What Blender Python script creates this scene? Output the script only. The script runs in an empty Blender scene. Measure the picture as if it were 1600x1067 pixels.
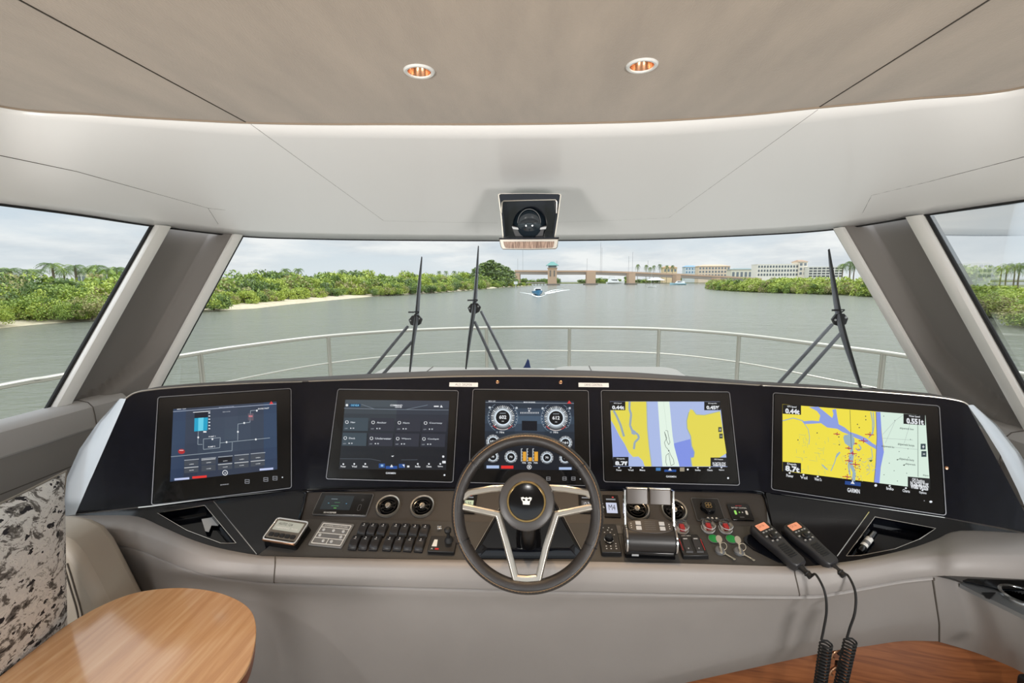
import bpy, math, random
import numpy as np
from mathutils import Vector, Matrix
random.seed(7)
R = math.radians
SC = bpy.context.scene
COL = SC.collection

# ------------------------------------------------------------------ camera
F_PX = 720.0
EYE = Vector((.053, 0, 0))          # the eye; the cabin sole lies 1.6 m below it
_p, _y, _r = R(7.5), R(4.2), R(-.3)
FW = Vector((-math.sin(_y)*math.cos(_p), math.cos(_y)*math.cos(_p), -math.sin(_p)))
_R0 = Vector((math.cos(_y), math.sin(_y), 0)); _U0 = _R0.cross(FW)
RT = _R0*math.cos(_r) + _U0*math.sin(_r); UP = -_R0*math.sin(_r) + _U0*math.cos(_r)
cd = bpy.data.cameras.new('camera'); cam = bpy.data.objects.new('camera', cd); COL.objects.link(cam)
cd.sensor_fit = 'HORIZONTAL'; cd.sensor_width = 36; cd.lens = 36*F_PX/1600
cd.clip_start = .02; cd.clip_end = 5000
cam.matrix_world = Matrix(((RT.x, UP.x, -FW.x, EYE.x), (RT.y, UP.y, -FW.y, EYE.y), (RT.z, UP.z, -FW.z, EYE.z), (0, 0, 0, 1)))
SC.camera = cam
SC.view_settings.view_transform = 'Standard'; SC.view_settings.look = 'None'
SC.view_settings.gamma = 1; SC.view_settings.use_curve_mapping = False
SC.view_settings.exposure = EXPO = 0.0

# ------------------------------------------------------------------ sky
def lin(c):
    c = c/255.0
    return c/12.92 if c <= .04045 else ((c+.055)/1.055)**2.4
def rgb(r, g, b): return (lin(r), lin(g), lin(b), 1)
wd = bpy.data.worlds.new('sky'); SC.world = wd; wd.use_nodes = True
nt = wd.node_tree; nt.nodes.clear(); L = nt.links.new
def N(t, **k):
    n = nt.nodes.new(t)
    for a, b in k.items():
        if a in n.inputs.keys(): n.inputs[a].default_value = b
        else: setattr(n, a, b)
    return n
tc = N('ShaderNodeTexCoord'); sep = N('ShaderNodeSeparateXYZ'); L(tc.outputs['Generated'], sep.inputs[0])
base = N('ShaderNodeValToRGB'); L(sep.outputs['Z'], base.inputs[0])
e = base.color_ramp.elements
e[0].position = 0; e[0].color = rgb(226, 234, 238); e[1].position = .7; e[1].color = rgb(196, 208, 220)
m = e.new(.10); m.color = rgb(212, 224, 234)
mp = N('ShaderNodeMapping'); mp.inputs['Scale'].default_value = (1.0, 1.0, 4.6); mp.inputs['Location'].default_value = (.35, .2, .1)
L(tc.outputs['Generated'], mp.inputs[0])
nz = N('ShaderNodeTexNoise', Scale=2.6, Detail=7, Roughness=.56, Distortion=.25); L(mp.outputs[0], nz.inputs['Vector'])
cr_ = N('ShaderNodeValToRGB'); L(nz.outputs['Fac'], cr_.inputs[0])
cr_.color_ramp.elements[0].position = .40; cr_.color_ramp.elements[0].color = (0, 0, 0, 1)
cr_.color_ramp.elements[1].position = .58; cr_.color_ramp.elements[1].color = (1, 1, 1, 1)
nz2 = N('ShaderNodeTexNoise', Scale=5.0, Detail=6, Roughness=.6); L(mp.outputs[0], nz2.inputs['Vector'])
cc = N('ShaderNodeValToRGB'); L(nz2.outputs['Fac'], cc.inputs[0])
cc.color_ramp.elements[0].position = .36; cc.color_ramp.elements[0].color = rgb(212, 219, 225)
cc.color_ramp.elements[1].position = .60; cc.color_ramp.elements[1].color = rgb(246, 248, 248)
mx = N('ShaderNodeMixRGB'); L(cr_.outputs[0], mx.inputs[0]); L(base.outputs[0], mx.inputs[1]); L(cc.outputs[0], mx.inputs[2])
# brighter towards the zenith and astern, where the hidden sun stands behind the cloud
zr = N('ShaderNodeMapRange', interpolation_type='SMOOTHSTEP'); L(sep.outputs['Z'], zr.inputs[0])
zr.inputs[1].default_value = .18; zr.inputs[2].default_value = .95; zr.inputs[3].default_value = 1.0; zr.inputs[4].default_value = ZEN = 2.8
yr = N('ShaderNodeMapRange', interpolation_type='SMOOTHSTEP'); L(sep.outputs['Y'], yr.inputs[0])
yr.inputs[1].default_value = .1; yr.inputs[2].default_value = -.9; yr.inputs[3].default_value = 1.0; yr.inputs[4].default_value = AFT = 1.5
mu = N('ShaderNodeMath', operation='MULTIPLY'); L(zr.outputs[0], mu.inputs[0]); L(yr.outputs[0], mu.inputs[1])
bg = N('ShaderNodeBackground'); L(mx.outputs[0], bg.inputs[0]); L(mu.outputs[0], bg.inputs[1])
wo = N('ShaderNodeOutputWorld'); L(bg.outputs[0], wo.inputs[0])
sd = bpy.data.lights.new('sun', 'SUN'); sd.energy = 0.9; sd.angle = R(25); sd.color = (1, .97, .92)
so = bpy.data.objects.new('sun', sd); COL.objects.link(so); so.rotation_euler = (R(-38), R(22), 0)
SC.cycles.caustics_reflective = False; SC.cycles.caustics_refractive = False; SC.cycles.max_bounces = 12; SC.cycles.diffuse_bounces = 8; SC.cycles.transparent_max_bounces = 12

# ------------------------------------------------------------------ picture point -> place
def ray(px, py): return FW + RT*((px-800)/F_PX) + UP*((533.5-py)/F_PX)
def P(px, py, x=None, y=None, z=None):
    d = ray(px, py)
    if z is not None: return EYE + d*(z/d.z)
    if y is not None: return EYE + d*(y/d.y)
    return EYE + d*((x-EYE.x)/d.x)
def crop(x0, y0, x1, y1, W, H): return lambda cx, cy: (x0+cx*(x1-x0)/W, y0+cy*(y1-y0)/H)
class Panel:
    def __init__(s, O, U, V):
        s.O = Vector(O); s.U = Vector(U).normalized(); s.N = s.U.cross(Vector(V)).normalized(); s.V = s.N.cross(s.U)
    def hit(s, px, py, n=0):
        d = ray(px, py); O = s.O + s.N*n
        return EYE + d*((O-EYE).dot(s.N)/d.dot(s.N))
    def uv(s, px, py, n=0):
        h = s.hit(px, py, n) - s.O
        return (h.dot(s.U), h.dot(s.V))
    def at(s, u, v, n=0): return s.O + s.U*u + s.V*v + s.N*n
    def M(s, u=0, v=0, n=0, rot=0):
        o = s.at(u, v, n)
        m = Matrix(((s.U.x, s.V.x, s.N.x, o.x), (s.U.y, s.V.y, s.N.y, o.y), (s.U.z, s.V.z, s.N.z, o.z), (0, 0, 0, 1)))
        return m @ Matrix.Rotation(rot, 4, 'Z')
    def sub(s, u, v, n=0, rot=0):
        m = s.M(u, v, n, rot)
        return Panel(m.translation, m.col[0].to_3d(), m.col[1].to_3d())

# ------------------------------------------------------------------ materials
MATS = {}
def mat(name, col, rough=.5, metal=0, coat=0, bump=0, bscale=400, var=0, vscale=6, emit=None, es=1.0, spec=.5, stretch=None, sheen=0):
    if name in MATS: return MATS[name]
    m = bpy.data.materials.new(name); m.use_nodes = True; t = m.node_tree; b = t.nodes['Principled BSDF']
    c = rgb(*col); b.inputs['Base Color'].default_value = c
    b.inputs['Roughness'].default_value = rough; b.inputs['Metallic'].default_value = metal
    b.inputs['Coat Weight'].default_value = coat; b.inputs['Coat Roughness'].default_value = .04
    b.inputs['Specular IOR Level'].default_value = spec
    if sheen: b.inputs['Sheen Weight'].default_value = sheen
    if emit: b.inputs['Emission Color'].default_value = rgb(*emit); b.inputs['Emission Strength'].default_value = es
    if bump or var:
        tc = t.nodes.new('ShaderNodeTexCoord'); v = tc.outputs['Object']
        if stretch:
            mp = t.nodes.new('ShaderNodeMapping'); mp.inputs['Scale'].default_value = stretch; t.links.new(v, mp.inputs[0]); v = mp.outputs[0]
    if bump:
        n = t.nodes.new('ShaderNodeTexNoise'); n.inputs['Scale'].default_value = bscale; n.inputs['Detail'].default_value = 3; t.links.new(v, n.inputs['Vector'])
        bp = t.nodes.new('ShaderNodeBump'); bp.inputs['Strength'].default_value = bump; bp.inputs['Distance'].default_value = .002
        t.links.new(n.outputs['Fac'], bp.inputs['Height']); t.links.new(bp.outputs[0], b.inputs['Normal'])
    if var:
        n = t.nodes.new('ShaderNodeTexNoise'); n.inputs['Scale'].default_value = vscale; n.inputs['Detail'].default_value = 5; t.links.new(v, n.inputs['Vector'])
        r = t.nodes.new('ShaderNodeValToRGB'); t.links.new(n.outputs['Fac'], r.inputs[0])
        r.color_ramp.elements[0].position = .3; r.color_ramp.elements[1].position = .7
        r.color_ramp.elements[0].color = tuple(x*(1-var) for x in c[:3])+(1,); r.color_ramp.elements[1].color = tuple(min(1, x*(1+var)) for x in c[:3])+(1,)
        t.links.new(r.outputs[0], b.inputs['Base Color'])
    MATS[name] = m; return m
def lit(col, es=1.0): return mat('lit_%d_%d_%d_%g' % (*col, es), (4, 4, 5), .25, emit=col, es=es)
def glass_mat(name, tint, k=1.0):
    m = bpy.data.materials.new(name); m.use_nodes = True; t = m.node_tree; t.nodes.clear()
    o = t.nodes.new('ShaderNodeOutputMaterial'); a = t.nodes.new('ShaderNodeBsdfTransparent'); a.inputs[0].default_value = (*tint, 1)
    g = t.nodes.new('ShaderNodeBsdfGlossy'); g.inputs['Roughness'].default_value = .01
    f = t.nodes.new('ShaderNodeFresnel'); f.inputs[0].default_value = 1.35
    mm = t.nodes.new('ShaderNodeMath'); mm.operation = 'MULTIPLY'; mm.inputs[1].default_value = k; t.links.new(f.outputs[0], mm.inputs[0])
    x = t.nodes.new('ShaderNodeMixShader'); t.links.new(mm.outputs[0], x.inputs[0]); t.links.new(a.outputs[0], x.inputs[1]); t.links.new(g.outputs[0], x.inputs[2])
    t.links.new(x.outputs[0], o.inputs[0]); return m
def ramp_mat(name, stops, scale, rough=.5, stretch=(1, 1, 1), detail=6, dist=0, coat=0, bump=0, constant=False, kind='noise'):
    m = bpy.data.materials.new(name); m.use_nodes = True; t = m.node_tree; b = t.nodes['Principled BSDF']
    b.inputs['Roughness'].default_value = rough; b.inputs['Coat Weight'].default_value = coat; b.inputs['Coat Roughness'].default_value = .08
    tc = t.nodes.new('ShaderNodeTexCoord'); mp = t.nodes.new('ShaderNodeMapping'); mp.inputs['Scale'].default_value = stretch; t.links.new(tc.outputs['Object'], mp.inputs[0])
    n = t.nodes.new('ShaderNodeTexNoise'); n.inputs['Scale'].default_value = scale; n.inputs['Detail'].default_value = detail; n.inputs['Distortion'].default_value = dist
    t.links.new(mp.outputs[0], n.inputs['Vector'])
    r = t.nodes.new('ShaderNodeValToRGB'); t.links.new(n.outputs['Fac'], r.inputs[0]); el = r.color_ramp.elements
    if constant: r.color_ramp.interpolation = 'CONSTANT'
    el[0].position = stops[0][0]; el[0].color = rgb(*stops[0][1]); el[1].position = stops[-1][0]; el[1].color = rgb(*stops[-1][1])
    for p, c in stops[1:-1]: q = el.new(p); q.color = rgb(*c)
    t.links.new(r.outputs[0], b.inputs['Base Color'])
    if bump:
        bp = t.nodes.new('ShaderNodeBump'); bp.inputs['Strength'].default_value = bump; bp.inputs['Distance'].default_value = .002
        t.links.new(n.outputs['Fac'], bp.inputs['Height']); t.links.new(bp.outputs[0], b.inputs['Normal'])
    return m
LEATHER = mat('taupe_leather', (152, 147, 144), .42, bump=.18, bscale=900, var=.04, vscale=5)
LEATHER_D = mat('dark_taupe_leather', (112, 107, 103), .5, bump=.18, bscale=900)
PILLAR = mat('pillar_fabric', (126, 121, 117), .65, bump=.15, bscale=1200)
SILVER_TRIM = mat('satin_silver_trim', (234, 232, 228), .38, metal=.15)
SUEDE = mat('suede_headliner', (168, 153, 137), .95, bump=.4, bscale=160, var=.11, vscale=5, stretch=(2.2, .6, 1), sheen=.3)
LINING = mat('satin_lining_panel', (240, 239, 237), .34, coat=.15)
COVE = mat('cove_lining', (214, 210, 205), .5)
GROOVE = mat('seam_groove', (86, 80, 74), .8)
GLOSS = mat('gloss_black_lacquer', (13, 15, 24), .14, spec=.32, coat=.12, var=.25, vscale=60)
GLOSS_F = mat('gloss_black_console', (10, 12, 18), .09, coat=.08, spec=.35)
CONSOLE = mat('charcoal_console_skin', (62, 60, 58), .45, bump=.25, bscale=1000)
VENP = mat('vent_panel_skin', (50, 47, 46), .48, bump=.2, bscale=1000)
BLACK = mat('matt_black_plastic', (20, 20, 22), .42)
BLACK_G = mat('shiny_black_plastic', (12, 12, 14), .15)
RUBBER = mat('black_rubber', (22, 22, 23), .6)
DGREY = mat('dark_grey_plastic', (44, 44, 47), .4)
MGREY = mat('mid_grey_plastic', (105, 106, 108), .4)
LGREY = mat('light_grey_plastic', (190, 192, 194), .4)
CHROME = mat('chrome', (225, 225, 225), .12, metal=1)
STEEL = mat('polished_stainless_rail', (188, 184, 172), .3, metal=.85)
SATIN = mat('satin_aluminium', (186, 180, 170), .30, metal=.85)
GOLD = mat('warm_polished_ring', (222, 190, 130), .2, metal=1)
COPPER = mat('copper_trim', (196, 150, 118), .25, metal=.9)
WHITE = mat('white_plastic', (225, 225, 222), .4)
RED = mat('red_plastic', (190, 30, 34), .35)
GREEN = mat('green_plastic', (30, 150, 70), .35)
BEIGE = mat('beige_seat_leather', (182, 172, 158), .48, bump=.15, bscale=700)
CHEEK = mat('silver_grey_lacquer', (190, 196, 202), .22, metal=.2, coat=.5)
GLASS = glass_mat('window_glass', (.96, .975, .97), .6)

# ------------------------------------------------------------------ mesh builder
def rrect(w, h, r, seg=5, cx=0, cy=0):
    r = min(r, w/2-1e-5, h/2-1e-5); o = []
    for (sx, sy, a0) in ((1, 1, 0), (-1, 1, 90), (-1, -1, 180), (1, -1, 270)):
        for i in range(seg+1):
            a = R(a0+90*i/seg); o.append((cx+sx*(w/2-r)+r*math.cos(a), cy+sy*(h/2-r)+r*math.sin(a)))
    return o
def circ(r, seg=32, cx=0, cy=0): return [(cx+r*math.cos(2*math.pi*i/seg), cy+r*math.sin(2*math.pi*i/seg)) for i in range(seg)]
def spline(pts, n=8, closed=False):
    pts = [Vector(p) for p in pts]; o = []; k = len(pts)
    for i in range(k if closed else k-1):
        g = (lambda j: pts[j % k]) if closed else (lambda j: pts[max(0, min(k-1, j))])
        a, b, c, d = g(i-1), g(i), g(i+1), g(i+2)
        for j in range(n):
            t = j/n; o.append(.5*((2*b)+(c-a)*t+(2*a-5*b+4*c-d)*t*t+(3*b-a-3*c+d)*t**3))
    if not closed: o.append(pts[-1])
    return o
class MB:
    def __init__(s, M=None): s.v = []; s.f = []; s.m = []; s.mats = []; s.T = M or Matrix()
    def mi(s, mt):
        if mt is None: return 0
        if mt not in s.mats: s.mats.append(mt)
        return s.mats.index(mt)
    def add(s, vs, fs, mt=None, M=None):
        T = s.T @ M if M is not None else s.T; b = len(s.v); s.v += [T @ Vector(v) for v in vs]
        k = s.mi(mt)
        for f in fs: s.f.append(tuple(b+i for i in f)); s.m.append(k)
        return s
    def box(s, sx, sy, sz, c=(0, 0, 0), mt=None, M=None):
        x, y, z = sx/2, sy/2, sz/2; cx, cy, cz = c
        vs = [(cx+i*x, cy+j*y, cz+k*z) for i in (-1, 1) for j in (-1, 1) for k in (-1, 1)]
        return s.add(vs, [(0, 1, 3, 2), (4, 6, 7, 5), (0, 4, 5, 1), (2, 3, 7, 6), (0, 2, 6, 4), (1, 5, 7, 3)], mt, M)
    def prism(s, poly, z0, z1, mt=None, M=None, top=None, inset=0):
        n = len(poly); q = poly
        if inset:
            cx = sum(p[0] for p in poly)/n; cy = sum(p[1] for p in poly)/n
            w = max(abs(p[0]-cx) for p in poly); h = max(abs(p[1]-cy) for p in poly)
            q = [(cx+(p[0]-cx)*(1-inset/w), cy+(p[1]-cy)*(1-inset/h)) for p in poly]
        if top: q = top
        vs = [(x, y, z0) for x, y in poly]+[(x, y, z1) for x, y in q]
        a = sum(poly[i][0]*poly[(i+1) % n][1]-poly[(i+1) % n][0]*poly[i][1] for i in range(n))
        fs = [tuple(range(n-1, -1, -1)), tuple(range(n, 2*n))]+[(i, (i+1) % n, n+(i+1) % n, n+i) for i in range(n)]
        if a < 0: fs = [f[::-1] for f in fs]
        return s.add(vs, fs, mt, M)
    def ring(s, outer, inner, z0, z1, mt=None, M=None):
        n = len(outer); vs = [(x, y, z0) for x, y in outer]+[(x, y, z1) for x, y in outer]+[(x, y, z0) for x, y in inner]+[(x, y, z1) for x, y in inner]
        fs = []
        for i in range(n):
            j = (i+1) % n; fs += [(i, j, n+j, n+i), (n+i, n+j, 3*n+j, 3*n+i), (2*n+i, 3*n+i, 3*n+j, 2*n+j), (i, 2*n+i, 2*n+j, j)]
        return s.add(vs, fs, mt, M)
    def lathe(s, prof, seg=32, mt=None, M=None, caps=True):
        n = len(prof); vs = []; fs = []
        for i in range(seg):
            a = 2*math.pi*i/seg
            for r, z in prof: vs.append((r*math.cos(a), r*math.sin(a), z))
        for i in range(seg):
            j = (i+1) % seg
            for k in range(n-1): fs.append((i*n+k, j*n+k, j*n+k+1, i*n+k+1))
        if caps:
            if prof[0][0] > 1e-6: fs.append(tuple(i*n for i in range(seg-1, -1, -1)))
            if prof[-1][0] > 1e-6: fs.append(tuple(i*n+n-1 for i in range(seg)))
        return s.add(vs, fs, mt, M)
    def tube(s, pts, r, seg=10, closed=False, mt=None, M=None, sq=1.0):
        pts = [Vector(p) for p in pts]; n = len(pts); vs = []; fs = []
        rr = r if isinstance(r, (list, tuple)) else [r]*n; nrm = None
        for i in range(n):
            a = pts[(i-1) % n] if (closed or i > 0) else pts[0]; b = pts[(i+1) % n] if (closed or i < n-1) else pts[-1]
            t = (b-a).normalized()
            if nrm is None:
                nrm = t.cross(Vector((0, 0, 1)));
                if nrm.length < .1: nrm = t.cross(Vector((0, 1, 0)))
            nrm = (nrm - t*nrm.dot(t)).normalized(); bi = t.cross(nrm)
            for k in range(seg):
                an = 2*math.pi*k/seg; vs.append(pts[i]+nrm*math.cos(an)*rr[i]+bi*math.sin(an)*rr[i]*sq)
        for i in range(n if closed else n-1):
            j = (i+1) % n
            for k in range(seg): l = (k+1) % seg; fs.append((i*seg+k, i*seg+l, j*seg+l, j*seg+k))
        if not closed: fs += [tuple(range(seg-1, -1, -1)), tuple((n-1)*seg+k for k in range(seg))]
        return s.add(vs, fs, mt, M)
    def grid(s, rows, mt=None, M=None, closed=False, flip=False):
        a, b = len(rows), len(rows[0]); vs = [p for r in rows for p in r]; fs = []
        for i in range(a-1):
            for j in range(b if closed else b-1):
                k = (j+1) % b; f = (i*b+j, i*b+k, (i+1)*b+k, (i+1)*b+j); fs.append(f[::-1] if flip else f)
        return s.add(vs, fs, mt, M)
    def ball(s, r, c=(0, 0, 0), mt=None, M=None, seg=16, sc=(1, 1, 1)):
        T = Matrix.Translation(c) @ Matrix.Diagonal((*sc, 1))
        if M is not None: T = M @ T
        h = seg//2
        return s.lathe([(r*math.sin(math.pi*i/h), -r*math.cos(math.pi*i/h)) for i in range(h+1)], seg, mt, T, False)
    def poly(s, pts, mt=None, M=None): return s.add(pts, [tuple(range(len(pts)))], mt, M)
    def text(s, st, x0, y0, x1, y1, z, mt=None, M=None, bold=.0, keep=False):
        vs, fs = glyphs(st, bold)
        if not vs: return s
        ax = min(v[0] for v in vs); bx = max(v[0] for v in vs); ay = min(v[1] for v in vs); by = max(v[1] for v in vs)
        kx = (x1-x0)/max(bx-ax, 1e-6); ky = (y1-y0)/max(by-ay, 1e-6)
        if keep: kx = ky = min(kx, ky)
        ox = (x0+x1)/2-(ax+bx)/2*kx; oy = (y0+y1)/2-(ay+by)/2*ky
        return s.add([(ox+v[0]*kx, oy+v[1]*ky, z) for v in vs], fs, mt, M)
GL = {}
def glyphs(st, bold=0):
    if (st, bold) in GL: return GL[(st, bold)]
    c = bpy.data.curves.new('t', 'FONT'); c.body = st; c.resolution_u = 2; c.offset = bold
    o = bpy.data.objects.new('t', c); COL.objects.link(o); bpy.context.view_layer.update()
    me = o.to_mesh(); r = ([tuple(v.co) for v in me.vertices], [tuple(p.vertices) for p in me.polygons])
    o.to_mesh_clear(); bpy.data.objects.remove(o); bpy.data.curves.remove(c); GL[(st, bold)] = r; return r
def build(mb, name, mt=None, parent=None, bevel=0, sharp=35, sub=0, seg=2, M=None, solid=0, world=False):
    """links the collected shape as ONE mesh object; world=True: coordinates are scene ones"""
    inv = None
    if parent is not None and world: inv = parent_world(parent).inverted()
    elif parent is None and M is not None and world: inv = M.inverted()
    vs = [inv @ v for v in mb.v] if inv is not None else mb.v
    me = bpy.data.meshes.new(name); me.from_pydata([tuple(v) for v in vs], [], mb.f)
    ml = mb.mats or [mt]
    if mb.mats and mt is not None and mt not in ml: pass
    for q in ml: me.materials.append(q)
    if len(ml) > 1: me.polygons.foreach_set('material_index', mb.m)
    me.polygons.foreach_set('use_smooth', [True]*len(me.polygons)); me.update()
    try: me.set_sharp_from_angle(angle=R(sharp))
    except Exception: pass
    o = bpy.data.objects.new(name, me); COL.objects.link(o)
    if parent is not None: o.parent = parent
    elif M is not None: o.matrix_world = M
    if solid: q = o.modifiers.new('s', 'SOLIDIFY'); q.thickness = solid; q.offset = 0
    if bevel:
        q = o.modifiers.new('b', 'BEVEL'); q.width = bevel; q.segments = seg; q.limit_method = 'ANGLE'; q.angle_limit = R(30); q.harden_normals = False
    if sub: q = o.modifiers.new('u', 'SUBSURF'); q.levels = sub; q.render_levels = sub
    return o
WM = {}
def parent_world(o): return WM.get(o.name) or Matrix()
def tag(o, label=None, cat=None, group=None, kind=None):
    if label: o['label'] = label
    if cat: o['category'] = cat
    if group: o['group'] = group
    if kind: o['kind'] = kind
    return o
def thing(name, label, cat, M=None, group=None, loc=None):
    o = bpy.data.objects.new(name, None); COL.objects.link(o); o.empty_display_size = .02
    M = M if M is not None else Matrix.Translation(loc or (0, 0, 0)); o.matrix_world = M; WM[o.name] = M.copy()
    return tag(o, label, cat, group)
def settle(name, loc=(0, 0, 0)):
    o = bpy.data.objects.new(name, None); COL.objects.link(o); M = Matrix.Translation(loc); o.matrix_world = M; WM[o.name] = M; o['kind'] = 'structure'; return o
def copy_tree(o, parent=None, M=None, label=None, group=None):
    c = o.copy(); COL.objects.link(c)
    if parent is not None: c.parent = parent
    else:
        if M is not None: c.matrix_world = M; WM[c.name] = M.copy()
        if label: c['label'] = label
        if group: c['group'] = group
    for ch in list(o.children): copy_tree(ch, c)
    return c

# ================================================================== CABIN SHELL
XL, XR = -1.66, 1.54
ZT, ZB = .24, -.46
WTL, WTR, WTM = P(378, 368, z=ZT), P(1305, 357, z=ZT), P(820, 375, z=ZT)
WBL, WBR = P(245, 612, z=ZB), P(1460, 622, z=ZB)
WBM = Vector((0, 2.10, ZB))
def quad3(a, m, b, x):       # parabola through three plan points, returns y at x
    (x0, y0), (x1, y1), (x2, y2) = (a.x, a.y), (m.x, m.y), (b.x, b.y)
    return y0*(x-x1)*(x-x2)/((x0-x1)*(x0-x2)) + y1*(x-x0)*(x-x2)/((x1-x0)*(x1-x2)) + y2*(x-x0)*(x-x1)/((x2-x0)*(x2-x1))
def glassY(x, z):
    s = (z-ZB)/(ZT-ZB); return quad3(WBL, WBM, WBR, x)*(1-s) + quad3(WTL, WTM, WTR, x)*s
def on_glass(px, py, off=0):
    y = 2.2
    for _ in range(40):
        p = P(px, py, y=y); y = .5*y + .5*(glassY(p.x, p.z)+off)
    return P(px, py, y=y)
# ceiling lining: three rows of measured points, suede edge / arc seam / window head
A_ = [(0, 165), (150, 178), (280, 186), (390, 191), (500, 193), (600, 193), (800, 193), (1000, 189), (1150, 180), (1280, 167), (1420, 154), (1600, 135)]
B_ = [(0, 243), (120, 268), (235, 300), (325, 325), (455, 338), (600, 345), (800, 348), (1045, 340), (1200, 327), (1362, 305), (1450, 284), (1600, 245)]
C_ = [(0, 318), (120, 334), (240, 352), (378, 368), (480, 372), (600, 374), (800, 375), (1000, 373), (1180, 366), (1305, 357), (1445, 335), (1600, 312)]
ZB_ = [.385, .37, .355, .335, .325, .315, .31, .315, .325, .335, .355, .385]
rA = [P(*p, z=.5) for p in A_]
rB = [P(*p, z=z) for p, z in zip(B_, ZB_)]
rC = [P(*p, x=XL) if i < 3 else P(*p, x=XR) if i > 9 else P(*p, z=ZT) for i, p in enumerate(C_)]
def extend(row, xl, xr):
    a, b = row[0], row[-1]; return [Vector((xl, y, a.z)) for y in (-2.6, -1.6, -.6, .2, .7)]+[Vector((a.x-.02, a.y-.26, a.z))] + row + [Vector((b.x+.02, b.y-.26, b.z))]+[Vector((xr, y, b.z)) for y in (.7, .2, -.6, -1.6, -2.6)]
eA, eB, eC = extend(rA, -1.52, 1.36), extend(rB, -1.60, 1.47), extend(rC, XL, XR)
def sp(row): return spline(row, 8)
sA, sB, sC = sp(eA), sp(eB), sp(eC)
rows = []
for k in range(13):
    t = k/12; rr = []
    for a, b, c in zip(sA, sB, sC):
        q = a.lerp(c, t)+Vector((0, 0, .014*math.sin(math.pi*t)))
        rr.append(q)
    rows.append(rr)
ceil = settle('ceiling', (0, 0, .5))
mb = MB(); mb.grid(rows, LINING); build(mb, 'lining_panel', None, ceil, world=True, solid=.004)
# suede headliner with two lamp holes
LAMPS = [P(655, 111, z=.5), P(1003, 102, z=.5)]
edge = sA
pl = [(p.x, p.y) for p in edge]
mb = MB(); mb.prism(pl, .500, .530, SUEDE)
hd = build(mb, 'headliner', None, ceil, world=True)
for q in LAMPS:
    mc = MB(); mc.lathe([(.030, -.2), (.030, .2)], 40, SUEDE, Matrix.Translation(q)); c_ = build(mc, 'cut')
    bo = hd.modifiers.new('x', 'BOOLEAN'); bo.object = c_; bo.operation = 'DIFFERENCE'; bo.solver = 'EXACT'
    bpy.context.view_layer.update()
    me = bpy.data.meshes.new_from_object(hd.evaluated_get(bpy.context.evaluated_depsgraph_get()))
    hd.modifiers.clear(); me.polygons.foreach_set('use_smooth', [False]*len(me.polygons)); hd.data = me; bpy.data.objects.remove(c_)
# seams
def seam(pts, r=.0016, name='panel_seam', par=None, mt=GROOVE):
    m_ = MB(); m_.tube(pts, r, 6, mt=mt); return build(m_, name, None, par, world=True)
seam([p+Vector((0, 0, -.001)) for p in sA], .004, 'headliner_edge', ceil, mat('suede_edge', (150, 134, 116), .9))
xs0, xs1 = P(385, 191, z=.5), P(70, 0, z=.5); seam([xs0+Vector((0, 0, -.0008)), Vector((xs1.x, -2.4, .4992))], .0016, par=ceil)
xs0, xs1 = P(1280, 167, z=.5), P(1555, 0, z=.5); seam([xs0+Vector((0, 0, -.0008)), Vector((xs1.x, -2.4, .4992))], .0016, par=ceil)
dn = Vector((0, -.0006, -.0022))
def lin_px(a, b, za, zb, n=12):
    o = []
    for i in range(n+1):
        t = i/n; px = a[0]+(b[0]-a[0])*t; py = a[1]+(b[1]-a[1])*t; o.append((px, py))
    return o
from mathutils.bvhtree import BVHTree
_nb = len(rows[0]); LT_ = BVHTree.FromPolygons([p for r in rows for p in r], [(i*_nb+j, i*_nb+j+1, (i+1)*_nb+j+1, (i+1)*_nb+j) for i in range(len(rows)-1) for j in range(_nb-1)])
def on_lining(px, py):
    d = ray(px, py).normalized(); h = LT_.ray_cast(EYE, d)[0]
    return h - d*.0034 if h else EYE + d*2
def seam_px(a, b, n=14, r=.0010, name='panel_seam'):
    pts = [on_lining(*p) for p in lin_px(a, b, 0, 0, n*2)]; return seam(pts, r, name, ceil)
seam_px((392, 194), (600, 345)); seam_px((1278, 171), (1045, 340))
for r_ in (B_[:4]+[(352, 328)], [(600, 345), (700, 347), (778, 348)], [(872, 347), (960, 344), (1045, 340)], B_[9:]):
    for a, b in zip(r_, r_[1:]): seam_px(a, b, 5)
seam_px((325, 325), (341, 350), 4); seam_px((1362, 305), (1346, 336), 4)
# dark gasket along the window heads
seam([p+Vector((0, .004, -.003)) for p in sC], .005, 'window_gasket', ceil, RUBBER)

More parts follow.
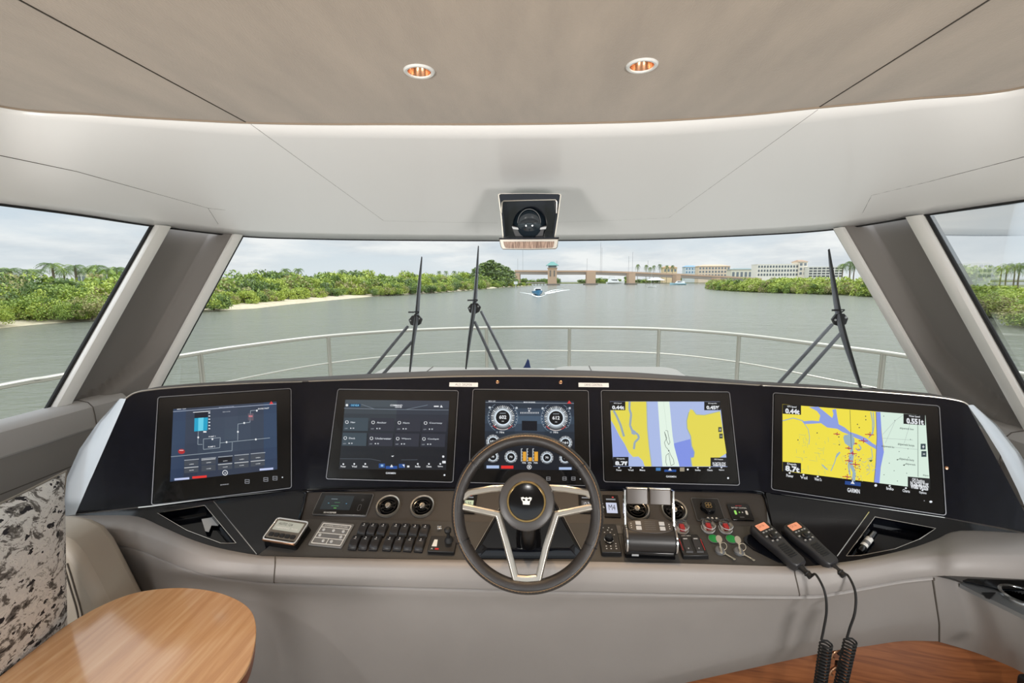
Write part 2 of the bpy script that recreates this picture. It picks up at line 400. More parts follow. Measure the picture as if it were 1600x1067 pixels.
# side walls below the windows
SILL_L = [P(0, 655, x=XL), P(75, 640, x=XL)]; SILL_R = [P(1600, 672, x=XR)]
zsl = (SILL_L[0].z+SILL_L[1].z)/2; zsr = SILL_R[0].z
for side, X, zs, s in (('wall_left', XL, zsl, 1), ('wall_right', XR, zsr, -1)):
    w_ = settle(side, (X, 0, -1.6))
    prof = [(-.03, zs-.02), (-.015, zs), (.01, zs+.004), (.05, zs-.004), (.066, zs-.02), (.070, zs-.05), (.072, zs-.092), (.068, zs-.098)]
    prof2 = [(.064, zs-.098), (.064, zs-.20), (.058, zs-.45), (.055, -1.6), (-.03, -1.6)]
    m1 = MB(); m1.grid([[Vector((X+s*a, y, z)) for a, z in prof] for y in (-2.6, -1, 0, 1, 1.5, 1.66)], mat('sill_leather_lightened', (172, 168, 165), .45, bump=.18, bscale=900), flip=(s < 0)); build(m1, 'sill_cap', None, w_, world=True)  # leather coloured lighter here, standing in for window light on the sill
    m2 = MB(); m2.grid([[Vector((X+s*a, y, z)) for a, z in prof2] for y in (-2.6, -1, 0, 1, 1.5, 1.66)], mat('side_lining_lightened', (136, 131, 127), .5, bump=.18, bscale=900), flip=(s < 0)); build(m2, 'side_lining', None, w_, world=True)  # lining colour raised too, in place of light reaching the wall
    sm = MB(); sm.tube([(X+s*.063, -2.5, zs-.215), (X+s*.063, 1.9, zs-.205)], .002, 6, mt=GROOVE)
    ys = P(147, 640, x=XL+.07).y if s > 0 else P(1572, 660, x=XR-.07).y
    sm.tube([(X+s*a*1.01, ys, z) for a, z in prof[1:]]+[(X+s*.066, ys, zs-.21)], .0018, 6, mt=GROOVE)
    build(sm, 'lining_seam', None, w_, world=True)
fl = MB(); fl.box(3.2, 5.6, .04, (-.06, -.2, -1.62), ramp_mat('sole_planks', [(.3, (180, 172, 162)), (.7, (204, 198, 188))], 6, .35, (1, 8, 1), 8, .4))
tag(build(fl, 'floor'), kind='structure')

# glazing
def pane(name, rows_, frame=None):
    w_ = settle(name, rows_[0][0]); m_ = MB(); m_.grid(rows_, GLASS); build(m_, 'glass_pane', None, w_, world=True); return w_
xs = [WTL.x+(WTR.x-WTL.x)*i/16 for i in range(17)]
rows_w = []
for k in range(5):
    s = k/4; z = ZB+(ZT-ZB)*s; rr = []
    for i in range(17):
        x = (WBL.x+(WBR.x-WBL.x)*i/16)*(1-s)+(WTL.x+(WTR.x-WTL.x)*i/16)*s; rr.append(Vector((x, glassY(x, z)+.012, z)))
    rows_w.append(rr)
w1 = pane('window_1', rows_w)
SLT, SLB = P(240, 352, x=XL), P(75, 640, x=XL)
SRT, SRB = P(1445, 335, x=XR), P(1645, 690, x=XR)
w2 = pane('window_2', [[Vector((XL-.01, -2.6, zsl)), Vector((XL-.01, SLB.y, zsl))], [Vector((XL-.01, -2.6, rC[0].z)), Vector((XL-.01, SLT.y, rC[0].z))]])
w3 = pane('window_3', [[Vector((XR+.01, -2.6, zsr)), Vector((XR+.01, SRB.y, zsr))], [Vector((XR+.01, -2.6, rC[-1].z)), Vector((XR+.01, SRT.y, rC[-1].z))]])

# the two corner posts: silver trim beside each pane, fabric between with a pressed-in panel
def post(name, gt, gb, wt, wb, s, dip):
    """gt/gb side-window edge top/bottom, wt/wb windscreen edge top/bottom; s = inward sign"""
    t_ = settle(name, gb)
    inn = ((wb-gb).cross(gt-gb)).normalized()
    if inn.dot(EYE-gb) < 0: inn = -inn
    def pt(u, t, h): return gt.lerp(gb, t).lerp(wt.lerp(wb, t), u) + inn*h
    def trim(u0, u1):
        pr = [(0, -.01), (.04, .010), (.18, .018), (.6, .020), (.93, .014), (1, -.004)]
        if u0 > .5: pr = [(1-a, b) for a, b in pr][::-1]
        m_ = MB(); m_.grid([[pt(u0+(u1-u0)*a, t/8, h) for a, h in pr] for t in range(9)], SILVER_TRIM); build(m_, 'pillar_trim', None, t_, world=True)
    trim(.0, .16); trim(.86, 1.0)
    for u in (-.012, 1.012):
        g_ = MB(); g_.tube([pt(u, t/6, -.002) for t in range(-1, 8)], .007, 8, mt=RUBBER); build(g_, 'window_gasket', None, t_, world=True)
    # fabric: u .15-.88, raised band beside the windscreen that sweeps round under the panel
    def border(t):
        b = .70
        if t > .68: b = .70-.62*((t-.68)/.32)**2.0
        return b
    rws = []
    for i in range(49):
        t = -.05+1.05*i/48; rr = []
        for j in range(61):
            u = .14+.75*j/60; d = (u-border(t))
            k = max(0, min(1, .5+d/.035)); k = k*k*(3-2*k)
            e_ = max(0, 1-(u-.14)/.03); rr.append(pt(u, t, -.050 + .008*k + .30*max(0, min(.15, d+.01)) + .045*e_*e_))
        rws.append(rr)
    m_ = MB(); m_.grid(rws, PILLAR); build(m_, 'pillar_cover', None, t_, world=True, sharp=50)
post('trim_1', SLT, SLB+(SLB-SLT)*.05, WTL, WBL+(WBL-WTL)*.05, 1, 1)
post('trim_2', SRT, SRB, WTR, WBR+(WBR-WTR)*.05, -1, 1)

# downlights
for i, q in enumerate(LAMPS):
    M_ = Matrix.Translation(q) @ Matrix.Rotation(math.pi, 4, 'X')
    lt = thing('recessed_downlight', ('warm recessed ceiling downlight, the left of the pair in the suede headliner', 'warm recessed ceiling downlight, the right of the pair in the suede headliner')[i], 'ceiling light', M_, 'downlights in the suede headliner')
    m_ = MB(); m_.lathe([(.0275, .0), (.0285, .004), (.034, .0045), (.037, .002), (.0375, -.001), (.0275, -.002)], 40, WHITE, caps=False); build(m_, 'ring', None, lt)
    m_ = MB(); m_.lathe([(.0275, .001), (.025, -.010), (.020, -.024), (.018, -.026)], 40, COPPER, caps=False); build(m_, 'reflector', None, lt)
    m_ = MB(); m_.prism(circ(.0175, 24), -.027, -.025, mat('lamp_glow', (255, 200, 130), .5, emit=(255, 208, 140), es=6)); build(m_, 'lamp', None, lt)
    sl = bpy.data.lights.new('downlight_beam', 'SPOT'); sl.energy = 17; sl.color = (1, .70, .42); sl.spot_size = R(66); sl.spot_blend = .6; sl.shadow_soft_size = .012
    ob = bpy.data.objects.new('downlight_beam', sl); COL.objects.link(ob); ob.parent = lt; ob.location = (0, 0, -.012); ob.rotation_euler = (math.pi, 0, 0)
# added unseen spots over the space aft, filling the cabin by bounce
for (x, y) in ((-.9, -.3), (0, -.3), (.9, -.3), (-.9, -1.6), (0, -1.6), (.9, -1.6)):
    sl = bpy.data.lights.new('aft_fill_spot', 'SPOT'); sl.energy = 26; sl.color = (1, .98, .96); sl.spot_size = R(120); sl.spot_blend = .5; sl.shadow_soft_size = .03
    ob = bpy.data.objects.new('aft_fill_spot', sl); COL.objects.link(ob); ob.location = (x, y, .49)
# added fill spots behind the eye, no fixture, brightening the ceiling lining
for x, tx in ((-1.35, -.5), (1.25, .5)):
    sl = bpy.data.lights.new('fill_uplight', 'SPOT'); sl.energy = 250; sl.color = (1, .965, .93); sl.spot_size = R(72); sl.spot_blend = 1; sl.shadow_soft_size = .25
    ob = bpy.data.objects.new('fill_uplight', sl); COL.objects.link(ob); ob.location = (x, -1.3, -.6); ob.rotation_euler = (Vector((tx, 1.9, .62))-Vector((x, -1.3, -.6))).to_track_quat('-Z', 'Y').to_euler()

# ================================================================== DASHBOARD
s24, c24 = math.sin(R(24)), math.cos(R(24))
CEN = Panel(P(830, 680, y=1.44), (1, 0, 0), (0, s24, c24))
def turned(h, a, t):
    a, t = R(a), R(t); return Panel(h, (math.cos(a), math.sin(a), 0), (-math.sin(a)*math.sin(t), math.cos(a)*math.sin(t), math.cos(t)))
LEF = turned(CEN.hit(485, 680), 21, 21)
RIG = turned(CEN.hit(1183, 690), -19, 22)
_o = P(830, 812, z=-.70); VEN = Panel(_o, (1, 0, 0), CEN.hit(830, 766)-_o)
_o2 = P(830, 876, z=-.745); CON = Panel(_o2, (1, 0, 0), P(830, 812, z=-.70)-_o2)
def tri_panel(a, b, c):
    n = (b-a).cross(c-a).normalized()
    if n.z < 0: n = -n
    u = Vector((1, 0, 0)); u = (u-n*u.dot(n)).normalized(); return Panel(a, u, n.cross(u))
LW = tri_panel(LEF.hit(240, 790), LEF.hit(455, 765), CON.hit(402, 867))
RW = tri_panel(RIG.hit(1230, 774), RIG.hit(1475, 808), CON.hit(1240, 885))
dash = thing('dashboard', 'wide helm dashboard with glossy black fascia and taupe leather bolster below the windscreen', 'dashboard', loc=(0, 1.2, -1.6))
def dpart(mb, name, mt=None, **k): return build(mb, name, mt, dash, world=True, **k)

FC = [(197, 623, 118, 803, LEF), (212, 614, 160, 798, LEF), (240, 609, 235, 790, LEF), (300, 604, 300, 782, LEF), (400, 599, 400, 771, LEF), (466, 597, 463, 765.5, LEF), (485, 596, 485, 764, CEN),
      (600, 592, 600, 764, CEN), (700, 589, 700, 764, CEN), (800, 588, 800, 764, CEN), (900, 589, 900, 764, CEN), (1000, 592, 1000, 764, CEN), (1100, 597, 1100, 765, CEN), (1183, 602, 1183, 767, CEN), (1200, 603, 1200, 769.5, RIG),
      (1300, 608, 1300, 783, RIG), (1400, 615, 1400, 797, RIG), (1465, 621, 1475, 808, RIG), (1500, 627, 1565, 824, RIG), (1512, 633, 1620, 836, RIG)]
topP = [c[4].hit(c[0], c[1]) for c in FC]; botP = [c[4].hit(c[2], c[3]) for c in FC]
def bow(i, t):      # slight curve of the outer ends
    return botP[i].lerp(topP[i], t)
mb = MB(); mb.grid([[bow(i, t/6) for i in range(len(FC))] for t in range(7)], GLOSS)
dpart(mb, 'fascia', sharp=50)
# brow: shelf over the screens, leather cap, bright strip
capd = [.0, .01, .02, .02, .03, .045, .05, .075, .085, .09, .085, .075, .05, .03, .03, .02, .02, .02, .01, .0]
def tY(p, d, dz=0): return Vector((p.x, p.y+d, p.z+dz))
mb = MB(); mb.grid([[tY(p, 0, 0) for p in topP], [tY(p, .004, .004) for p in topP], [tY(p, d+.01, .005) for p, d in zip(topP, capd)], [tY(p, d+.05, -.02) for p, d in zip(topP, capd)], [Vector((max(-1.56, min(1.56, p.x*1.18)), max(p.y+.2, 1.93), -.50)) for p in topP]], mat('brow_leather', (96, 92, 90), .55, bump=.2, bscale=800), flip=False)
dpart(mb, 'brow')
mb = MB(); mb.tube([tY(p, -.001, .001) for p in spline(topP, 4)], .0022, 8, mt=SATIN); dpart(mb, 'bright_strip')
# cheeks: silver grey end caps
def cheek(pairs, pan, nm):
    a = [pan.hit(*p[0]) for p in pairs]; b = [pan.hit(*p[1], n=-.05) for p in pairs]
    r = [[x, x.lerp(y, .33)+pan.N*.012, x.lerp(y, .66)+pan.N*.010, y, y-pan.N*.08] for x, y in zip(a, b)]
    m_ = MB(); m_.grid(r, CHEEK, flip=(pan is LEF)); dpart(m_, nm, sharp=60)
cheek([((197, 623), (186, 624)), ((183, 660), (153, 660)), ((165, 700), (124, 702)), ((140, 752), (100, 755)), ((118, 804), (96, 806))], LEF, 'end_cap')
cheek([((1512, 633), (1522, 634)), ((1535, 665), (1558, 664)), ((1563, 710), (1592, 706)), ((1590, 765), (1625, 760)), ((1620, 836), (1665, 836))], RIG, 'end_cap')

# console surfaces
def slab(pan, px, th, mt, name, cut=None, bevel=0, n0=0):
    m_ = MB(pan.M(n=n0)); m_.prism([pan.uv(*p) for p in px], -th, 0, mt); o = dpart(m_, name, bevel=bevel)
    return o
def carve(o, mcut):
    c_ = build(mcut, 'cut'); c_.parent = None
    bo = o.modifiers.new('x', 'BOOLEAN'); bo.object = c_; bo.operation = 'DIFFERENCE'; bo.solver = 'EXACT'
    bpy.context.view_layer.update(); me = bpy.data.meshes.new_from_object(o.evaluated_get(bpy.context.evaluated_depsgraph_get()))
    o.modifiers.clear(); me.polygons.foreach_set('use_smooth', [p.area < 2e-4 for p in me.polygons]); o.data = me; bpy.data.objects.remove(c_)
slab(VEN, [(480, 766), (1196, 768), (1200, 822), (470, 812)], .012, VENP, 'vent_panel')
# rolled rim round the vent panel
rim = [VEN.hit(*p, n=.002) for p in [(468, 812), (474, 790), (478, 772), (484, 767), (600, 765), (830, 764), (1100, 766), (1180, 769), (1194, 776), (1200, 795), (1208, 824)]]
mb = MB(); mb.tube(spline(rim, 4), .0045, 8, mt=GLOSS_F); dpart(mb, 'vent_panel_rim')
slab(CON, [(402, 868), (474, 811), (1208, 822), (1244, 886)], .012, CONSOLE, 'console_top')
LT = [(118, 804), (240, 791), (330, 779), (455, 766), (480, 764), (474, 813), (402, 868), (345, 858), (300, 844), (255, 824), (215, 807), (160, 805)]
lw = slab(LW, LT, .012, GLOSS_F, 'gloss_wing')
RT_ = [(1196, 768), (1230, 774), (1300, 784), (1400, 798), (1475, 809), (1600, 834), (1500, 830), (1462, 844), (1420, 859), (1360, 873), (1310, 881), (1240, 887), (1208, 824)]
rw = slab(RW, RT_, .012, GLOSS_F, 'gloss_wing')
trayL = [(246, 802), (320, 790), (369, 849), (345, 849), (292, 829)]
trayR = [(1367, 808), (1462, 826), (1436, 843), (1398, 858), (1345, 868), (1322, 869)]
for o, pan, tr in ((lw, LW, trayL), (rw, RW, trayR)):
    q = [pan.uv(*p) for p in tr]; mc = MB(pan.M()); mc.prism(q, -.05, .05, GLOSS_F); carve(o, mc)
    m_ = MB(pan.M()); n = len(q); cx = sum(a for a, b in q)/n; cy = sum(b for a, b in q)/n
    rows_ = [[(cx+(a-cx)*k, cy+(b-cy)*k, z) for a, b in q] for k, z in ((1.0, .0), (1.0, -.004), (.97, -.026), (.90, -.032))]
    m_.grid(rows_, GLOSS_F, closed=True); m_.poly([(x, y, z) for x, y, z in rows_[-1]], GLOSS_F); dpart(m_, 'tray_well', sharp=30)
    m_ = MB(pan.M()); m_.tube([(a, b, .001) for a, b in q], .0011, 6, True, CHROME); dpart(m_, 'tray_rim')
for pan, a, b in ((LW, (334, 783), (401, 866)), (RW, (1358, 800), (1308, 869))):
    m_ = MB(); m_.tube([pan.hit(*a, n=.0005), pan.hit(*b, n=.0005)], .0012, 6, mt=CHROME); dpart(m_, 'bright_line')

# leather bolster
Upx = [(40, 808), (100, 806), (160, 805), (215, 807), (256, 824), (300, 843), (345, 857), (402, 868), (430, 870), (600, 874), (830, 877), (1050, 881), (1240, 886), (1310, 880), (1360, 872), (1420, 858), (1462, 843), (1500, 829), (1600, 833), (1690, 838)]
Kpx = [(-20, 829), (60, 828), (130, 826), (188, 826), (234, 837), (280, 856), (328, 872), (393, 880), (430, 882), (600, 886), (830, 889), (1050, 892), (1242, 897), (1305, 893), (1358, 886), (1417, 875), (1462, 869), (1500, 867), (1600, 868), (1690, 870)]
Lpx = [(-60, 850), (20, 850), (100, 850), (151, 851), (205, 857), (255, 877), (320, 899), (388, 909), (428, 912), (600, 918), (830, 924), (1050, 929), (1250, 932), (1305, 927), (1355, 918), (1416, 907), (1462, 902), (1500, 902), (1600, 907), (1690, 911)]
Up_, Kp, Lp, Ip = [], [], [], []
for u, k, l in zip(Upx, Kpx, Lpx):
    pan = LW if u[0] < 402 else RW if u[0] > 1245 else CON
    U_ = pan.hit(*u)
    if u[0] < 118: U_ = P(*u, z=LW.hit(160, 805).z)
    if u[0] > 1600: U_ = P(*u, z=RW.hit(1600, 834).z)
    K_ = P(*k, z=U_.z-.006); L_ = P(*l, y=K_.y-.010)
    Up_.append(U_); Kp.append(K_); Lp.append(L_)
def smooth_row(r): return spline(r, 4)
su, sk, sl_ = smooth_row(Up_), smooth_row(Kp), smooth_row(Lp)
rows_ = []
rows_.append([u+Vector((0, .004, -.02)) for u in su]); rows_.append([u+Vector((0, .0, .0)) for u in su])
rows_.append([u.lerp(k, .10)+Vector((0, 0, .004)) for u, k in zip(su, sk)])
rows_.append([u.lerp(k, .6)+Vector((0, 0, .004)) for u, k in zip(su, sk)])
rows_.append([u.lerp(k, .92)+Vector((0, 0, .001)) for u, k in zip(su, sk)])
rows_.append([k.lerp(l, .08) for k, l in zip(sk, sl_)])
rows_.append([k.lerp(l, .5)+Vector((0, -.001, 0)) for k, l in zip(sk, sl_)])
rows_.append([k.lerp(l, .93) for k, l in zip(sk, sl_)])
rows_.append([l+Vector((0, .004, 0)) for l in sl_]); rows_.append([l+Vector((0, .03, .002)) for l in sl_])
mb = MB(); mb.grid(rows_, LEATHER, flip=True); dpart(mb, 'bolster', sharp=70)
def seam_rows(i, nm='bolster_seam'):
    m_ = MB(); m_.tube([r[i]+Vector((0, -.0004, .0002)) for r in rows_[1:9]], .0016, 6, mt=GROOVE); dpart(m_, nm)
seam_rows(8*4); seam_rows(12*4)
# dash front under the bolster
Dpx = [(-90, 1120), (-10, 1120), (60, 1120), (120, 1120), (180, 1120), (240, 1120), (310, 1120), (385, 1120), (428, 1120), (600, 1120), (830, 1108), (1050, 1056), (1262, 1003), (1310, 992), (1358, 984), (1412, 975), (1467, 974)]
D2px = [(x, y+(14 if x < 1000 else 14+14*(x-1000)/467)) for x, y in Dpx]
Sp = [l+Vector((0, .012, -.002)) for l in Lp[:17]]
Dp = [P(*d, y=s.y+.06) for d, s in zip(Dpx, Sp)]; D2 = [P(*d, y=s.y+.10) for d, s in zip(D2px, Sp)]
a_, b_, c_2 = spline(Sp, 4), spline(Dp, 4), spline(D2, 4)
# lip then concave face
rb_ = [[p+Vector((0, .01, .006)) for p in a_], [p+Vector((0, -.006, -.003)) for p in a_], [p+Vector((0, -.007, -.008)) for p in a_]]
for t in (.08, .16, .35, .6, .85, .97): rb_.append([p.lerp(q, t)+Vector((0, .016*math.sin(math.pi*t)*min(1, (len(a_)-1-i)/8), 0)) for i, (p, q) in enumerate(zip(a_, b_))])
rb_.append([q.lerp(c, .15) for q, c in zip(b_, c_2)]); rb_.append(c_2); rb_.append([c+Vector((0, .06, .01)) for c in c_2])
mb = MB(); mb.grid(rb_, LEATHER, flip=True); dpart(mb, 'knee_panel', sharp=60)
m_ = MB(); m_.tube([r[-1]+Vector((.001, -.0006, 0)) for r in rb_[1:]], .002, 6, mt=GROOVE); dpart(m_, 'knee_panel_seam')
# wooden footwell behind
mb = MB()
wf = [(-1.3, 1.36), (0, 1.36), (.4, 1.34), (.9, 1.31), (1.2, 1.25), (1.42, 1.25)]
wf = spline([(x, y, 0) for x, y in wf], 5)
WOODP = ramp_mat('footwell_veneer', [(.28, (118, 62, 26)), (.5, (156, 90, 44)), (.72, (178, 108, 58))], 5, .5, (1.2, 1, 16), 7, .6, coat=.0)
mb.grid([[Vector((p.x, p.y, z)) for p in wf] for z in (-1.6, -1.3, -.86)], WOODP, flip=False)
fw = build(mb, 'footwell_panel', solid=.01); tag(fw, 'curved red-brown wooden veneer panel under the right end of the dashboard', 'panel')

# right side pod with cup holder
pod = thing('side_console', 'taupe leather side console with a cup holder beside the helm, at the right edge', 'console', loc=(1.4, 1.0, -1.6))
pa = [(1462, 905, 1.195), (1496, 909, 1.17), (1540, 930, 1.13), (1600, 958, 1.08), (1690, 1003, 1.0)]
pb = [(1467, 974, 1.20), (1523, 992, 1.19), (1569, 1012, 1.13), (1600, 1029, 1.09), (1690, 1078, .99)]
pc = [(1469, 1002, 1.24), (1523, 1019, 1.23), (1569, 1037, 1.17), (1600, 1052, 1.11), (1690, 1100, 1.03)]
A3, B3, C3 = [spline([e0]+[P(x, y, y=d) for x, y, d in q[1:]], 5) for q, e0 in ((pa, Sp[16]+Vector((0, -.002, 0))), (pb, Dp[16]+Vector((0, -.002, 0))), (pc, D2[16]+Vector((0, -.002, 0))))]
rp = [[p+Vector((.012, .03, -.012)) for p in A3], [p+Vector((.003, .012, .0)) for p in A3], A3]+[[p.lerp(q, t)+Vector((0, -.012*math.sin(math.pi*t)*min(1, i/6), 0)) for i, (p, q) in enumerate(zip(A3, B3))] for t in (.12, .4, .7, .93)]+[[p.lerp(q, .12) for p, q in zip(B3, C3)], C3, [c+Vector((0, .08, .02)) for c in C3]]
mb = MB(); mb.grid(rp, LEATHER, flip=True); build(mb, 'armrest_cover', None, pod, world=True, sharp=60)
zp = A3[5].z
PODT = Panel(Vector((1.4, 1.2, zp)), (1, 0, 0), (0, 1, 0))
mb = MB(PODT.M()); mb.prism([PODT.uv(*p) for p in [(1500, 911), (1512, 906), (1700, 912), (1700, 1010), (1600, 960), (1540, 931)]], -.012, -.002, mat('brushed_plate', (150, 153, 156), .3, metal=.6))
pt_ = build(mb, 'top_plate', None, pod, world=True)
cu = PODT.uv(1597, 931)
mc = MB(PODT.M()); mc.lathe([(.034, -.1), (.034, .1)], 36, BLACK, Matrix.Translation((cu[0], cu[1], 0)))
def carve_local(o, mcut, par):
    bpy.context.view_layer.update(); carve(o, mcut)
carve_local(pt_, mc, pod)
mb = MB(PODT.M()); T_ = Matrix.Translation((cu[0], cu[1], 0)); mb.lathe([(.0335, -.004), (.035, .004), (.042, .003), (.043, -.002)], 40, CHROME, T_, False); build(mb, 'cup_ring', None, pod, world=True)
mb = MB(PODT.M()); mb.lathe([(.0345, -.002), (.034, -.01), (.031, -.07), (.0, -.072)], 40, BLACK_G, T_, False); build(mb, 'cup_well', None, pod, world=True)
mb = MB(PODT.M()); mb.prism([PODT.uv(*p) for p in [(1504, 908), (1512, 905), (1700, 911), (1700, 926), (1560, 921)]], -.001, .002, GLOSS_F); build(mb, 'gloss_strip', None, pod, world=True)
mb = MB(PODT.M()); mb.prism([PODT.uv(*p) for p in [(1534, 926), (1556, 926), (1546, 936), (1540, 934)]], -.001, .0012, BLACK); build(mb, 'switch_plate', None, pod, world=True)

# ================================================================== DISPLAYS
class Screen:
    """things drawn on a flat panel; coordinates are read off a crop of the picture"""
    def __init__(s, pan, cm): s.pan = pan; s.cm = cm; s.mb = MB(pan.M()); s.k = 0
    def uv(s, x, y): return s.pan.uv(*s.cm(x, y))
    def poly(s, pts, col, z=1, es=1.0):
        q = [s.uv(*p) for p in pts]
        a = sum(q[i][0]*q[(i+1) % len(q)][1]-q[(i+1) % len(q)][0]*q[i][1] for i in range(len(q)))
        if a < 0: q = q[::-1]
        s.mb.poly([(a, b, z*.0004) for a, b in q], lit(col, es)); return s
    def rect(s, x0, y0, x1, y1, col, z=1, es=1.0, sk=0): return s.poly([(x0, y0), (x1, y0+sk*(x1-x0)), (x1, y1+sk*(x1-x0)), (x0, y1)], col, z, es)
    def line(s, pts, w, col, z=2, es=1.0):
        for (x0, y0), (x1, y1) in zip(pts, pts[1:]):
            l = math.hypot(x1-x0, y1-y0) or 1; nx, ny = -(y1-y0)/l*w/2, (x1-x0)/l*w/2
            s.poly([(x0+nx, y0+ny), (x1+nx, y1+ny), (x1-nx, y1-ny), (x0-nx, y0-ny)], col, z, es)
        return s
    def disc(s, x, y, rx, col, z=2, es=1.0, ry=None, n=28):
        ry = ry or rx; return s.poly([(x+rx*math.cos(2*math.pi*i/n), y+ry*math.sin(2*math.pi*i/n)) for i in range(n)], col, z, es)
    def ring(s, x, y, r, w, col, z=3, a0=0, a1=360, n=32, es=1.0):
        p = [(x+r*math.cos(R(a0+(a1-a0)*i/n)), y+r*math.sin(R(a0+(a1-a0)*i/n))) for i in range(n+1)]
        for i in range(n):
            k = (r+w/2)/r, (r-w/2)/r
            q = [(x+(p[i][0]-x)*k[0], y+(p[i][1]-y)*k[0]), (x+(p[i+1][0]-x)*k[0], y+(p[i+1][1]-y)*k[0]), (x+(p[i+1][0]-x)*k[1], y+(p[i+1][1]-y)*k[1]), (x+(p[i][0]-x)*k[1], y+(p[i][1]-y)*k[1])]
            s.poly(q, col, z, es)
        return s
    def text(s, st, x0, y0, x1, y1, col, z=4, es=1.0, bold=.02):
        a = s.uv(x0, y1); b = s.uv(x1, y0); s.mb.text(st, min(a[0], b[0]), min(a[1], b[1]), max(a[0], b[0]), max(a[1], b[1]), z*.0004, lit(col, es), bold=bold); return s
BEZEL = mat('display_bezel_glass', (14, 15, 18), .12, coat=.4)
def display(name, label, pan, corners, scr, maker=None, deep=.03, group='helm displays in the fascia', quad=None):
    q = [pan.uv(*c) for c in corners]
    x0 = (q[0][0]+q[3][0])/2; x1 = (q[1][0]+q[2][0])/2; y1 = (q[0][1]+q[1][1])/2; y0 = (q[2][1]+q[3][1])/2
    M_ = pan.M((x0+x1)/2, y0, 0); t = thing(name, label, 'display', M_, group)
    cx, cy, w, h = (x0+x1)/2, (y0+y1)/2, x1-x0, y1-y0
    m = MB(pan.M()); m.prism(rrect(w, h, .006, 5, cx, cy), -.0001, .004, BEZEL, top=rrect(w-.004, h-.004, .005, 5, cx, cy)); build(m, 'bezel', None, t, world=True)
    m = MB(pan.M()); m.ring(rrect(w+.005, h+.005, .008, 5, cx, cy), rrect(w+.001, h+.001, .006, 5, cx, cy), 0, .0035, mat('graphite_edge', (150, 152, 158), .3, metal=.8)); build(m, 'edge_frame', None, t, world=True)
    return t
WH = (225, 228, 232)
# ---- 1 : tank schematic display
c1 = crop(220, 590, 500, 800, 1423, 1067)
P1 = LEF.sub(0, 0, .0045); s = Screen(P1, c1)
t1 = display('schematic_display', 'leftmost fascia display, showing a blue tank and pipe schematic', LEF, [(248, 620), (453, 609), (456, 761), (239, 788)], s)
Q = [(258, 250), (1078, 190), (1084, 728), (232, 826)]
def q1(u, v):
    a = (Q[0][0]+(Q[1][0]-Q[0][0])*u, Q[0][1]+(Q[1][1]-Q[0][1])*u); b = (Q[3][0]+(Q[2][0]-Q[3][0])*u, Q[3][1]+(Q[2][1]-Q[3][1])*u)
    return (a[0]+(b[0]-a[0])*v, a[1]+(b[1]-a[1])*v)
for i in range(8):
    for j in range(6):
        d = math.hypot((i+.5)/8-.55, (j+.5)/6-.35); k = max(0, 1-d*1.1); bl = 16 if i in (0, 7) else 0
        s.poly([q1(i/8, j/6), q1((i+1)/8, j/6), q1((i+1)/8, (j+1)/6), q1(i/8, (j+1)/6)], (int(34+34*k), int(42+38*k+bl/2), int(62+34*k+bl)), 0)
s.line([q1(0, .035), q1(1, .035)], 5, (150, 160, 180)); s.text('MENU  12:04', 290, 243, 360, 256, WH); s.text('FRESH WATER SYSTEM', 622, 226, 740, 240, (170, 178, 195)); s.text('FRESH WATER', 652, 266, 712, 276, (190, 196, 205))
s.poly([(1020, 212), (1036, 186), (1054, 210)], (220, 60, 60)); s.poly([(428, 276), (534, 270), (534, 316), (427, 322)], (24, 30, 44)); s.poly([(427, 322), (534, 314), (528, 418), (424, 427)], (34, 158, 196)); s.poly([(458, 320), (500, 317), (496, 421), (456, 424)], (100, 205, 230), 3)
s.line([(416, 276), (552, 266)], 5, WH)
for i in range(6): s.rect(538, 276+i*25, 552, 284+i*25, WH, 3)
s.rect(497, 424, 522, 436, WH, 3)
ln = (150, 162, 172)
for l_ in ([(457, 427), (453, 530), (490, 530)], [(498, 487), (498, 570), (628, 556), (632, 476), (498, 487)], [(632, 518), (1026, 478)], [(770, 498), (772, 368), (868, 354), (872, 262), (930, 258)], [(727, 512), (725, 580), (240, 628)]): s.line(l_, 4, ln)
for p in ((457, 474), (570, 488), (682, 512), (914, 490), (822, 360), (772, 430), (922, 262)): s.disc(*p, 7, WH, 3, ry=8)
s.text('PUMP 1', 540, 460, 594, 474, WH); s.text('PUMP 2', 536, 540, 592, 556, WH); s.text('SHORE INLET', 930, 236, 1020, 254, WH)
s.rect(852, 284, 896, 340, (96, 88, 100), 2); s.rect(858, 300, 888, 312, (200, 120, 130), 3)
s.disc(324, 586, 27, (170, 40, 44), 2, ry=20); s.rect(308, 574, 340, 580, (240, 190, 190), 3)
xs_ = [346, 482, 614, 744, 873]
for i, x in enumerate(xs_):
    y = 662-i*13; sk = -.09; dk = (22, 24, 32) if i == 2 else (66, 72, 82)
    s.rect(x, y, x+112, y+42, dk, 1, sk=sk); s.rect(x, y+50, x+112, y+96, (66, 72, 82), 1, sk=sk)
    s.rect(x, y-8, x+116, y-3, (170, 176, 184), 2, sk=sk); s.rect(x, y+52 if i != 1 else y+2, x+112, y+57 if i != 1 else y+7, (205, 208, 212), 2, sk=sk)
    s.text('OPEN' if i != 2 else 'AUTO', x+40, y+20, x+76, y+30, WH); s.text('CLOSE', x+40, y+68, x+76, y+78, WH)
s.rect(268, 800, 386, 816, (190, 200, 235), 2, sk=-.08); s.rect(410, 784, 524, 802, (225, 50, 44), 2, sk=-.08); s.rect(944, 722, 1052, 738, (190, 200, 235), 2, sk=-.08)
s.ring(670, 755, 19, 5, WH); s.text('X', 662, 750, 680, 764, WH)
s.text('BONING', 634, 840, 698, 856, (170, 172, 176))
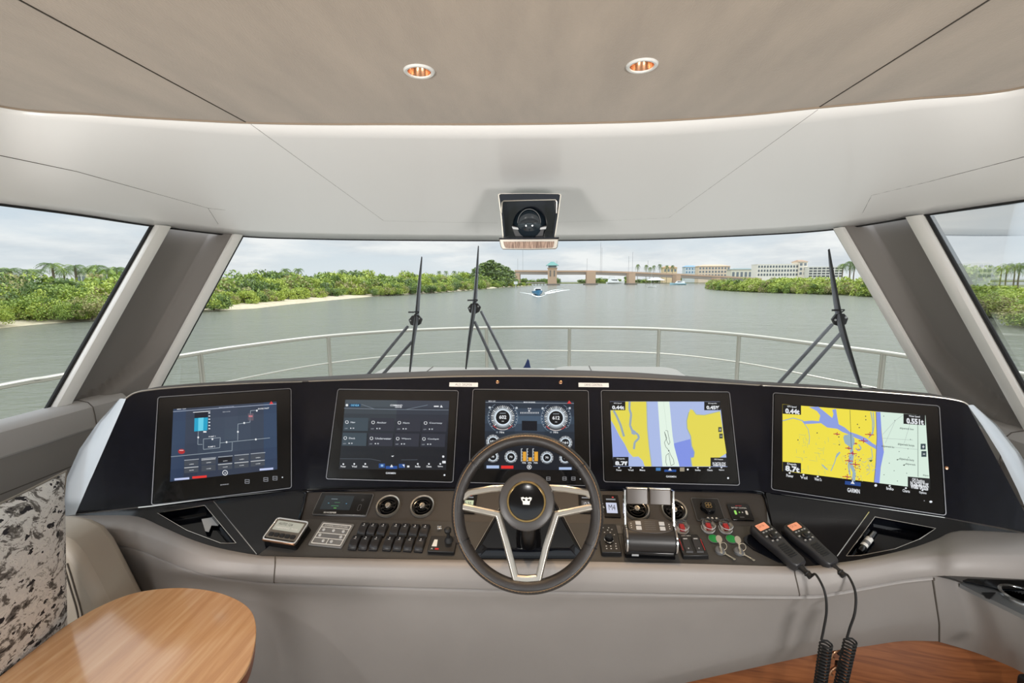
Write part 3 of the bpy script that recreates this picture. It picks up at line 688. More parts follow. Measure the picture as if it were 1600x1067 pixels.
for x, y in ((845, 824), (993, 808), (1066, 798)):
    for (a, b, c, d) in ((-18, -16, 18, -13), (-18, 13, 18, 16), (-18, -16, -15, 16), (15, -16, 18, 16)): s.rect(x+a, y+b, x+c, y+d, (165, 168, 175), 2)
    s.rect(x-12, y-2, x+12, y+2, (165, 168, 175), 2)
s.disc(1125, 791, 5, WH); build(s.mb, 'screen_picture', None, t1, world=True)

# ---- 2 : switching menu display
c2 = crop(490, 590, 740, 760, 1569, 1067)
s = Screen(CEN.sub(0, 0, .0045), c2)
t2 = display('menu_display', 'second fascia display from the left, showing two rows of dark switch tiles', CEN, [(528, 609), (714, 611), (709, 752), (512, 748)], s)
Q = [(312, 216), (1330, 228), (1300, 905), (248, 895)]
for j in range(10):
    v = j/10; k = (1-v); k = k*k
    a, b, c, d = q1(0, v), q1(.5, v), q1(1, v), q1(1, v+.1); e_, f_ = q1(.5, v+.1), q1(0, v+.1)
    s.poly([a, b, e_, f_], (int(16+52*k), int(22+56*k), int(30+56*k)), 0); s.poly([b, c, d, e_], (int(14+44*k), int(19+46*k), int(28+50*k)), 0)
s.line([(470, 262), (600, 308), (900, 314), (1120, 268)], 5, (110, 122, 134)); s.line([(300, 300), (760, 312), (1325, 318)], 5, (120, 130, 142)); s.line([(258, 795), (560, 797), (660, 818)], 4, (80, 88, 98)); s.line([(860, 806), (1020, 804)], 4, (80, 88, 98))
s.rect(350, 256, 460, 288, (22, 60, 92), 2); s.disc(328, 270, 12, WH, 3); s.text('ONE HELM', 366, 262, 446, 280, (120, 190, 230))
s.text('COMMAND', 752, 264, 872, 280, WH); s.text('CENTER', 800, 284, 868, 296, WH); s.rect(1180, 276, 1228, 288, WH, 3); s.poly([(1240, 292), (1252, 268), (1268, 292)], WH, 3)
nm = ['Nav', 'Anchor', 'Horn', 'Courtesy', 'Deck', 'Underwater', 'Wipers', 'Cockpit']
for i in range(8):
    r_, c_ = divmod(i, 4); x = (300 if r_ == 0 else 284)+c_*257; y = (392 if r_ == 0 else 540)+c_*3
    col = (58, 72, 82) if c_ == 0 else (44, 48, 60)
    s.poly([(x+3, y), (x+238, y+3), (x+232, y+130), (x-8, y+126)], col, 1)
    s.ring(x+28, y+44-r_*-8, 14, 5, WH, n=16); s.rect(x+26, y+24+r_*8, x+30, y+38+r_*8, col, 4)
    s.text(nm[i], x+64, y+38+r_*8, x+64+16*len(nm[i]), y+54+r_*8, (200, 205, 212)); s.text('OFF', x+6, y+102, x+36, y+112, (150, 156, 164)); s.disc(x+66, y+104, 6, WH, 3); s.rect(x+84, y+98, x+100, y+110, (170, 175, 182), 3)
s.poly([(760, 768), (790, 764), (776, 778)], WH, 2)
for x, t_ in ((293, 'Power'), (400, 'Vol'), (508, 'Menu'), (1023, 'Info'), (1132, 'Charts'), (1243, 'Options')):
    s.disc(x, 846 if x > 320 else 848, 8, WH, 3, ry=9); s.text(t_, x-26, 862, x+26, 880, WH)
s.rect(640, 842, 700, 884, (30, 74, 140), 1); s.rect(708, 866, 820, 894, (24, 74, 150), 1); s.poly([(750, 878), (766, 850), (782, 878)], WH, 3); s.rect(836, 846, 896, 884, (30, 74, 140), 1); s.poly([(870, 852), (892, 852), (892, 880)], WH, 3); s.rect(660, 852, 684, 872, (140, 180, 220), 3)
s.rect(918, 862, 940, 880, WH, 3); s.disc(1272, 774, 11, WH, 3); s.rect(1262, 816, 1296, 840, WH, 3)
s.text('GARMIN', 708, 928, 806, 944, WH); s.disc(1284, 955, 9, WH, 3)
build(s.mb, 'screen_picture', None, t2, world=True)

# ---- 3 : engine gauge display
c3 = crop(700, 590, 960, 780, 1460, 1067)
s = Screen(CEN.sub(0, 0, .0045), c3)
t3 = display('gauge_display', 'middle fascia display with round engine gauges, behind the steering wheel', CEN, [(740, 609), (918, 611), (922, 757), (733, 754)], s)
Q = [(328, 198), (1104, 206), (1116, 812), (318, 806)]
for j in range(9):
    for i in range(6):
        v = j/9; u = i/6; k = max(0, 1-abs(v-.22)*2.6)*(1-abs(u-.42)*.9)
        s.poly([q1(u, v), q1(u+1/6, v), q1(u+1/6, v+1/9), q1(u, v+1/9)], (int(20+52*k), int(26+66*k), int(36+76*k)), 0)
s.line([(330, 216), (1104, 226)], 4, (150, 160, 172)); s.text('MENU 12:04', 356, 202, 416, 211, WH); s.text('MAIN ENGINES', 664, 212, 766, 222, WH); s.poly([(1044, 228), (1064, 200), (1084, 228)], (215, 60, 60), 2)
def gauge(x, y, r, val, tf, red=True, sub=True):
    for k in range(5): s.ring(x, y, r*(.62+.08*k), r*.085, tuple(int(c*(1-.17*k)) for c in (222, 234, 244)), 2+k*.1)
    s.disc(x, y, r*.575, (14, 18, 24), 2.6)
    n = 30
    for k in range(n+1):
        a = R(135+270*k/n); l0 = r*(.84 if k % 3 else .76); l1 = r*.98
        s.line([(x+math.cos(a)*l0, y+math.sin(a)*l0), (x+math.cos(a)*l1, y+math.sin(a)*l1)], r*(.022 if k % 3 else .05), (240, 244, 248), 4)
    s.text(val, x-tf, y-r*.16, x+tf, y+r*.14, WH, 5, bold=.03)
    if sub:
        s.text('RPM', x-r*.08, y+r*.30, x+r*.08, y+r*.37, WH, 5); s.rect(x-r*.25, y-r*.36, x+r*.25, y-r*.31, (150, 160, 168), 5)
        for sx in (-1, 1):
            s.ring(x+sx*0, y, r*1.24, r*.02, (150, 170, 190), 3, a0=(-60 if sx > 0 else 120), a1=(40 if sx > 0 else 220) if sx > 0 else 240, n=14)
            for k in range(8):
                a = R((-40 if sx > 0 else 140)+k*12); s.disc(x+math.cos(a)*r*1.16, y+math.sin(a)*r*1.16, r*.03, WH, 4, n=8)
    if red:
        s.ring(x, y, r*1.04, r*.045, (235, 225, 220), 5, a0=40, a1=140, n=12); s.ring(x, y, r*1.04, r*.05, (200, 70, 64), 6, a0=40, a1=66, n=6); s.ring(x, y, r*1.04, r*.05, (200, 70, 64), 6, a0=120, a1=140, n=4)
gauge(481, 348, 106, '602', 32); gauge(948, 354, 106, '612', 32)
for x in (470, 942): s.rect(x-48, 472, x-30, 486, (120, 130, 140), 2); s.text('Hrs', x-16, 470, x+24, 488, WH)
gauge(395, 560, 62, '100', 24, False, False); gauge(1030, 572, 62, '101', 24, False, False); gauge(394, 694, 54, '70', 12, False, False); gauge(552, 696, 58, '70', 14, False, False); gauge(868, 702, 58, '70', 14, False, False); gauge(1028, 706, 54, '70', 12, False, False)
for x, y in ((366, 262), (602, 266), (830, 270), (1068, 268)): s.disc(x, y, 10, (190, 198, 206), 2)
s.text('0.0', 700, 266, 730, 278, WH)
for k in range(12): s.rect(636+k*14, 302, 641+k*14, 316, WH, 3)
s.poly([(702, 286), (722, 288), (712, 302)], WH, 4); s.rect(648, 378, 782, 464, (14, 20, 30), 2, sk=.02)
for x0, x1, y0, t_ in ((656, 686, 650, '75'), (706, 736, 700, '28'), (757, 789, 650, '76')):
    s.rect(x0, y0, x1, 732, (226, 164, 56), 2); s.rect(x0-16, 622, x0-8, 736, (180, 186, 190), 2)
    for k in range(5): s.rect(x0-8, 622+k*26, x0-2, 626+k*26, WH, 3)
    s.text(t_+'%', x0-6, 740, x1-2, 754, WH)
s.rect(338, 770, 448, 796, (170, 190, 225), 2); s.rect(466, 772, 574, 798, (225, 44, 40), 2); s.rect(974, 786, 1084, 808, (170, 190, 225), 2); s.ring(713, 783, 18, 5, WH); s.rect(706, 774, 720, 792, WH, 3)
for x in (880, 1022, 1100): s.rect(x-17, 870, x+17, 873, (165, 165, 168), 2); s.rect(x-17, 898, x+17, 901, (165, 165, 168), 2); s.rect(x-17, 884, x+17, 887, (165, 165, 168), 2); s.rect(x-17, 870, x-14, 900, (165, 165, 168), 2); s.rect(x+14, 870, x+17, 900, (165, 165, 168), 2)
s.disc(1160, 890, 5, WH)
build(s.mb, 'screen_picture', None, t3, world=True)

# ---- 4 : close-up chart
YL, YD, BL, BM, BD, PG = (230, 222, 98), (226, 214, 84), (170, 186, 228), (150, 166, 224), (128, 146, 226), (226, 242, 228)
def corner_boxes(s, a, b, c, d): pass
c4 = crop(930, 590, 1180, 770, 1482, 1067)
s = Screen(CEN.sub(0, 0, .0045), c4)
t4 = display('chart_display', 'fourth fascia display from the left, showing a close-up yellow and blue river chart', CEN, [(940, 610), (1137, 614), (1156, 758), (944, 751)], s)
s.poly([(136, 220), (1155, 222), (1225, 826), (168, 822)], BL, 0)
s.poly([(142, 305), (474, 222), (480, 460), (500, 640), (520, 822), (458, 822), (440, 770), (400, 730), (350, 735), (310, 690), (270, 610), (225, 540), (180, 450), (146, 395)], YD, 2)
s.poly([(142, 305), (278, 300), (278, 222), (474, 222), (476, 300), (300, 420), (146, 395)], YD, 2)
s.poly([(150, 400), (180, 455), (225, 545), (275, 620), (310, 700), (308, 736), (164, 736)], BM, 1.5)
s.line([(170, 305), (200, 360), (235, 440), (266, 545)], 20, (150, 168, 178), 3); s.line([(318, 222), (316, 290), (332, 340), (322, 440), (345, 500), (395, 525), (405, 560), (365, 600), (358, 662)], 20, (150, 168, 182), 3)
s.poly([(335, 470), (378, 500), (366, 532), (335, 520)], (150, 168, 190), 3.2); s.line([(476, 222), (484, 470), (500, 640), (524, 822)], 9, (164, 178, 186), 3)
s.poly([(578, 222), (686, 222), (716, 540), (732, 640), (780, 822), (622, 822), (600, 540)], PG, 3)
s.poly([(725, 610), (880, 568), (890, 640), (918, 690), (912, 735), (882, 742), (892, 822), (780, 822)], BD, 1.5)
s.poly([(880, 292), (905, 300), (935, 340), (1010, 345), (1155, 308), (1215, 700), (1150, 740), (1070, 742), (1070, 822), (900, 822), (885, 740), (916, 735), (918, 680), (892, 630), (884, 540), (850, 470), (846, 400), (865, 330)], YD, 2)
s.line([(865, 320), (846, 400), (850, 470), (884, 545), (892, 630), (918, 690), (912, 735), (884, 742), (894, 822)], 7, (150, 170, 170), 3); s.line([(905, 300), (935, 342), (1010, 347), (1155, 312)], 6, (170, 185, 150), 3)
bk = (60, 70, 66)
s.line([(650, 490), (670, 492), (678, 540), (692, 600), (680, 622), (664, 590), (650, 540), (640, 500), (662, 560), (640, 600), (652, 640), (680, 672), (700, 720), (724, 760), (730, 800), (700, 815), (690, 760), (680, 700), (656, 720), (652, 780), (664, 815)], 3.5, bk, 4)
s.disc(680, 677, 6, bk, 4); s.line([(632, 222), (662, 480)], 1.5, (170, 190, 176), 4)
def chartbox(s, x0, y0, x1, y1, t1_, t2_, sk=0):
    s.rect(x0, y0, x1, y1, (16, 18, 22), 5, sk=sk); w = x1-x0; h = y1-y0
    s.text(t1_, x0+w*.25, y0+h*.14+sk*w/2, x0+w*.75, y0+h*.28+sk*w/2, WH, 6); s.text(t2_, x0+w*.14, y0+h*.48+sk*w/2, x0+w*.92, y0+h*.90+sk*w/2, WH, 6, bold=.05)
chartbox(s, 136, 222, 278, 302, 'GPS Speed', '0.44t'); chartbox(s, 1008, 224, 1160, 302, 'Depth', '0.45%'); chartbox(s, 164, 734, 308, 820, 'Depth', '8.7f')
s.rect(1066, 740, 1222, 822, (16, 18, 22), 5); s.text('GPS Position', 1100, 752, 1180, 762, WH, 6); s.text('N 26\u00b053.774\'', 1086, 784, 1204, 802, WH, 6, bold=.04); s.text('W080\u00b003.832\'', 1086, 804, 1206, 820, WH, 6, bold=.04)
for y in (482, 542): s.rect(1138+(y-482)*.15, y-24, 1170+(y-482)*.15, y+22, (70, 76, 60), 5); s.rect(1146+(y-482)*.15, y-3, 1164+(y-482)*.15, y+3, (190, 195, 190), 6)
s.rect(1152, 470, 1157, 494, (190, 195, 190), 6)
for x, t_ in ((220, 'Power'), (328, 'Vol'), (436, 'Menu'), (950, 'Info'), (1060, 'Charts'), (1168, 'Options')): s.disc(x, 834, 8, WH, 3, ry=6); s.text(t_, x-24, 848, x+24, 864, WH)
s.rect(562, 834, 606, 862, (64, 120, 176), 2); s.rect(640, 852, 750, 872, (24, 74, 150), 1); s.poly([(676, 860), (692, 836), (708, 860)], WH, 3); s.rect(784, 832, 826, 868, (150, 140, 120), 2); s.disc(856, 850, 9, WH, 3)
s.text('GARMIN', 656, 908, 748, 924, WH); s.disc(1230, 930, 9, WH, 3)
build(s.mb, 'screen_picture', None, t4, world=True)

# ---- 5 : wide chart
c5 = crop(1190, 600, 1500, 810, 1575, 1067)
s = Screen(RIG.sub(0, 0, .0045), c5)
t5 = display('chart_display', 'rightmost fascia display, showing a detailed coastal chart with pale sea on its right', RIG, [(1208, 616), (1464, 633), (1478, 803), (1207, 765)], s)
Y2 = (238, 222, 72); PS = (214, 234, 220)
s.poly([(166, 160), (1300, 248), (1338, 836), (166, 690)], Y2, 0)
s.poly([(938, 220), (1300, 248), (1338, 836), (930, 786), (950, 640), (972, 520), (955, 380)], PS, 1)
s.poly([(905, 220), (942, 222), (952, 380), (970, 540), (945, 660), (935, 786), (892, 780), (905, 600), (912, 400)], BD, 2); s.line([(908, 222), (914, 420), (906, 620), (892, 780)], 6, (120, 120, 130), 3)
lb = (140, 158, 222); lg = (150, 176, 190)
s.poly([(375, 182), (450, 180), (500, 220), (560, 270), (570, 240), (560, 205), (590, 196), (600, 260), (612, 320), (660, 345), (700, 380), (760, 400), (830, 430), (880, 470), (930, 500), (912, 520), (860, 490), (800, 450), (740, 425), (690, 400), (640, 380), (600, 355), (560, 350), (520, 345), (470, 310), (400, 315), (340, 318), (320, 296), (400, 290), (455, 295), (465, 250), (440, 215)], lb, 2)
s.line([(166, 292), (250, 270), (330, 292)], 7, lg, 2); s.line([(330, 300), (370, 360), (380, 420), (375, 480)], 5, lg, 2)
s.poly([(655, 405), (700, 400), (735, 430), (740, 480), (700, 500), (660, 470), (648, 430)], lg, 2.5)
rd = random.Random(4)
for pts, w in (([(715, 400), (712, 520), (720, 560), (708, 640), (735, 700), (728, 770)], 26), ([(865, 220), (880, 300), (880, 380), (850, 430)], 8), ([(885, 222), (892, 330), (880, 400)], 8), ([(700, 560), (690, 650), (700, 720)], 12), ([(600, 550), (580, 620), (550, 690)], 7), ([(620, 540), (590, 580)], 14), ([(480, 640), (520, 680)], 9), ([(870, 510), (880, 580), (865, 610)], 6), ([(770, 480), (790, 510), (770, 530), (745, 510)], 9)): s.line(pts, w, lg, 2.5)
for k in range(46):
    x = rd.uniform(260, 660); y = rd.uniform(400, 690)*1-(x-400)*-.06; a = rd.choice((1.35, 1.5, .2, 1.25)); l = rd.uniform(12, 60); s.line([(x, y), (x+math.cos(a)*l, y+math.sin(a)*l*.8)], 3, (190, 196, 120), 1.5)
for k in range(50):
    x = rd.uniform(640, 880); y = rd.uniform(560, 760); s.line([(x, y), (x+rd.uniform(-30, 30), y+rd.uniform(-30, 30))], 3.5, rd.choice((lg, (186, 190, 130), (170, 180, 160))), 3)
rdc = (190, 40, 52)
for x, y, l in ((595, 396, 26), (805, 450, 36), (855, 400, 36), (688, 508, 26), (720, 550, 34), (690, 608, 30), (740, 636, 38), (676, 735, 36), (745, 472, 14)):
    s.line([(x-l, y), (x+l, y+3)], 6, rdc, 4); s.line([(x+4, y-l*.55), (x+2, y+l*.5)], 6, rdc, 4); s.line([(x-l*.4, y-l*.2), (x+l*.5, y+l*.3)], 3.5, (110, 50, 110), 4.4)
for k in range(40):
    x = rd.uniform(660, 790); y = rd.uniform(500, 760); s.disc(x, y, 4, rd.choice((rdc, (160, 60, 110), (80, 80, 140))), 4.5, n=7)
for x, y in ((440, 388), (824, 256), (774, 346), (615, 482), (826, 284), (612, 420), (288, 444), (760, 320)): s.disc(x, y, 5, (60, 70, 70), 4, n=8)
s.line([(700, 205), (712, 520)], 3.5, (80, 90, 70), 4); s.line([(1238, 310), (1240, 736)], 3.5, (70, 80, 74), 4)
gl = (176, 190, 184)
for l_ in ([(960, 400), (1060, 290), (1130, 240)], [(1060, 290), (980, 470)], [(960, 430), (1200, 445)], [(1175, 320), (1130, 470)], [(975, 495), (1240, 520)]): s.line(l_, 3, gl, 4)
for x, y in ((968, 255), (1056, 290), (1050, 688), (1160, 514), (1165, 582), (1180, 440), (970, 720), (1150, 708), (1012, 628), (1090, 536), (1076, 770)): s.disc(x, y, 4, (110, 124, 116), 4.5, n=7)
for x, y, w in ((1095, 352, 110), (950, 494, 100), (1080, 480, 130), (1090, 596, 118), (1140, 634, 80), (1278, 722, 50)): s.text('shipwreck buoys'[:max(4, w//8)], x, y, x+w, y+9, (96, 108, 104), 4.5)
s.poly([(1066, 600), (1088, 594), (1078, 606)], (60, 66, 62), 5); s.poly([(1118, 642), (1140, 636), (1130, 650)], (60, 66, 62), 5); s.poly([(850, 604), (882, 602), (866, 620)], (70, 90, 40), 5)
chartbox(s, 166, 162, 312, 236, 'GPS Speed', '0.44t', .06); chartbox(s, 1124, 236, 1296, 316, 'Water Speed', '0.551t', .07); chartbox(s, 166, 616, 312, 692, 'Depth', '8.7t', .08)
s.rect(1158, 734, 1336, 822, (16, 18, 22), 5, sk=.09); s.text('GPS Position', 1192, 758, 1290, 772, WH, 6); s.text('N 26\u00b050.719\'', 1180, 786, 1320, 806, WH, 6, bold=.04); s.text('W080\u00b004.026\'', 1180, 808, 1322, 828, WH, 6, bold=.04)
for y in (498, 556): s.rect(1260+(y-498)*.1, y-24, 1300+(y-498)*.1, y+22, (54, 72, 78), 5); s.rect(1272+(y-498)*.1, y-3, 1290+(y-498)*.1, y+3, WH, 6)
s.rect(1278, 486, 1283, 510, WH, 6)
for x, y, t_ in ((222, 716, 'Power'), (332, 730, 'Vol'), (445, 744, 'Where To'), (1016, 818, 'Info'), (1144, 836, 'Charts'), (1276, 852, 'Options')): s.disc(x, y-10, 8, WH, 3, ry=7); s.text(t_, x-26, y+4, x+30, y+20, WH)
s.poly([(662, 768), (788, 782), (786, 812), (660, 796)], (24, 66, 136), 1); s.poly([(706, 790), (722, 766), (738, 794)], WH, 3); s.disc(905, 804, 11, WH, 3)
s.text('GARMIN', 680, 836, 778, 856, WH); s.disc(1342, 934, 12, WH, 3, ry=9); s.disc(1290, 926, 4, (160, 160, 165), 3)
build(s.mb, 'screen_picture', None, t5, world=True)

# labels and lamps on the fascia top
s = Screen(CEN, lambda x, y: (x, y))
for (x0, x1, y0, y1, tx, lb_) in ((702, 747, 598, 604, 'ALS: 202936', 'small white label strip on the fascia top, left of the middle display'), (904, 951, 598.5, 604.5, 'DRIVE CONTROL', 'small white label strip on the fascia top, right of the middle display')):
    a, b = CEN.uv(x0, y1), CEN.uv(x1, y0); t = thing('label_strip', lb_, 'label', CEN.M((a[0]+b[0])/2, a[1]), 'label strips on the fascia top')
    m = MB(CEN.M()); m.box(b[0]-a[0], b[1]-a[1], .0012, ((a[0]+b[0])/2, (a[1]+b[1])/2, .0008), WHITE); build(m, 'strip', None, t, world=True)
    m = MB(CEN.M()); m.text(tx, a[0]+.02, a[1]+.0035, b[0]-.02, b[1]-.0035, .0016, mat('label_ink', (120, 122, 128), .6)); build(m, 'lettering', None, t, world=True)
for x, y, lb_ in ((777.5, 596.8, 'tiny brass lamp on the fascia top above the left of the middle display'), (876, 597.3, 'tiny brass lamp on the fascia top above the right of the middle display')):
    a = CEN.uv(x, y); m = MB(); m.lathe([(.0058, 0), (.0055, .0012), (.003, .002), (0, .0022)], 20, COPPER); tag(build(m, 'indicator_lamp', M=CEN.M(*a)), lb_, 'lamp', 'brass indicator lamps')
a = RIG.uv(*c5(1468, 665)); m = MB(); m.lathe([(.004, 0), (.004, .0012), (0, .002)], 16, COPPER); tag(build(m, 'indicator_lamp', M=RIG.M(*a)), 'tiny brass lamp on the fascia, right of the rightmost chart display', 'lamp')

# ================================================================== STEERING WHEEL
WC = Vector((.008, .985, 0)); WC = P(824, 802, y=.985)
WP = Panel(WC, (1, 0, 0), (0, math.sin(R(24)), math.cos(R(24))))
cw = crop(690, 660, 960, 940, 1029, 1067)
def wuv(x, y, n=0): return WP.uv(*cw(x, y), n)
wheel = thing('steering_wheel', 'leather-rimmed steering wheel with three silver looped spokes and a crown badge on its hub', 'steering wheel', WP.M())
lw_, rw_, tp_, bt_ = wuv(48, 545), wuv(975, 545), wuv(515, 72), wuv(505, 1015)
cxw, cyw = (lw_[0]+rw_[0])/2, (tp_[1]+bt_[1])/2; RO = ((rw_[0]-lw_[0])+(tp_[1]-bt_[1]))/4
RM = RO-.0145
RIML = mat('rim_leather', (44, 41, 40), .27, bump=.35, bscale=650)
m = MB(); n = 120; rows_ = []
for i in range(n):
    a = 2*math.pi*i/n; tub = []
    for k in range(16):
        b = 2*math.pi*k/16; rr = .0145; fl_ = 1.0
        x = RM+rr*math.cos(b); z = rr*1.12*math.sin(b)
        tub.append((cxw+x*math.cos(a), cyw+x*math.sin(a), z))
    rows_.append(tub)
rows_.append(rows_[0]); m.grid(rows_, RIML, closed=True, flip=True); build(m, 'rim', None, wheel)
def arc_pts(r, a0, a1, z, k=40): return [(cxw+r*math.cos(R(a0+(a1-a0)*i/k)), cyw+r*math.sin(R(a0+(a1-a0)*i/k)), z) for i in range(k+1)]
STITCH = mat('stitching', (178, 140, 92), .5)
m = MB(); m.tube(arc_pts(RM+.006, 0, 360, .0140, 110), .0008, 6, True, STITCH)
for i in range(150):
    a = 360*i/150; p0 = arc_pts(RM+.003, a, a, .0148, 1)[0]; p1 = arc_pts(RM+.008, a+.9, a+.9, .0128, 1)[0]
    m.tube([p0, p1], .0007, 4, mt=STITCH)
build(m, 'rim_stitching', None, wheel)
for a in (38.5, 141.5, 206, 334):
    m = MB(); M_ = Matrix.Translation((cxw+RM*math.cos(R(a)), cyw+RM*math.sin(R(a)), 0)) @ Matrix.Rotation(R(a), 4, 'Z') @ Matrix.Rotation(R(90), 4, 'X')
    m.lathe([(.0128, -.0012), (.0150, -.0012), (.0150, .0012), (.0128, .0012)], 24, BLACK, M_ @ Matrix.Diagonal((1, 1.12, 1, 1)), False); build(m, 'rim_joint', None, wheel)
# looped spokes
path = [wuv(*p) for p in [(420, 388), (300, 394), (166, 416), (128, 448), (96, 494), (225, 522), (338, 546), (392, 740), (440, 925), (508, 932), (578, 925), (622, 740), (684, 546), (800, 522), (936, 494), (902, 448), (864, 416), (728, 394), (612, 388)]]
def ribbon(path, w, z0, z1, mt, closed=False):
    n = len(path); L_, R_ = [], []
    for i in range(n):
        a = Vector(path[max(0, i-1)] if not closed else path[i-1]); b = Vector(path[i]); c = Vector(path[min(n-1, i+1)] if not closed else path[(i+1) % n])
        d0 = (b-a).normalized() if (b-a).length > 1e-9 else (c-b).normalized(); d1 = (c-b).normalized() if (c-b).length > 1e-9 else d0
        n0 = Vector((-d0.y, d0.x)); n1 = Vector((-d1.y, d1.x)); mm_ = (n0+n1).normalized(); k = w/2/max(.45, mm_.dot(n0))
        L_.append(b+mm_*k); R_.append(b-mm_*k)
    m_ = MB(); rr = []
    for l, r in zip(L_, R_):
        c = (l+r)/2
        rr.append([(l.x, l.y, z0), (l.x, l.y, z1-.003), (l.x+(c.x-l.x)*.45, l.y+(c.y-l.y)*.45, z1), (r.x+(c.x-r.x)*.45, r.y+(c.y-r.y)*.45, z1), (r.x, r.y, z1-.003), (r.x, r.y, z0)])
    m_.grid(rr, mt, closed=True, flip=True); return m_
m = ribbon(path, .0148, -.004, .008, SATIN)
sp_ = build(m, 'spoke_frame', None, wheel, bevel=.0006)
# hub
hc = wuv(505, 470, .02)
H0 = Matrix.Translation((hc[0], hc[1], 0)); HS = 1.42; H = H0 @ Matrix.Diagonal((HS, HS, 1, 1))
m = MB(); m.lathe([(.030, -.045), (.040, -.035), (.0445, -.01), (.0445, .012), (.0425, .019), (.0365, .0225), (.031, .0225)], 56, mat('hub_cover', (66, 63, 62), .4), H); build(m, 'hub', None, wheel)
m = MB(); m.lathe([(.0268, .022), (.0280, .0250), (.0302, .0250), (.0314, .022)], 56, GOLD, H, False); build(m, 'hub_ring', None, wheel)
m = MB(); m.lathe([(.0280, .0215), (.0278, .0232), (.022, .0246), (.010, .0254), (0, .0256)], 56, BLACK_G, H); badge = build(m, 'hub_badge', None, wheel)
m = MB(); u = .0135/40
cp = [(-36, 22), (-20, 26), (-14, 20), (-4, 22), (0, 27), (4, 22), (14, 20), (20, 26), (36, 22), (33, 8), (24, -2), (22, -20), (-22, -20), (-24, -2), (-33, 8)]
m.prism([(hc[0]+x*u, hc[1]+.0005+y*u*1.05) for x, y in cp], .0252, .0262, WHITE)
m.prism([(hc[0]+x*u, hc[1]+y*u) for x, y in [(-26, 14), (-10, 16), (-6, 8), (-14, 3), (-24, 8)]], .0261, .0264, BLACK_G); m.prism([(hc[0]+x*u, hc[1]+y*u) for x, y in [(26, 14), (24, 8), (14, 3), (6, 8), (10, 16)]], .0261, .0264, BLACK_G)
e_ = build(m, 'crown_emblem', None); e_.parent = badge
# column behind the hub and its mount on the console
m = MB(); m.lathe([(.034, -.12), (.036, -.10), (.033, -.06), (.040, -.04), (.038, -.03)], 40, mat('column_cover', (52, 49, 48), .35), H); build(m, 'column', None, wheel)
m = MB(); m.lathe([(.0375, -.101), (.0392, -.099), (.0375, -.097)], 40, CHROME, H, False); build(m, 'column_ring', None, wheel)
mt_ = thing('column_mount', 'glossy black A-shaped steering column mount rising from the console behind the wheel', 'mount', CON.M(*CON.uv(826, 868)), None)
out = [(737, 866), (752, 840), (776, 800), (790, 772), (800, 766), (852, 766), (864, 772), (878, 800), (900, 840), (914, 866), (905, 874), (746, 874)]
m = MB(CON.M()); q = [CON.uv(*p) for p in out]; cx_ = sum(a for a, b in q)/len(q); cy_ = sum(b for a, b in q)/len(q)
m.prism(q, 0.0005, .022, GLOSS_F, top=[(cx_+(a-cx_)*.82, cy_+(b-cy_)*.86) for a, b in q]); build(m, 'housing', None, mt_, world=True, bevel=.002)
for seq in ([(741, 862), (756, 836), (778, 798), (791, 774)], [(910, 862), (896, 836), (876, 798), (862, 774)]):
    m = MB(); m.tube([CON.hit(*p, n=.006) for p in seq], .0014, 6, mt=SATIN); build(m, 'bright_edge', None, mt_, world=True)
m = MB(); a = WP.at(hc[0], hc[1], -.112); b = CON.at(*CON.uv(826, 850), .018); m.tube([a, a.lerp(b, .5), b], [.030, .031, .036], 28, mt=BLACK_G); build(m, 'column_tube', None, mt_, world=True)

# ================================================================== CONSOLE CONTROLS
c7 = crop(380, 750, 700, 890, 1600, 700)
c8 = crop(930, 740, 1200, 900, 1600, 948)
def cu7(x, y, pan=CON, n=0): return pan.uv(*c7(x, y), n)
def cu8(x, y, pan=CON, n=0): return pan.uv(*c8(x, y), n)
def quad_of(pan, cm, pts):
    q = [pan.uv(*cm(*p)) for p in pts]; return q
def area_poly(q):
    a = sum(q[i][0]*q[(i+1) % len(q)][1]-q[(i+1) % len(q)][0]*q[i][1] for i in range(len(q))); return q if a > 0 else q[::-1]
def boxfit(q):
    x0 = (q[0][0]+q[3][0])/2; x1 = (q[1][0]+q[2][0])/2; y1 = (q[0][1]+q[1][1])/2; y0 = (q[2][1]+q[3][1])/2
    return (x0+x1)/2, (y0+y1)/2, abs(x1-x0), abs(y1-y0)
# 1. raised wedge display with chrome and copper trim
q = quad_of(CON, c7, [(255, 335), (540, 340), (455, 545), (185, 540)]); cx, cy, w, h = boxfit(q); h = .075; w = .105
o1 = thing('autopilot_unit', 'raised wedge-shaped control unit with silver face and copper trim, leftmost on the console', 'control unit', CON.M(cx, cy-.005, 0, R(-7)))
m = MB(); m.prism(rrect(w, h, .006), 0, .022, BLACK_G, top=rrect(w-.006, h-.006, .006)); build(m, 'base', None, o1, bevel=.002)
Fp = Matrix.Translation((0, 0, .028)) @ Matrix.Rotation(R(5), 4, 'X')
m = MB(); m.ring(rrect(w, h, .009), rrect(w-.008, h-.010, .006), -.006, .0022, CHROME, Fp); build(m, 'face_frame', None, o1, bevel=.001)
m = MB(); m.box(w-.006, .006, .008, (0, -h/2+.002, -.002), COPPER, Fp); build(m, 'copper_band', None, o1, bevel=.001)
m = MB(Fp); m.prism(rrect(w-.009, h-.014, .004, 4, 0, .002), -.004, .0012, mat('face_glass', (92, 86, 78), .12)); m.prism(rrect(w-.02, .030, .002, 3, 0, .012), .0012, .0018, mat('grey_lcd', (176, 182, 176), .2)); 
m.text('AUTO 124', -.034, .014, .010, .022, .0021, BLACK); m.text('HEADING', -.034, .003, .008, .0085, .0021, WHITE); m.text('MODE', .014, .003, .034, .0085, .0021, WHITE); build(m, 'face', None, o1)
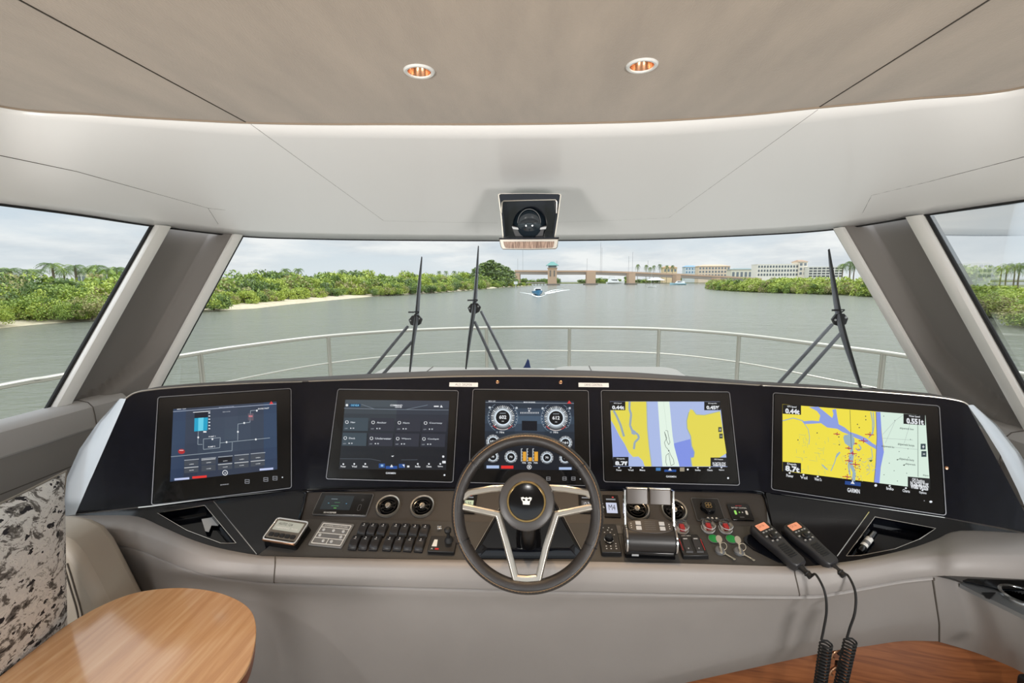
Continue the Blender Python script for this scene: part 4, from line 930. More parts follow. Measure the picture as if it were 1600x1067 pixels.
for i in range(5): m = MB(Fp); m.prism(rrect(.014, .011, .002, 3, -.034+i*.017, -.018), .001, .0035, BLACK); build(m, 'key', None, o1)
# 2. flat pad with white outlines
q = quad_of(CON, c7, [(615, 335), (870, 345), (780, 530), (505, 520)]); cx, cy, w, h = boxfit(q); M_ = CON.M(cx, cy, 0, R(-4))
PADG = mat('pad_grey', (112, 112, 112), .35)
o2 = thing('thruster_keypad', 'flat grey keypad with white outlined buttons on the console, right of the copper-trimmed unit', 'keypad', M_)
m = MB(); m.prism(rrect(w, h, .004), 0, .004, PADG); build(m, 'plate', None, o2, bevel=.001)
m = MB(); wi, hi = w-.012, h-.012
m.ring(rrect(wi, hi, .003), rrect(wi-.004, hi-.004, .002), .004, .0046, WHITE)
for y in (hi*.30, hi*.02, -hi*.22): m.box(wi-.002, .0016, .0006, (0, y, .0043), WHITE)
m.box(.0016, hi*.26, .0006, (0, -hi*.35, .0043), WHITE); m.text('CHAIN COUNTER', -wi*.4, hi*.36, wi*.4, hi*.43, .0044, WHITE); build(m, 'outline_print', None, o2)
for x, y in ((-.34, .17), (0, .17), (.34, .17), (-.36, -.10), (.36, -.10), (-.14, -.35), (.14, -.35)): m = MB(); m.lathe([(.0045, .004), (.0042, .0062), (0, .0066)], 18, LGREY, Matrix.Translation((x*wi, y*hi, 0))); build(m, 'button', None, o2)
m = MB(); m.box(wi*.5, hi*.12, .001, (0, -hi*.10, .0045), MGREY); build(m, 'lcd_strip', None, o2)
# 3. rocker switches
sw_lab = 'black rocker switch on the console'
def rocker(label, M_):
    o = thing('rocker_switch', label, 'switch', M_, 'black rocker switches left of the wheel')
    m = MB(); m.prism(rrect(.0245, .042, .0015), 0, .006, BLACK); build(m, 'switch_frame', None, o, bevel=.0008)
    m = MB(); rr = []
    for i in range(11):
        t = i/10; y = -.0200+.040*t; z = .012+.0045*math.sin(math.pi*t*1.0)-.004*(1-t)**2*1.2+(.0 if t > .05 else -.004)
        rr.append([(-.0118, y, .003), (-.0118, y, z-.0014), (-.0100, y, z), (.0100, y, z), (.0118, y, z-.0014), (.0118, y, .003)])
    m.grid(rr, DGREY_S, flip=True); m.poly([(x, y, z) for x, y, z in rr[0]], DGREY_S); m.poly(rr[-1][::-1], DGREY_S)
    build(m, 'rocker', None, o); m = MB(); m.box(.006, .0012, .0006, (0, .006, .0162), LGREY); m.box(.003, .003, .0006, (0, .012, .0152), LGREY); build(m, 'symbol_mark', None, o); return o
DGREY_S = mat('rocker_black', (30, 30, 33), .35)
place_words = ['first', 'second', 'third', 'fourth', 'fifth', 'sixth', 'seventh']
proto = None
for row, pts in (('upper', [(935, 375), (1005, 378), (1085, 380), (1185, 380), (1258, 382), (1335, 386), (1415, 388)]), ('lower', [(868, 478), (948, 480), (1030, 482), (1135, 484), (1214, 486), (1296, 490), (1380, 494)])):
    for i, p in enumerate(pts):
        u, v = cu7(*p, n=.012); lb_ = f'black rocker switch, {place_words[i]} from the left in the {row} row left of the wheel' 
        M_ = CON.M(u, v, 0, R(-3))
        if proto is None: proto = rocker(lb_, M_)
        else: copy_tree(proto, M=M_, label=lb_)
# 4. joystick box left of the wheel
u, v = cu7(1560, 520); o = thing('thruster_joystick', 'small black joystick panel beside the left rim of the wheel', 'joystick', CON.M(u, v))
m = MB(); m.prism(rrect(.075, .052, .003), 0, .012, BLACK); build(m, 'base', None, o, bevel=.0015)
m = MB(); m.prism([(-.028, -.010), (-.014, -.010), (-.016, .012), (-.025, .012)], .0122, .0132, WHITE); m.text('A', -.029, -.020, -.023, -.015, .0125, WHITE); m.box(.010, .005, .0006, (-.012, -.018, .0125), RED); build(m, 'printing', None, o)
m = MB(); m.lathe([(.013, .012), (.010, .020), (.005, .024), (.0045, .040), (.009, .046), (.010, .054), (.006, .059), (0, .060)], 24, RUBBER, Matrix.Translation((.016, .012, 0))); build(m, 'stick', None, o)
u, v = cu7(1535, 385); m = MB(); m.lathe([(.007, 0), (.0065, .004), (.003, .005), (.003, .010), (.006, .012), (0, .014)], 16, CHROME); tag(build(m, 'push_button', M=CON.M(u, v)), 'small chrome knob on the console between the rocker switches and the wheel', 'button')

# vent panel items ------------------------------------------------
def pane_disp(name, label, pan, cm, pts, scr, bez=.003, fr=None, thick=.006):
    q = quad_of(pan, cm, pts); cx, cy, w, h = boxfit(q); o = thing(name, label, 'display', pan.M(cx, cy))
    m = MB(); m.prism(rrect(w, h, .004), 0, thick, BLACK_G); build(m, 'bezel', None, o, bevel=.001)
    if fr: m = MB(); m.ring(rrect(w+.003, h+.003, .005), rrect(w, h, .004), 0, thick-.001, fr); build(m, 'edge_frame', None, o)
    return o, cx, cy, w, h
o, cx, cy, w, h = pane_disp('stabiliser_display', 'slim black touch display at the left end of the vent panel', VEN, c7, [(612, 108), (1015, 115), (968, 280), (548, 276)], None, fr=MGREY)
m = MB(); a, b = -w*.22, h*.10
m.prism(rrect(w*.56, h*.66, .001, 2, -w*.12, h*.04), .0061, .0064, lit((34, 42, 46)))
for x, y, l_, c_ in ((-.20, .20, .12, (120, 130, 136)), (-.12, .04, .10, (70, 110, 80)), (-.14, -.12, .14, (70, 120, 84)), (-.12, -.22, .05, (100, 180, 80)), (-.28, 0, .02, (90, 150, 170)), (.06, 0, .02, (90, 150, 190))): m.box(w*l_, .002, .0004, (w*x, h*y, .0066), lit(c_))
m.text('SEAKEEPER', -w*.30, -h*.46, -w*.06, -h*.39, .0062, WHITE); m.ring(circ(.0035, 20, w*.34, h*.20), circ(.0028, 20, w*.34, h*.20), .0061, .0065, MGREY)
m.ring(rrect(.009, .022, .004, 5, w*.33, -h*.16), rrect(.0078, .0208, .0035, 5, w*.33, -h*.16), .0061, .0065, MGREY); build(m, 'screen_picture', None, o)
def vent(label, M_, r=.0415):
    o = thing('air_vent', label, 'air vent', M_, 'round air vents in the vent panel')
    m = MB(); m.lathe([(r*.84, .001), (r*.86, .008), (r*.95, .010), (r, .006), (r, 0)], 44, SATIN, caps=False); build(m, 'chrome_ring', None, o)
    m = MB(); m.lathe([(r*.85, .004), (r*.83, .001), (r*.74, -.0), (0, .0004)], 40, BLACK_G, caps=False); build(m, 'bowl', None, o)
    m = MB(); m.lathe([(r*.56, .002), (r*.60, .006), (r*.66, .006), (r*.70, .002)], 36, BLACK_G, caps=False); m.lathe([(r*.34, .002), (r*.38, .007), (r*.43, .007), (r*.46, .002)], 30, BLACK_G, caps=False)
    for a in (20, 160): m.box(r*1.3, .003, .003, (0, 0, .004), BLACK, Matrix.Rotation(R(a), 4, 'Z'))
    build(m, 'louvres', None, o)
    m = MB(); m.lathe([(.009, .003), (.009, .009), (.0075, .0115), (.004, .0112), (.0035, .009), (0, .009)], 24, SATIN); build(m, 'centre_knob', None, o)
    m = MB(); m.box(.005, .009, .006, (0, -.0065, .010), CHROME); build(m, 'knob_tab', None, o, bevel=.001); return o
rv = None
for i, (p, cm, wd_, rt) in enumerate((((1135, 208), c7, 'left of the wheel, the one nearer the slim display', 8), ((1402, 210), c7, 'left of the wheel, the one nearer the wheel', -6), ((385, 335), c8, 'right of the wheel, behind the left throttle lever', -5), ((728, 345), c8, 'right of the wheel, behind the right throttle lever', 14))):
    u, v = VEN.uv(*cm(*p)); lb_ = 'round chrome-ringed air vent '+wd_; M_ = VEN.M(u, v, 0, R(rt))
    if rv is None: rv = vent(lb_, M_, .0375)
    else: copy_tree(rv, M=M_, label=lb_)
# small displays seen through and beside the wheel
for (nm_, lb_, pts, colr) in (('pump_display', 'small pale display in the vent panel seen through the left spoke of the wheel', [(722, 774), (744, 774), (738, 800), (716, 800)], (196, 206, 170)),
                              ('alarm_display', 'small white-lettered display in the vent panel seen through the right spoke of the wheel', [(905, 775), (925, 775), (929, 800), (910, 800)], (60, 62, 66)),
                              ('status_display', 'small pale-blue display in the vent panel between the wheel and the throttles', [(944, 777), (961, 777), (968, 806), (948, 806)], (196, 202, 224))):
    q = [VEN.uv(*p) for p in pts]; cx, cy, w, h = boxfit(q); o = thing(nm_, lb_, 'display', VEN.M(cx, cy))
    m = MB(); m.prism(rrect(w+.012, h+.012, .003), 0, .004, BLACK_G); build(m, 'bezel', None, o)
    m = MB(); m.prism(rrect(w*.9, h*.55, .001, 2, 0, -h*.12), .0041, .0046, lit(colr)); m.box(w*.8, h*.08, .0005, (0, h*.34, .0044), lit((120, 124, 128))); m.text('M4' if nm_ == 'status_display' else '12 20', -w*.25, -h*.25, w*.3, h*.05, .0049, lit((30, 34, 52) if colr[0] > 90 else (220, 222, 226))); m.box(w*.15, h*.06, .0005, (w*.2, h*.46, .0044), lit((200, 60, 60))); build(m, 'screen_picture', None, o)
# knob panel and starter panel
q = quad_of(VEN, c8, [(890, 232), (1130, 240), (1205, 445), (940, 440)]); cx, cy, w, h = boxfit(q)
o = thing('searchlight_panel', 'black panel with a large ribbed knob on the vent panel right of the air vents', 'control panel', VEN.M(cx, cy))
m = MB(); m.prism(rrect(w, h, .003), 0, .004, BLACK); build(m, 'plate', None, o, bevel=.001)
m = MB(); m.ring(rrect(w+.001, h+.001, .003), rrect(w-.0006, h-.0006, .003), .0008, .0044, MGREY); build(m, 'edge_line', None, o)
m = MB(); pf = []
for i in range(48): r_ = .0205+(.0016 if i % 8 < 5 else -.0008); a = 2*math.pi*i/48; pf.append((r_*math.cos(a), r_*math.sin(a)+h*.06))
m.prism(pf, .004, .018, BLACK_G, inset=.002); kn = build(m, 'knob', None, o, bevel=.0008)
m = MB(); 
for sx, sy in ((-1, 1), (1, 1), (-1, -1), (1, -1)): m.ring(circ(.0048, 14, sx*.0042, h*.06+sy*.0042), circ(.0036, 14, sx*.0042, h*.06+sy*.0042), .0180, .0186, GOLD)
m.text('200', -.007, h*.06-.0016, .007, h*.06+.0016, .0188, GOLD); em_ = build(m, 'knob_emblem', None); em_.parent = kn
m = MB()
for i in (-1, 0, 1): m.lathe([(.003, .004), (.0028, .006), (0, .0065)], 14, WHITE, Matrix.Translation((.004+i*.012, -h*.40, 0)))
build(m, 'indicator_dots', None, o)
q = quad_of(VEN, c8, [(1210, 285), (1410, 292), (1470, 420), (1275, 455)]); cx, cy, w, h = boxfit(q)
o = thing('battery_display', 'small black panel with a green and a white bar, right end of the vent panel', 'display', VEN.M(cx, cy, .0, 0))
m = MB(); m.prism(rrect(w, h, .004), 0, .005, BLACK_G); build(m, 'plate', None, o, bevel=.001)
m = MB(); m.text('BATTERY', -w*.12, h*.34, w*.16, h*.40, .0052, lit((200, 60, 60))); m.text('BATTERY CONTROL', -w*.34, h*.20, w*.34, h*.28, .0052, WHITE)
m.prism(rrect(.006, .013, .002, 3, -w*.24, -h*.06), .0051, .0062, lit((150, 215, 100))); m.prism(rrect(.006, .013, .002, 3, w*.26, -h*.06), .0051, .0062, WHITE); m.box(.003, .003, .0006, (-w*.06, -h*.04, .0054), lit((150, 215, 100))); m.box(.003, .003, .0006, (w*.08, -h*.04, .0054), WHITE); m.box(w*.2, .002, .0006, (-w*.02, -h*.34, .0054), MGREY); build(m, 'printing', None, o)

# throttle ------------------------------------------------------------
u, v = cu8(505, 770); TM = CON.M(u, v-.002); th = thing('throttle_control', 'twin-lever chrome and black throttle control standing on the console right of the wheel', 'throttle', TM)
W2 = .060
m = MB(); m.prism(rrect(.134, .058, .004, 4, 0, .024), 0, .020, BLACK_G, top=rrect(.126, .050, .004, 4, 0, .024)); build(m, 'base', None, th, bevel=.0015)
m = MB(); m.box(.018, .001, .008, (-.040, -.003, .010), LGREY); m.text('IPS', -.045, .0, -.035, .004, .0, LGREY, Matrix.Translation((0, -.0036, .008)) @ Matrix.Rotation(R(90), 4, 'X')); build(m, 'badge', None, th)
AX = Matrix.Translation((0, .026, .040)) @ Matrix.Rotation(R(90), 4, 'Y')   # lathe z along +x
m = MB(); m.lathe([(.034, -W2), (.034, W2)], 40, mat('drum_black', (38, 36, 36), .38), AX); build(m, 'drum', None, th, bevel=.001)
for sx in (-1, 1):
    m = MB(); a, b = sx*W2, sx*(W2+.008)
    pr = [(.0, a), (.035, a), (.038, a+sx*.002), (.038, b-sx*.002), (.035, b), (.022, b+sx*.001), (0, b+sx*.001)]
    if sx < 0: pr = pr[::-1]
    m.lathe(pr, 40, CHROME, AX, False); build(m, 'side_disc', None, th)
m = MB(); TPm = Matrix.Translation((0, .036, .0765)) @ Matrix.Rotation(R(12), 4, 'X')
ov = [(W2*1.0*math.cos(t)*(1.0), .0165*math.sin(t)) for t in [2*math.pi*i/40 for i in range(40)]]
ov = [(max(-.0585, min(.0585, x*1.08)), y*1.25) for x, y in ov]
m.prism(ov, -.010, .0015, mat('key_plate', (58, 54, 52), .4), TPm); pl_ = build(m, 'key_plate', None, th, bevel=.001)
for sx in (-1, 1):
    for sy in (-1, 1): m = MB(TPm); m.prism(rrect(.0140, .0105, .001, 3, sx*.031, sy*.0070), .0015, .003, LGREY); k_ = build(m, 'key', None, None); k_.parent = th
m = MB(TPm)
for i in range(5): m.box(.028, .0006, .0004, (0, .012-i*.0055, .0017), MGREY)
for sx in (-1, 1):
    for sy in (-1, 0, 1): m.lathe([(.0012, .0015), (0, .0022)], 8, WHITE, Matrix.Translation((sx*.050, sy*.006, 0)))
build(m, 'plate_print', None, th)
lean = R(34)      # levers pushed forward
for sx in (-1, 1):
    d = Vector((0, math.sin(lean), math.cos(lean))); side = Vector((0, math.cos(lean), -math.sin(lean))); o0 = Vector((0, .026, .040))
    m = MB(); rr = []
    for t, wv in ((.015, .009), (.045, .0075), (.075, .0065), (.100, .007), (.118, .010), (.128, .012)):
        c = o0+d*t; x0 = sx*(W2+.0015); x1 = sx*(W2+.0075)
        f = [(x0, c.y-side.y*wv, c.z-side.z*wv), (x1, c.y-side.y*wv, c.z-side.z*wv), (x1, c.y+side.y*wv, c.z+side.z*wv), (x0, c.y+side.y*wv, c.z+side.z*wv)]
        rr.append(f)
    m.grid(rr, CHROME, closed=True, flip=(sx < 0)); m.poly(rr[-1], CHROME); lv = build(m, 'lever', None, th, bevel=.001)
    m = MB(); c = o0+d*.110; bx = Matrix(((1, 0, 0, 0), (0, side.y, d.y, 0), (0, side.z, d.z, 0), (0, 0, 0, 1)))
    bx = Matrix.Translation(c) @ bx
    cxx = sx*(W2+.001)/2
    m.prism(rrect(W2-.002, .013, .004, 5, cxx, 0), -.020, .021, mat('grip_cover', (74, 66, 60), .35), bx, top=rrect(W2-.002, .013, .004, 5, cxx, 0)); gr = build(m, 'grip', None); gr.parent = lv
    for b_ in (gr,): q_ = b_.modifiers.new('b', 'BEVEL'); q_.width = .002; q_.segments = 3
    m = MB(); m.prism(rrect(W2-.001, .012, .004, 5, cxx, 0), .0205, .0235, SATIN, bx); gc = build(m, 'grip_cap', None, bevel=.001); gc.parent = lv

# covered toggles
PLAST = glass_mat('clear_plastic', (.96, .97, .98), 1.6)
def guard(label, M_):
    o = thing('guarded_switch', label, 'switch', M_, 'clear-guarded red switches')
    m = MB(); m.lathe([(.0125, 0), (.0125, .003), (.010, .004)], 24, LGREY); build(m, 'collar', None, o)
    m = MB(); m.box(.010, .014, .010, (0, 0, .009), RED); build(m, 'rocker', None, o, bevel=.0015)
    m = MB(); 
    m.lathe([(.0132, .003), (.0136, .012), (.0128, .018), (.009, .0205), (0, .021)], 24, PLAST); m.box(.024, .006, .010, (0, .013, .012), PLAST); build(m, 'clear_guard', None, o)
    m = MB(); m.lathe([(.0126, .0155), (.0136, .0165), (.0126, .0175)], 24, LGREY, caps=False); m.lathe([(.0128, .004), (.0140, .005), (.0128, .006)], 24, LGREY, caps=False); build(m, 'guard_rim', None, o); return o
g0 = None
for p, wd_ in (((800, 515), 'beside the right disc of the throttle'), ((1045, 505), 'in the middle of the three, above the left green button'), ((1205, 510), 'rightmost of the three, above the right green button')):
    M_ = CON.M(*cu8(*p, n=.004)) @ Matrix.Diagonal((1.35, 1.35, 1.2, 1)); lb_ = 'clear-guarded red switch '+wd_
    if g0 is None: g0 = guard(lb_, M_)
    else: copy_tree(g0, M=M_, label=lb_)
gb = None
for p, wd_ in (((1095, 607), 'left'), ((1258, 610), 'right')):
    M_ = CON.M(*cu8(*p)) @ Matrix.Diagonal((1.7, 1.7, 1.0, 1)); lb_ = f'round green start button on the console, the {wd_} one of the pair'
    if gb is None:
        gb = thing('start_button', lb_, 'button', M_, 'green start buttons'); m = MB(); m.lathe([(.0085, 0), (.0088, .0028), (.0078, .003)], 28, MGREY); build(m, 'collar', None, gb); m = MB(); m.lathe([(.0079, .002), (.0076, .0036), (0, .004)], 28, GREEN); build(m, 'cap', None, gb)
    else: copy_tree(gb, M=M_, label=lb_)
KEY = mat('key_metal', (206, 200, 184), .28, metal=.85)
kb = None
for p, wd_ in (((1150, 720), 'left'), ((1325, 728), 'right')):
    M_ = CON.M(*cu8(*p)) @ Matrix.Diagonal((1.1, 1.1, 1.1, 1)); lb_ = f'ignition lock with two keys hanging from it, the {wd_} one of the pair'
    if kb is not None: copy_tree(kb, M=M_, label=lb_); continue
    kb = thing('ignition_lock', lb_, 'ignition', M_, 'ignition locks with keys')
    m = MB(); m.lathe([(.0115, 0), (.0115, .006), (.009, .009), (0, .009)], 28, MGREY); build(m, 'barrel', None, kb)
    def key_shape(M2, nm_):
        m = MB(); m.prism([(x*.0075, y*.009+.020) for x, y in circ(1, 22)], -.0009, .0009, KEY, M2); m.box(.0035, .026, .0016, (0, .0, 0), KEY, M2); m.prism([(-.0035, -.012), (.0018, -.012), (.0018, -.002), (-.0025, -.004), (-.0018, -.007), (-.0035, -.009)], -.0008, .0008, KEY, M2); k_ = build(m, 'key', None, kb, bevel=.0003); return k_
    key_shape(Matrix.Translation((.001, .002, .014)) @ Matrix.Rotation(R(28), 4, 'X') @ Matrix.Translation((0, -.002, 0)), 'a')
    key_shape(Matrix.Translation((.019, -.017, .0042)) @ Matrix.Rotation(R(42), 4, 'Z') @ Matrix.Rotation(R(-9), 4, 'X') , 'b')
    m = MB(); m.tube([(.007+.0085*math.cos(t), .002+.004*math.sin(t), .016+.0085*math.sin(t)) for t in [2*math.pi*i/24 for i in range(24)]], .0006, 6, True, KEY); build(m, 'key_ring', None, kb)
# trim tab pad
q = quad_of(CON, c8, [(775, 605), (970, 610), (1040, 790), (790, 790)]); cx, cy, w, h = boxfit(q); w = .070; h = .072
o = thing('trim_tab_pad', 'black handset-shaped trim control with two rockers, on the console right of the throttle', 'control pad', CON.M(cx, cy+.004, 0, R(3)))
ol = [(-w*.40, h/2), (w*.40, h/2), (w*.5, h*.1), (w*.5, -h/2), (-w*.5, -h/2), (-w*.5, h*.1)][::-1]
m = MB(); m.prism(ol, 0, .012, BLACK, inset=.002); build(m, 'body', None, o, bevel=.002)
for sx in (-1, 1):
    m = MB(); rr = [[(sx*.014-.009, y, .011), (sx*.014-.009, y, z), (sx*.014+.009, y, z), (sx*.014+.009, y, .011)] for y, z in ((-.026, .012), (-.023, .015), (-.005, .0135), (.000, .0145), (.018, .0175), (.024, .012))]
    m.grid(rr, DGREY, flip=True); build(m, 'rocker', None, o)
    m = MB(); m.box(.011, .003, .0006, (sx*.014, .015, .0174), LGREY); m.box(.003, .003, .0006, (sx*.014, -.014, .0149), LGREY); build(m, 'mark', None, o)
m = MB(); m.text('trim tabs', -.020, .0275, .006, .0320, .0123, WHITE); m.box(.0014, .036, .0006, (.029, 0, .0122), RED); m.box(.0014, .036, .0006, (-.029, 0, .0122), RED); build(m, 'printing', None, o)
# knob remote left of the throttle
q = quad_of(CON, c8, [(60, 440), (160, 445), (230, 745), (25, 740)]); cx, cy, w, h = boxfit(q)
u, v = cu8(125, 620); o = thing('display_remote', 'slim black remote keypad with a chrome-edged knob between the wheel and the throttle', 'keypad', CON.M(u, v-.002, 0, R(2)))
m = MB(); m.prism(rrect(.056, .098, .004), 0, .014, BLACK, inset=.0015); build(m, 'body', None, o, bevel=.0015)
m = MB(); m.lathe([(.0125, .014), (.0125, .018), (.0105, .019), (.010, .028), (.008, .030), (0, .030)], 30, BLACK_G, Matrix.Translation((-.002, -.008, 0))); kn = build(m, 'knob', None, o)
m = MB(); m.lathe([(.0118, .0175), (.0132, .0185), (.0118, .0195)], 30, CHROME, Matrix.Translation((-.002, -.008, 0)), False); kr = build(m, 'knob_ring', None); kr.parent = kn
m = MB()
for x, y in ((-.012, .034), (.004, .034), (.012, .028), (0, .026), (.006, .018), (-.010, .018), (.016, .010), (-.012, -.028), (0, -.028), (.014, -.028), (.015, -.020), (-.012, -.036), (.0, -.036), (.014, -.036)): m.box(.0035, .0022, .0008, (x, y, .0144), LGREY)
build(m, 'key_marks', None, o)
u, v = cu8(190, 440); m = MB(); m.prism(rrect(.020, .028, .003), 0, .002, mat('cover_grey', (96, 94, 92), .4)); tag(build(m, 'cover_plate', M=CON.M(*cu8(205, 520))), 'flat grey cover plate on the console between the remote keypad and the throttle', 'plate')

# VHF handsets ------------------------------------------------------------
c9 = crop(1140, 740, 1600, 1067, 1501, 1067)
def handset(lb_, a, b, cordpts, coil, slot):
    """a top end, b bottom end of the body axis (crop points)"""
    pan = Panel(CON.at(0, 0, .034), CON.U, CON.V)
    A = pan.hit(*c9(*a)); B = pan.hit(*c9(*b))+Vector((0, 0, -.004)); ax = (A-B); ln_ = ax.length
    V = ax.normalized(); Nn = (CON.N - V*CON.N.dot(V)).normalized(); U = V.cross(Nn)
    M_ = Matrix(((U.x, V.x, Nn.x, B.x), (U.y, V.y, Nn.y, B.y), (U.z, V.z, Nn.z, B.z), (0, 0, 0, 1)))
    o = thing('radio_handset', lb_, 'radio handset', M_, 'black radio handsets')
    k = ln_/.170
    prof = [(-.014, 0), (.014, 0), (.0185, .012), (.0195, .060), (.024, .105), (.0265, .130), (.0265, .158), (.020, .170), (-.020, .170), (-.0265, .158), (-.0265, .130), (-.024, .105), (-.0195, .060), (-.0185, .012)]
    prof = [(x*1.15, y*k) for x, y in prof]
    cx_, cy_ = 0, .085*k
    m = MB(); inn = [(x*.86, cy_+(y-cy_)*.965) for x, y in prof]; mid = prof
    rr = [[(x*.80, cy_+(y-cy_)*.95, -.026) for x, y in prof], [(x*.97, y, -.020) for x, y in prof], [(x, y, -.004) for x, y in prof], [(x*.95, cy_+(y-cy_)*.985, .0) for x, y in prof], [(x*.86, cy_+(y-cy_)*.965, .002) for x, y in prof]]
    m.grid(rr, DGREY, closed=True); m.poly(rr[-1], DGREY); m.poly(rr[0][::-1], DGREY); body = build(m, 'body', None, o, sharp=50)
    m = MB(); m.prism(rrect(.044, .058*k, .005, 4, 0, .136*k), .0015, .0035, BLACK); build(m, 'face_plate', None, o, bevel=.0008)
    m = MB(); m.prism(rrect(.034, .024*k, .002, 3, -.001, .149*k), .0035, .0042, mat('amber_lcd', (216, 146, 116), .3, emit=(216, 140, 108), es=.35)); m.text('CH 16', -.014, .147*k, .006, .157*k, .0044, mat('lcd_ink', (170, 100, 76), .5)); build(m, 'lcd', None, o)
    m = MB(); m.lathe([(.0105, .0035), (.010, .007), (.0065, .0085), (.006, .012), (0, .0128)], 26, BLACK, Matrix.Translation((0, .108*k, 0))); build(m, 'joystick_key', None, o)
    for i, (x, y) in enumerate(((-.014, .129), (-.004, .129), (.007, .129), (.016, .129), (-.017, .113), (.017, .113), (-.013, .094), (0, .090), (.013, .094))):
        m = MB(); m.prism(rrect(.0075, .005, .0015, 3, x, y*k), .0025, .0048, MGREY); m.box(.004, .001, .0004, (x, y*k, .005), WHITE); build(m, 'key', None, o)
    m = MB()
    for i in range(7): m.box(.026-.001*abs(i-3), .0032, .003, (0, (.030+i*.0072)*k, .0022), BLACK)
    build(m, 'speaker_slots', None, o, bevel=.0006)
    m = MB(); m.box(.006, .04*k, .010, (-.0235, .125*k, -.010), RUBBER); build(m, 'talk_key', None, o, bevel=.002)
    m = MB(); m.lathe([(.0085, -.028), (.0075, -.022), (.0062, -.010), (.0078, .002)], 16, RUBBER, Matrix.Translation((0, -.002, -.012)) @ Matrix.Rotation(R(-90), 4, 'X')); m.lathe([(.0078, -.020), (.0092, -.018), (.0078, -.016)], 16, RUBBER, Matrix.Translation((0, -.002, -.012)) @ Matrix.Rotation(R(-90), 4, 'X'), False); build(m, 'strain_relief', None, o)
    inv = M_.inverted(); end = M_ @ Vector((0, -.028, -.012))
    pts = [M_ @ Vector((0, -.010, -.012)), end]+[P(*c9(x, y), y=d) for x, y, d in cordpts]
    m = MB(); m.tube([inv @ p for p in spline(pts, 10)], .0028, 10, mt=RUBBER); build(m, 'cord', None, o)
    p0, p1 = P(*c9(*coil[0]), y=coil[2]), P(*c9(*coil[1]), y=coil[2]); nt_ = 23; pp = []
    axd = (p1-p0).normalized(); e1 = axd.cross(Vector((0, 1, 0))).normalized(); e2 = axd.cross(e1)
    start = pts[-1]
    for i in range(nt_*14+1):
        t = i/(nt_*14); an = 2*math.pi*i/14; pp.append(p0.lerp(p1, t)+(e1*math.cos(an)+e2*math.sin(an))*.0125)
    m = MB(); m.tube([inv @ p for p in [start, start.lerp(pp[0], .6)+Vector((0, 0, .004))]+pp], .0023, 7, mt=RUBBER); build(m, 'coiled_cord', None, o)
yb = 1.07
handset('black radio handset with amber screen on the console, the left of two', (140, 250), (368, 452), [(440, 515, 1.105), (484, 600, 1.075), (494, 700, yb), (478, 800, yb), (468, 848, yb)], ((492, 866), (440, 1230), yb), 0)
handset('black radio handset with amber screen, the right of two, nearer the pen tray', (305, 250), (535, 446), [(604, 520, 1.12), (640, 600, 1.09), (640, 700, yb), (612, 790, yb), (598, 838, yb)], ((616, 852), (535, 1215), yb), 0)
# cradle plate under the handsets
q = [CON.uv(*c9(x, y)) for x, y in [(70, 330), (100, 312), (170, 330), (330, 400), (395, 440), (400, 460), (330, 466), (250, 455), (120, 390), (72, 350)]]
o = thing('handset_cradle', 'glossy black cradle plate under the left radio handset', 'cradle', CON.M(*CON.uv(*c9(230, 420))))
m = MB(CON.M()); m.prism(area_poly(q), .0003, .004, GLOSS_F); build(m, 'plate', None, o, world=True)
m = MB(CON.M()); hc_ = CON.uv(*c9(215, 360)); m.box(.022, .03, .006, (hc_[0], hc_[1], .007), BLACK); build(m, 'hook', None, o, world=True)
q = CON.uv(*c9(430, 400)); m = MB(); m.box(.03, .036, .006, (0, 0, .004), BLACK_G); tag(build(m, 'handset_hook', M=CON.M(q[0], q[1], .0), bevel=.002), 'black hook plate under the right radio handset', 'hook')

# pen in the right tray
pa_, pb_ = RW.hit(*c9(735, 305), n=-.012), RW.hit(*c9(665, 395), n=-.012)
d = (pb_-pa_); ln_ = d.length; V = -d.normalized(); Nn = (RW.N-V*RW.N.dot(V)).normalized(); U = V.cross(Nn); M_ = Matrix(((U.x, V.x, Nn.x, pb_.x), (U.y, V.y, Nn.y, pb_.y), (U.z, V.z, Nn.z, pb_.z), (0, 0, 0, 1)))
o = thing('marker_pen', 'thick black and white marker pen lying in the right console tray', 'pen', M_)
X90 = Matrix.Rotation(R(-90), 4, 'X')
m = MB(); m.lathe([(.0085, ln_*.22), (.0085, ln_*.72)], 24, WHITE, X90); m.lathe([(.0087, ln_*.36), (.0087, ln_*.5)], 24, MGREY, X90); build(m, 'barrel', None, o)
m = MB(); m.lathe([(.0, -.004), (.008, -.002), (.0095, .004), (.0095, ln_*.22), (.0085, ln_*.24)], 24, BLACK_G, X90); build(m, 'end_cap', None, o)
m = MB(); m.lathe([(.0092, ln_*.70), (.0092, ln_*1.0), (.0075, ln_*1.06), (0, ln_*1.07)], 24, BLACK_G, X90); build(m, 'cap', None, o)
m = MB(); m.box(.004, ln_*.3, .002, (.0, ln_*.8, .011), MGREY); build(m, 'clip', None, o)
# card in left tray
q = [LW.uv(*crop(0, 700, 440, 1067, 1279, 1067)(x, y), -.02) for x, y in [(915, 322), (976, 312), (1022, 352), (960, 350), (948, 380), (932, 376)]]
m = MB(LW.M(n=-.022)); m.prism(area_poly(q), 0, .0015, LGREY); c_ = LW.M(*q[0], -.022); o = build(m, 'torn_card', M=c_, world=True); tag(o, 'small pale card lying in the tray at the left end of the console', 'card')

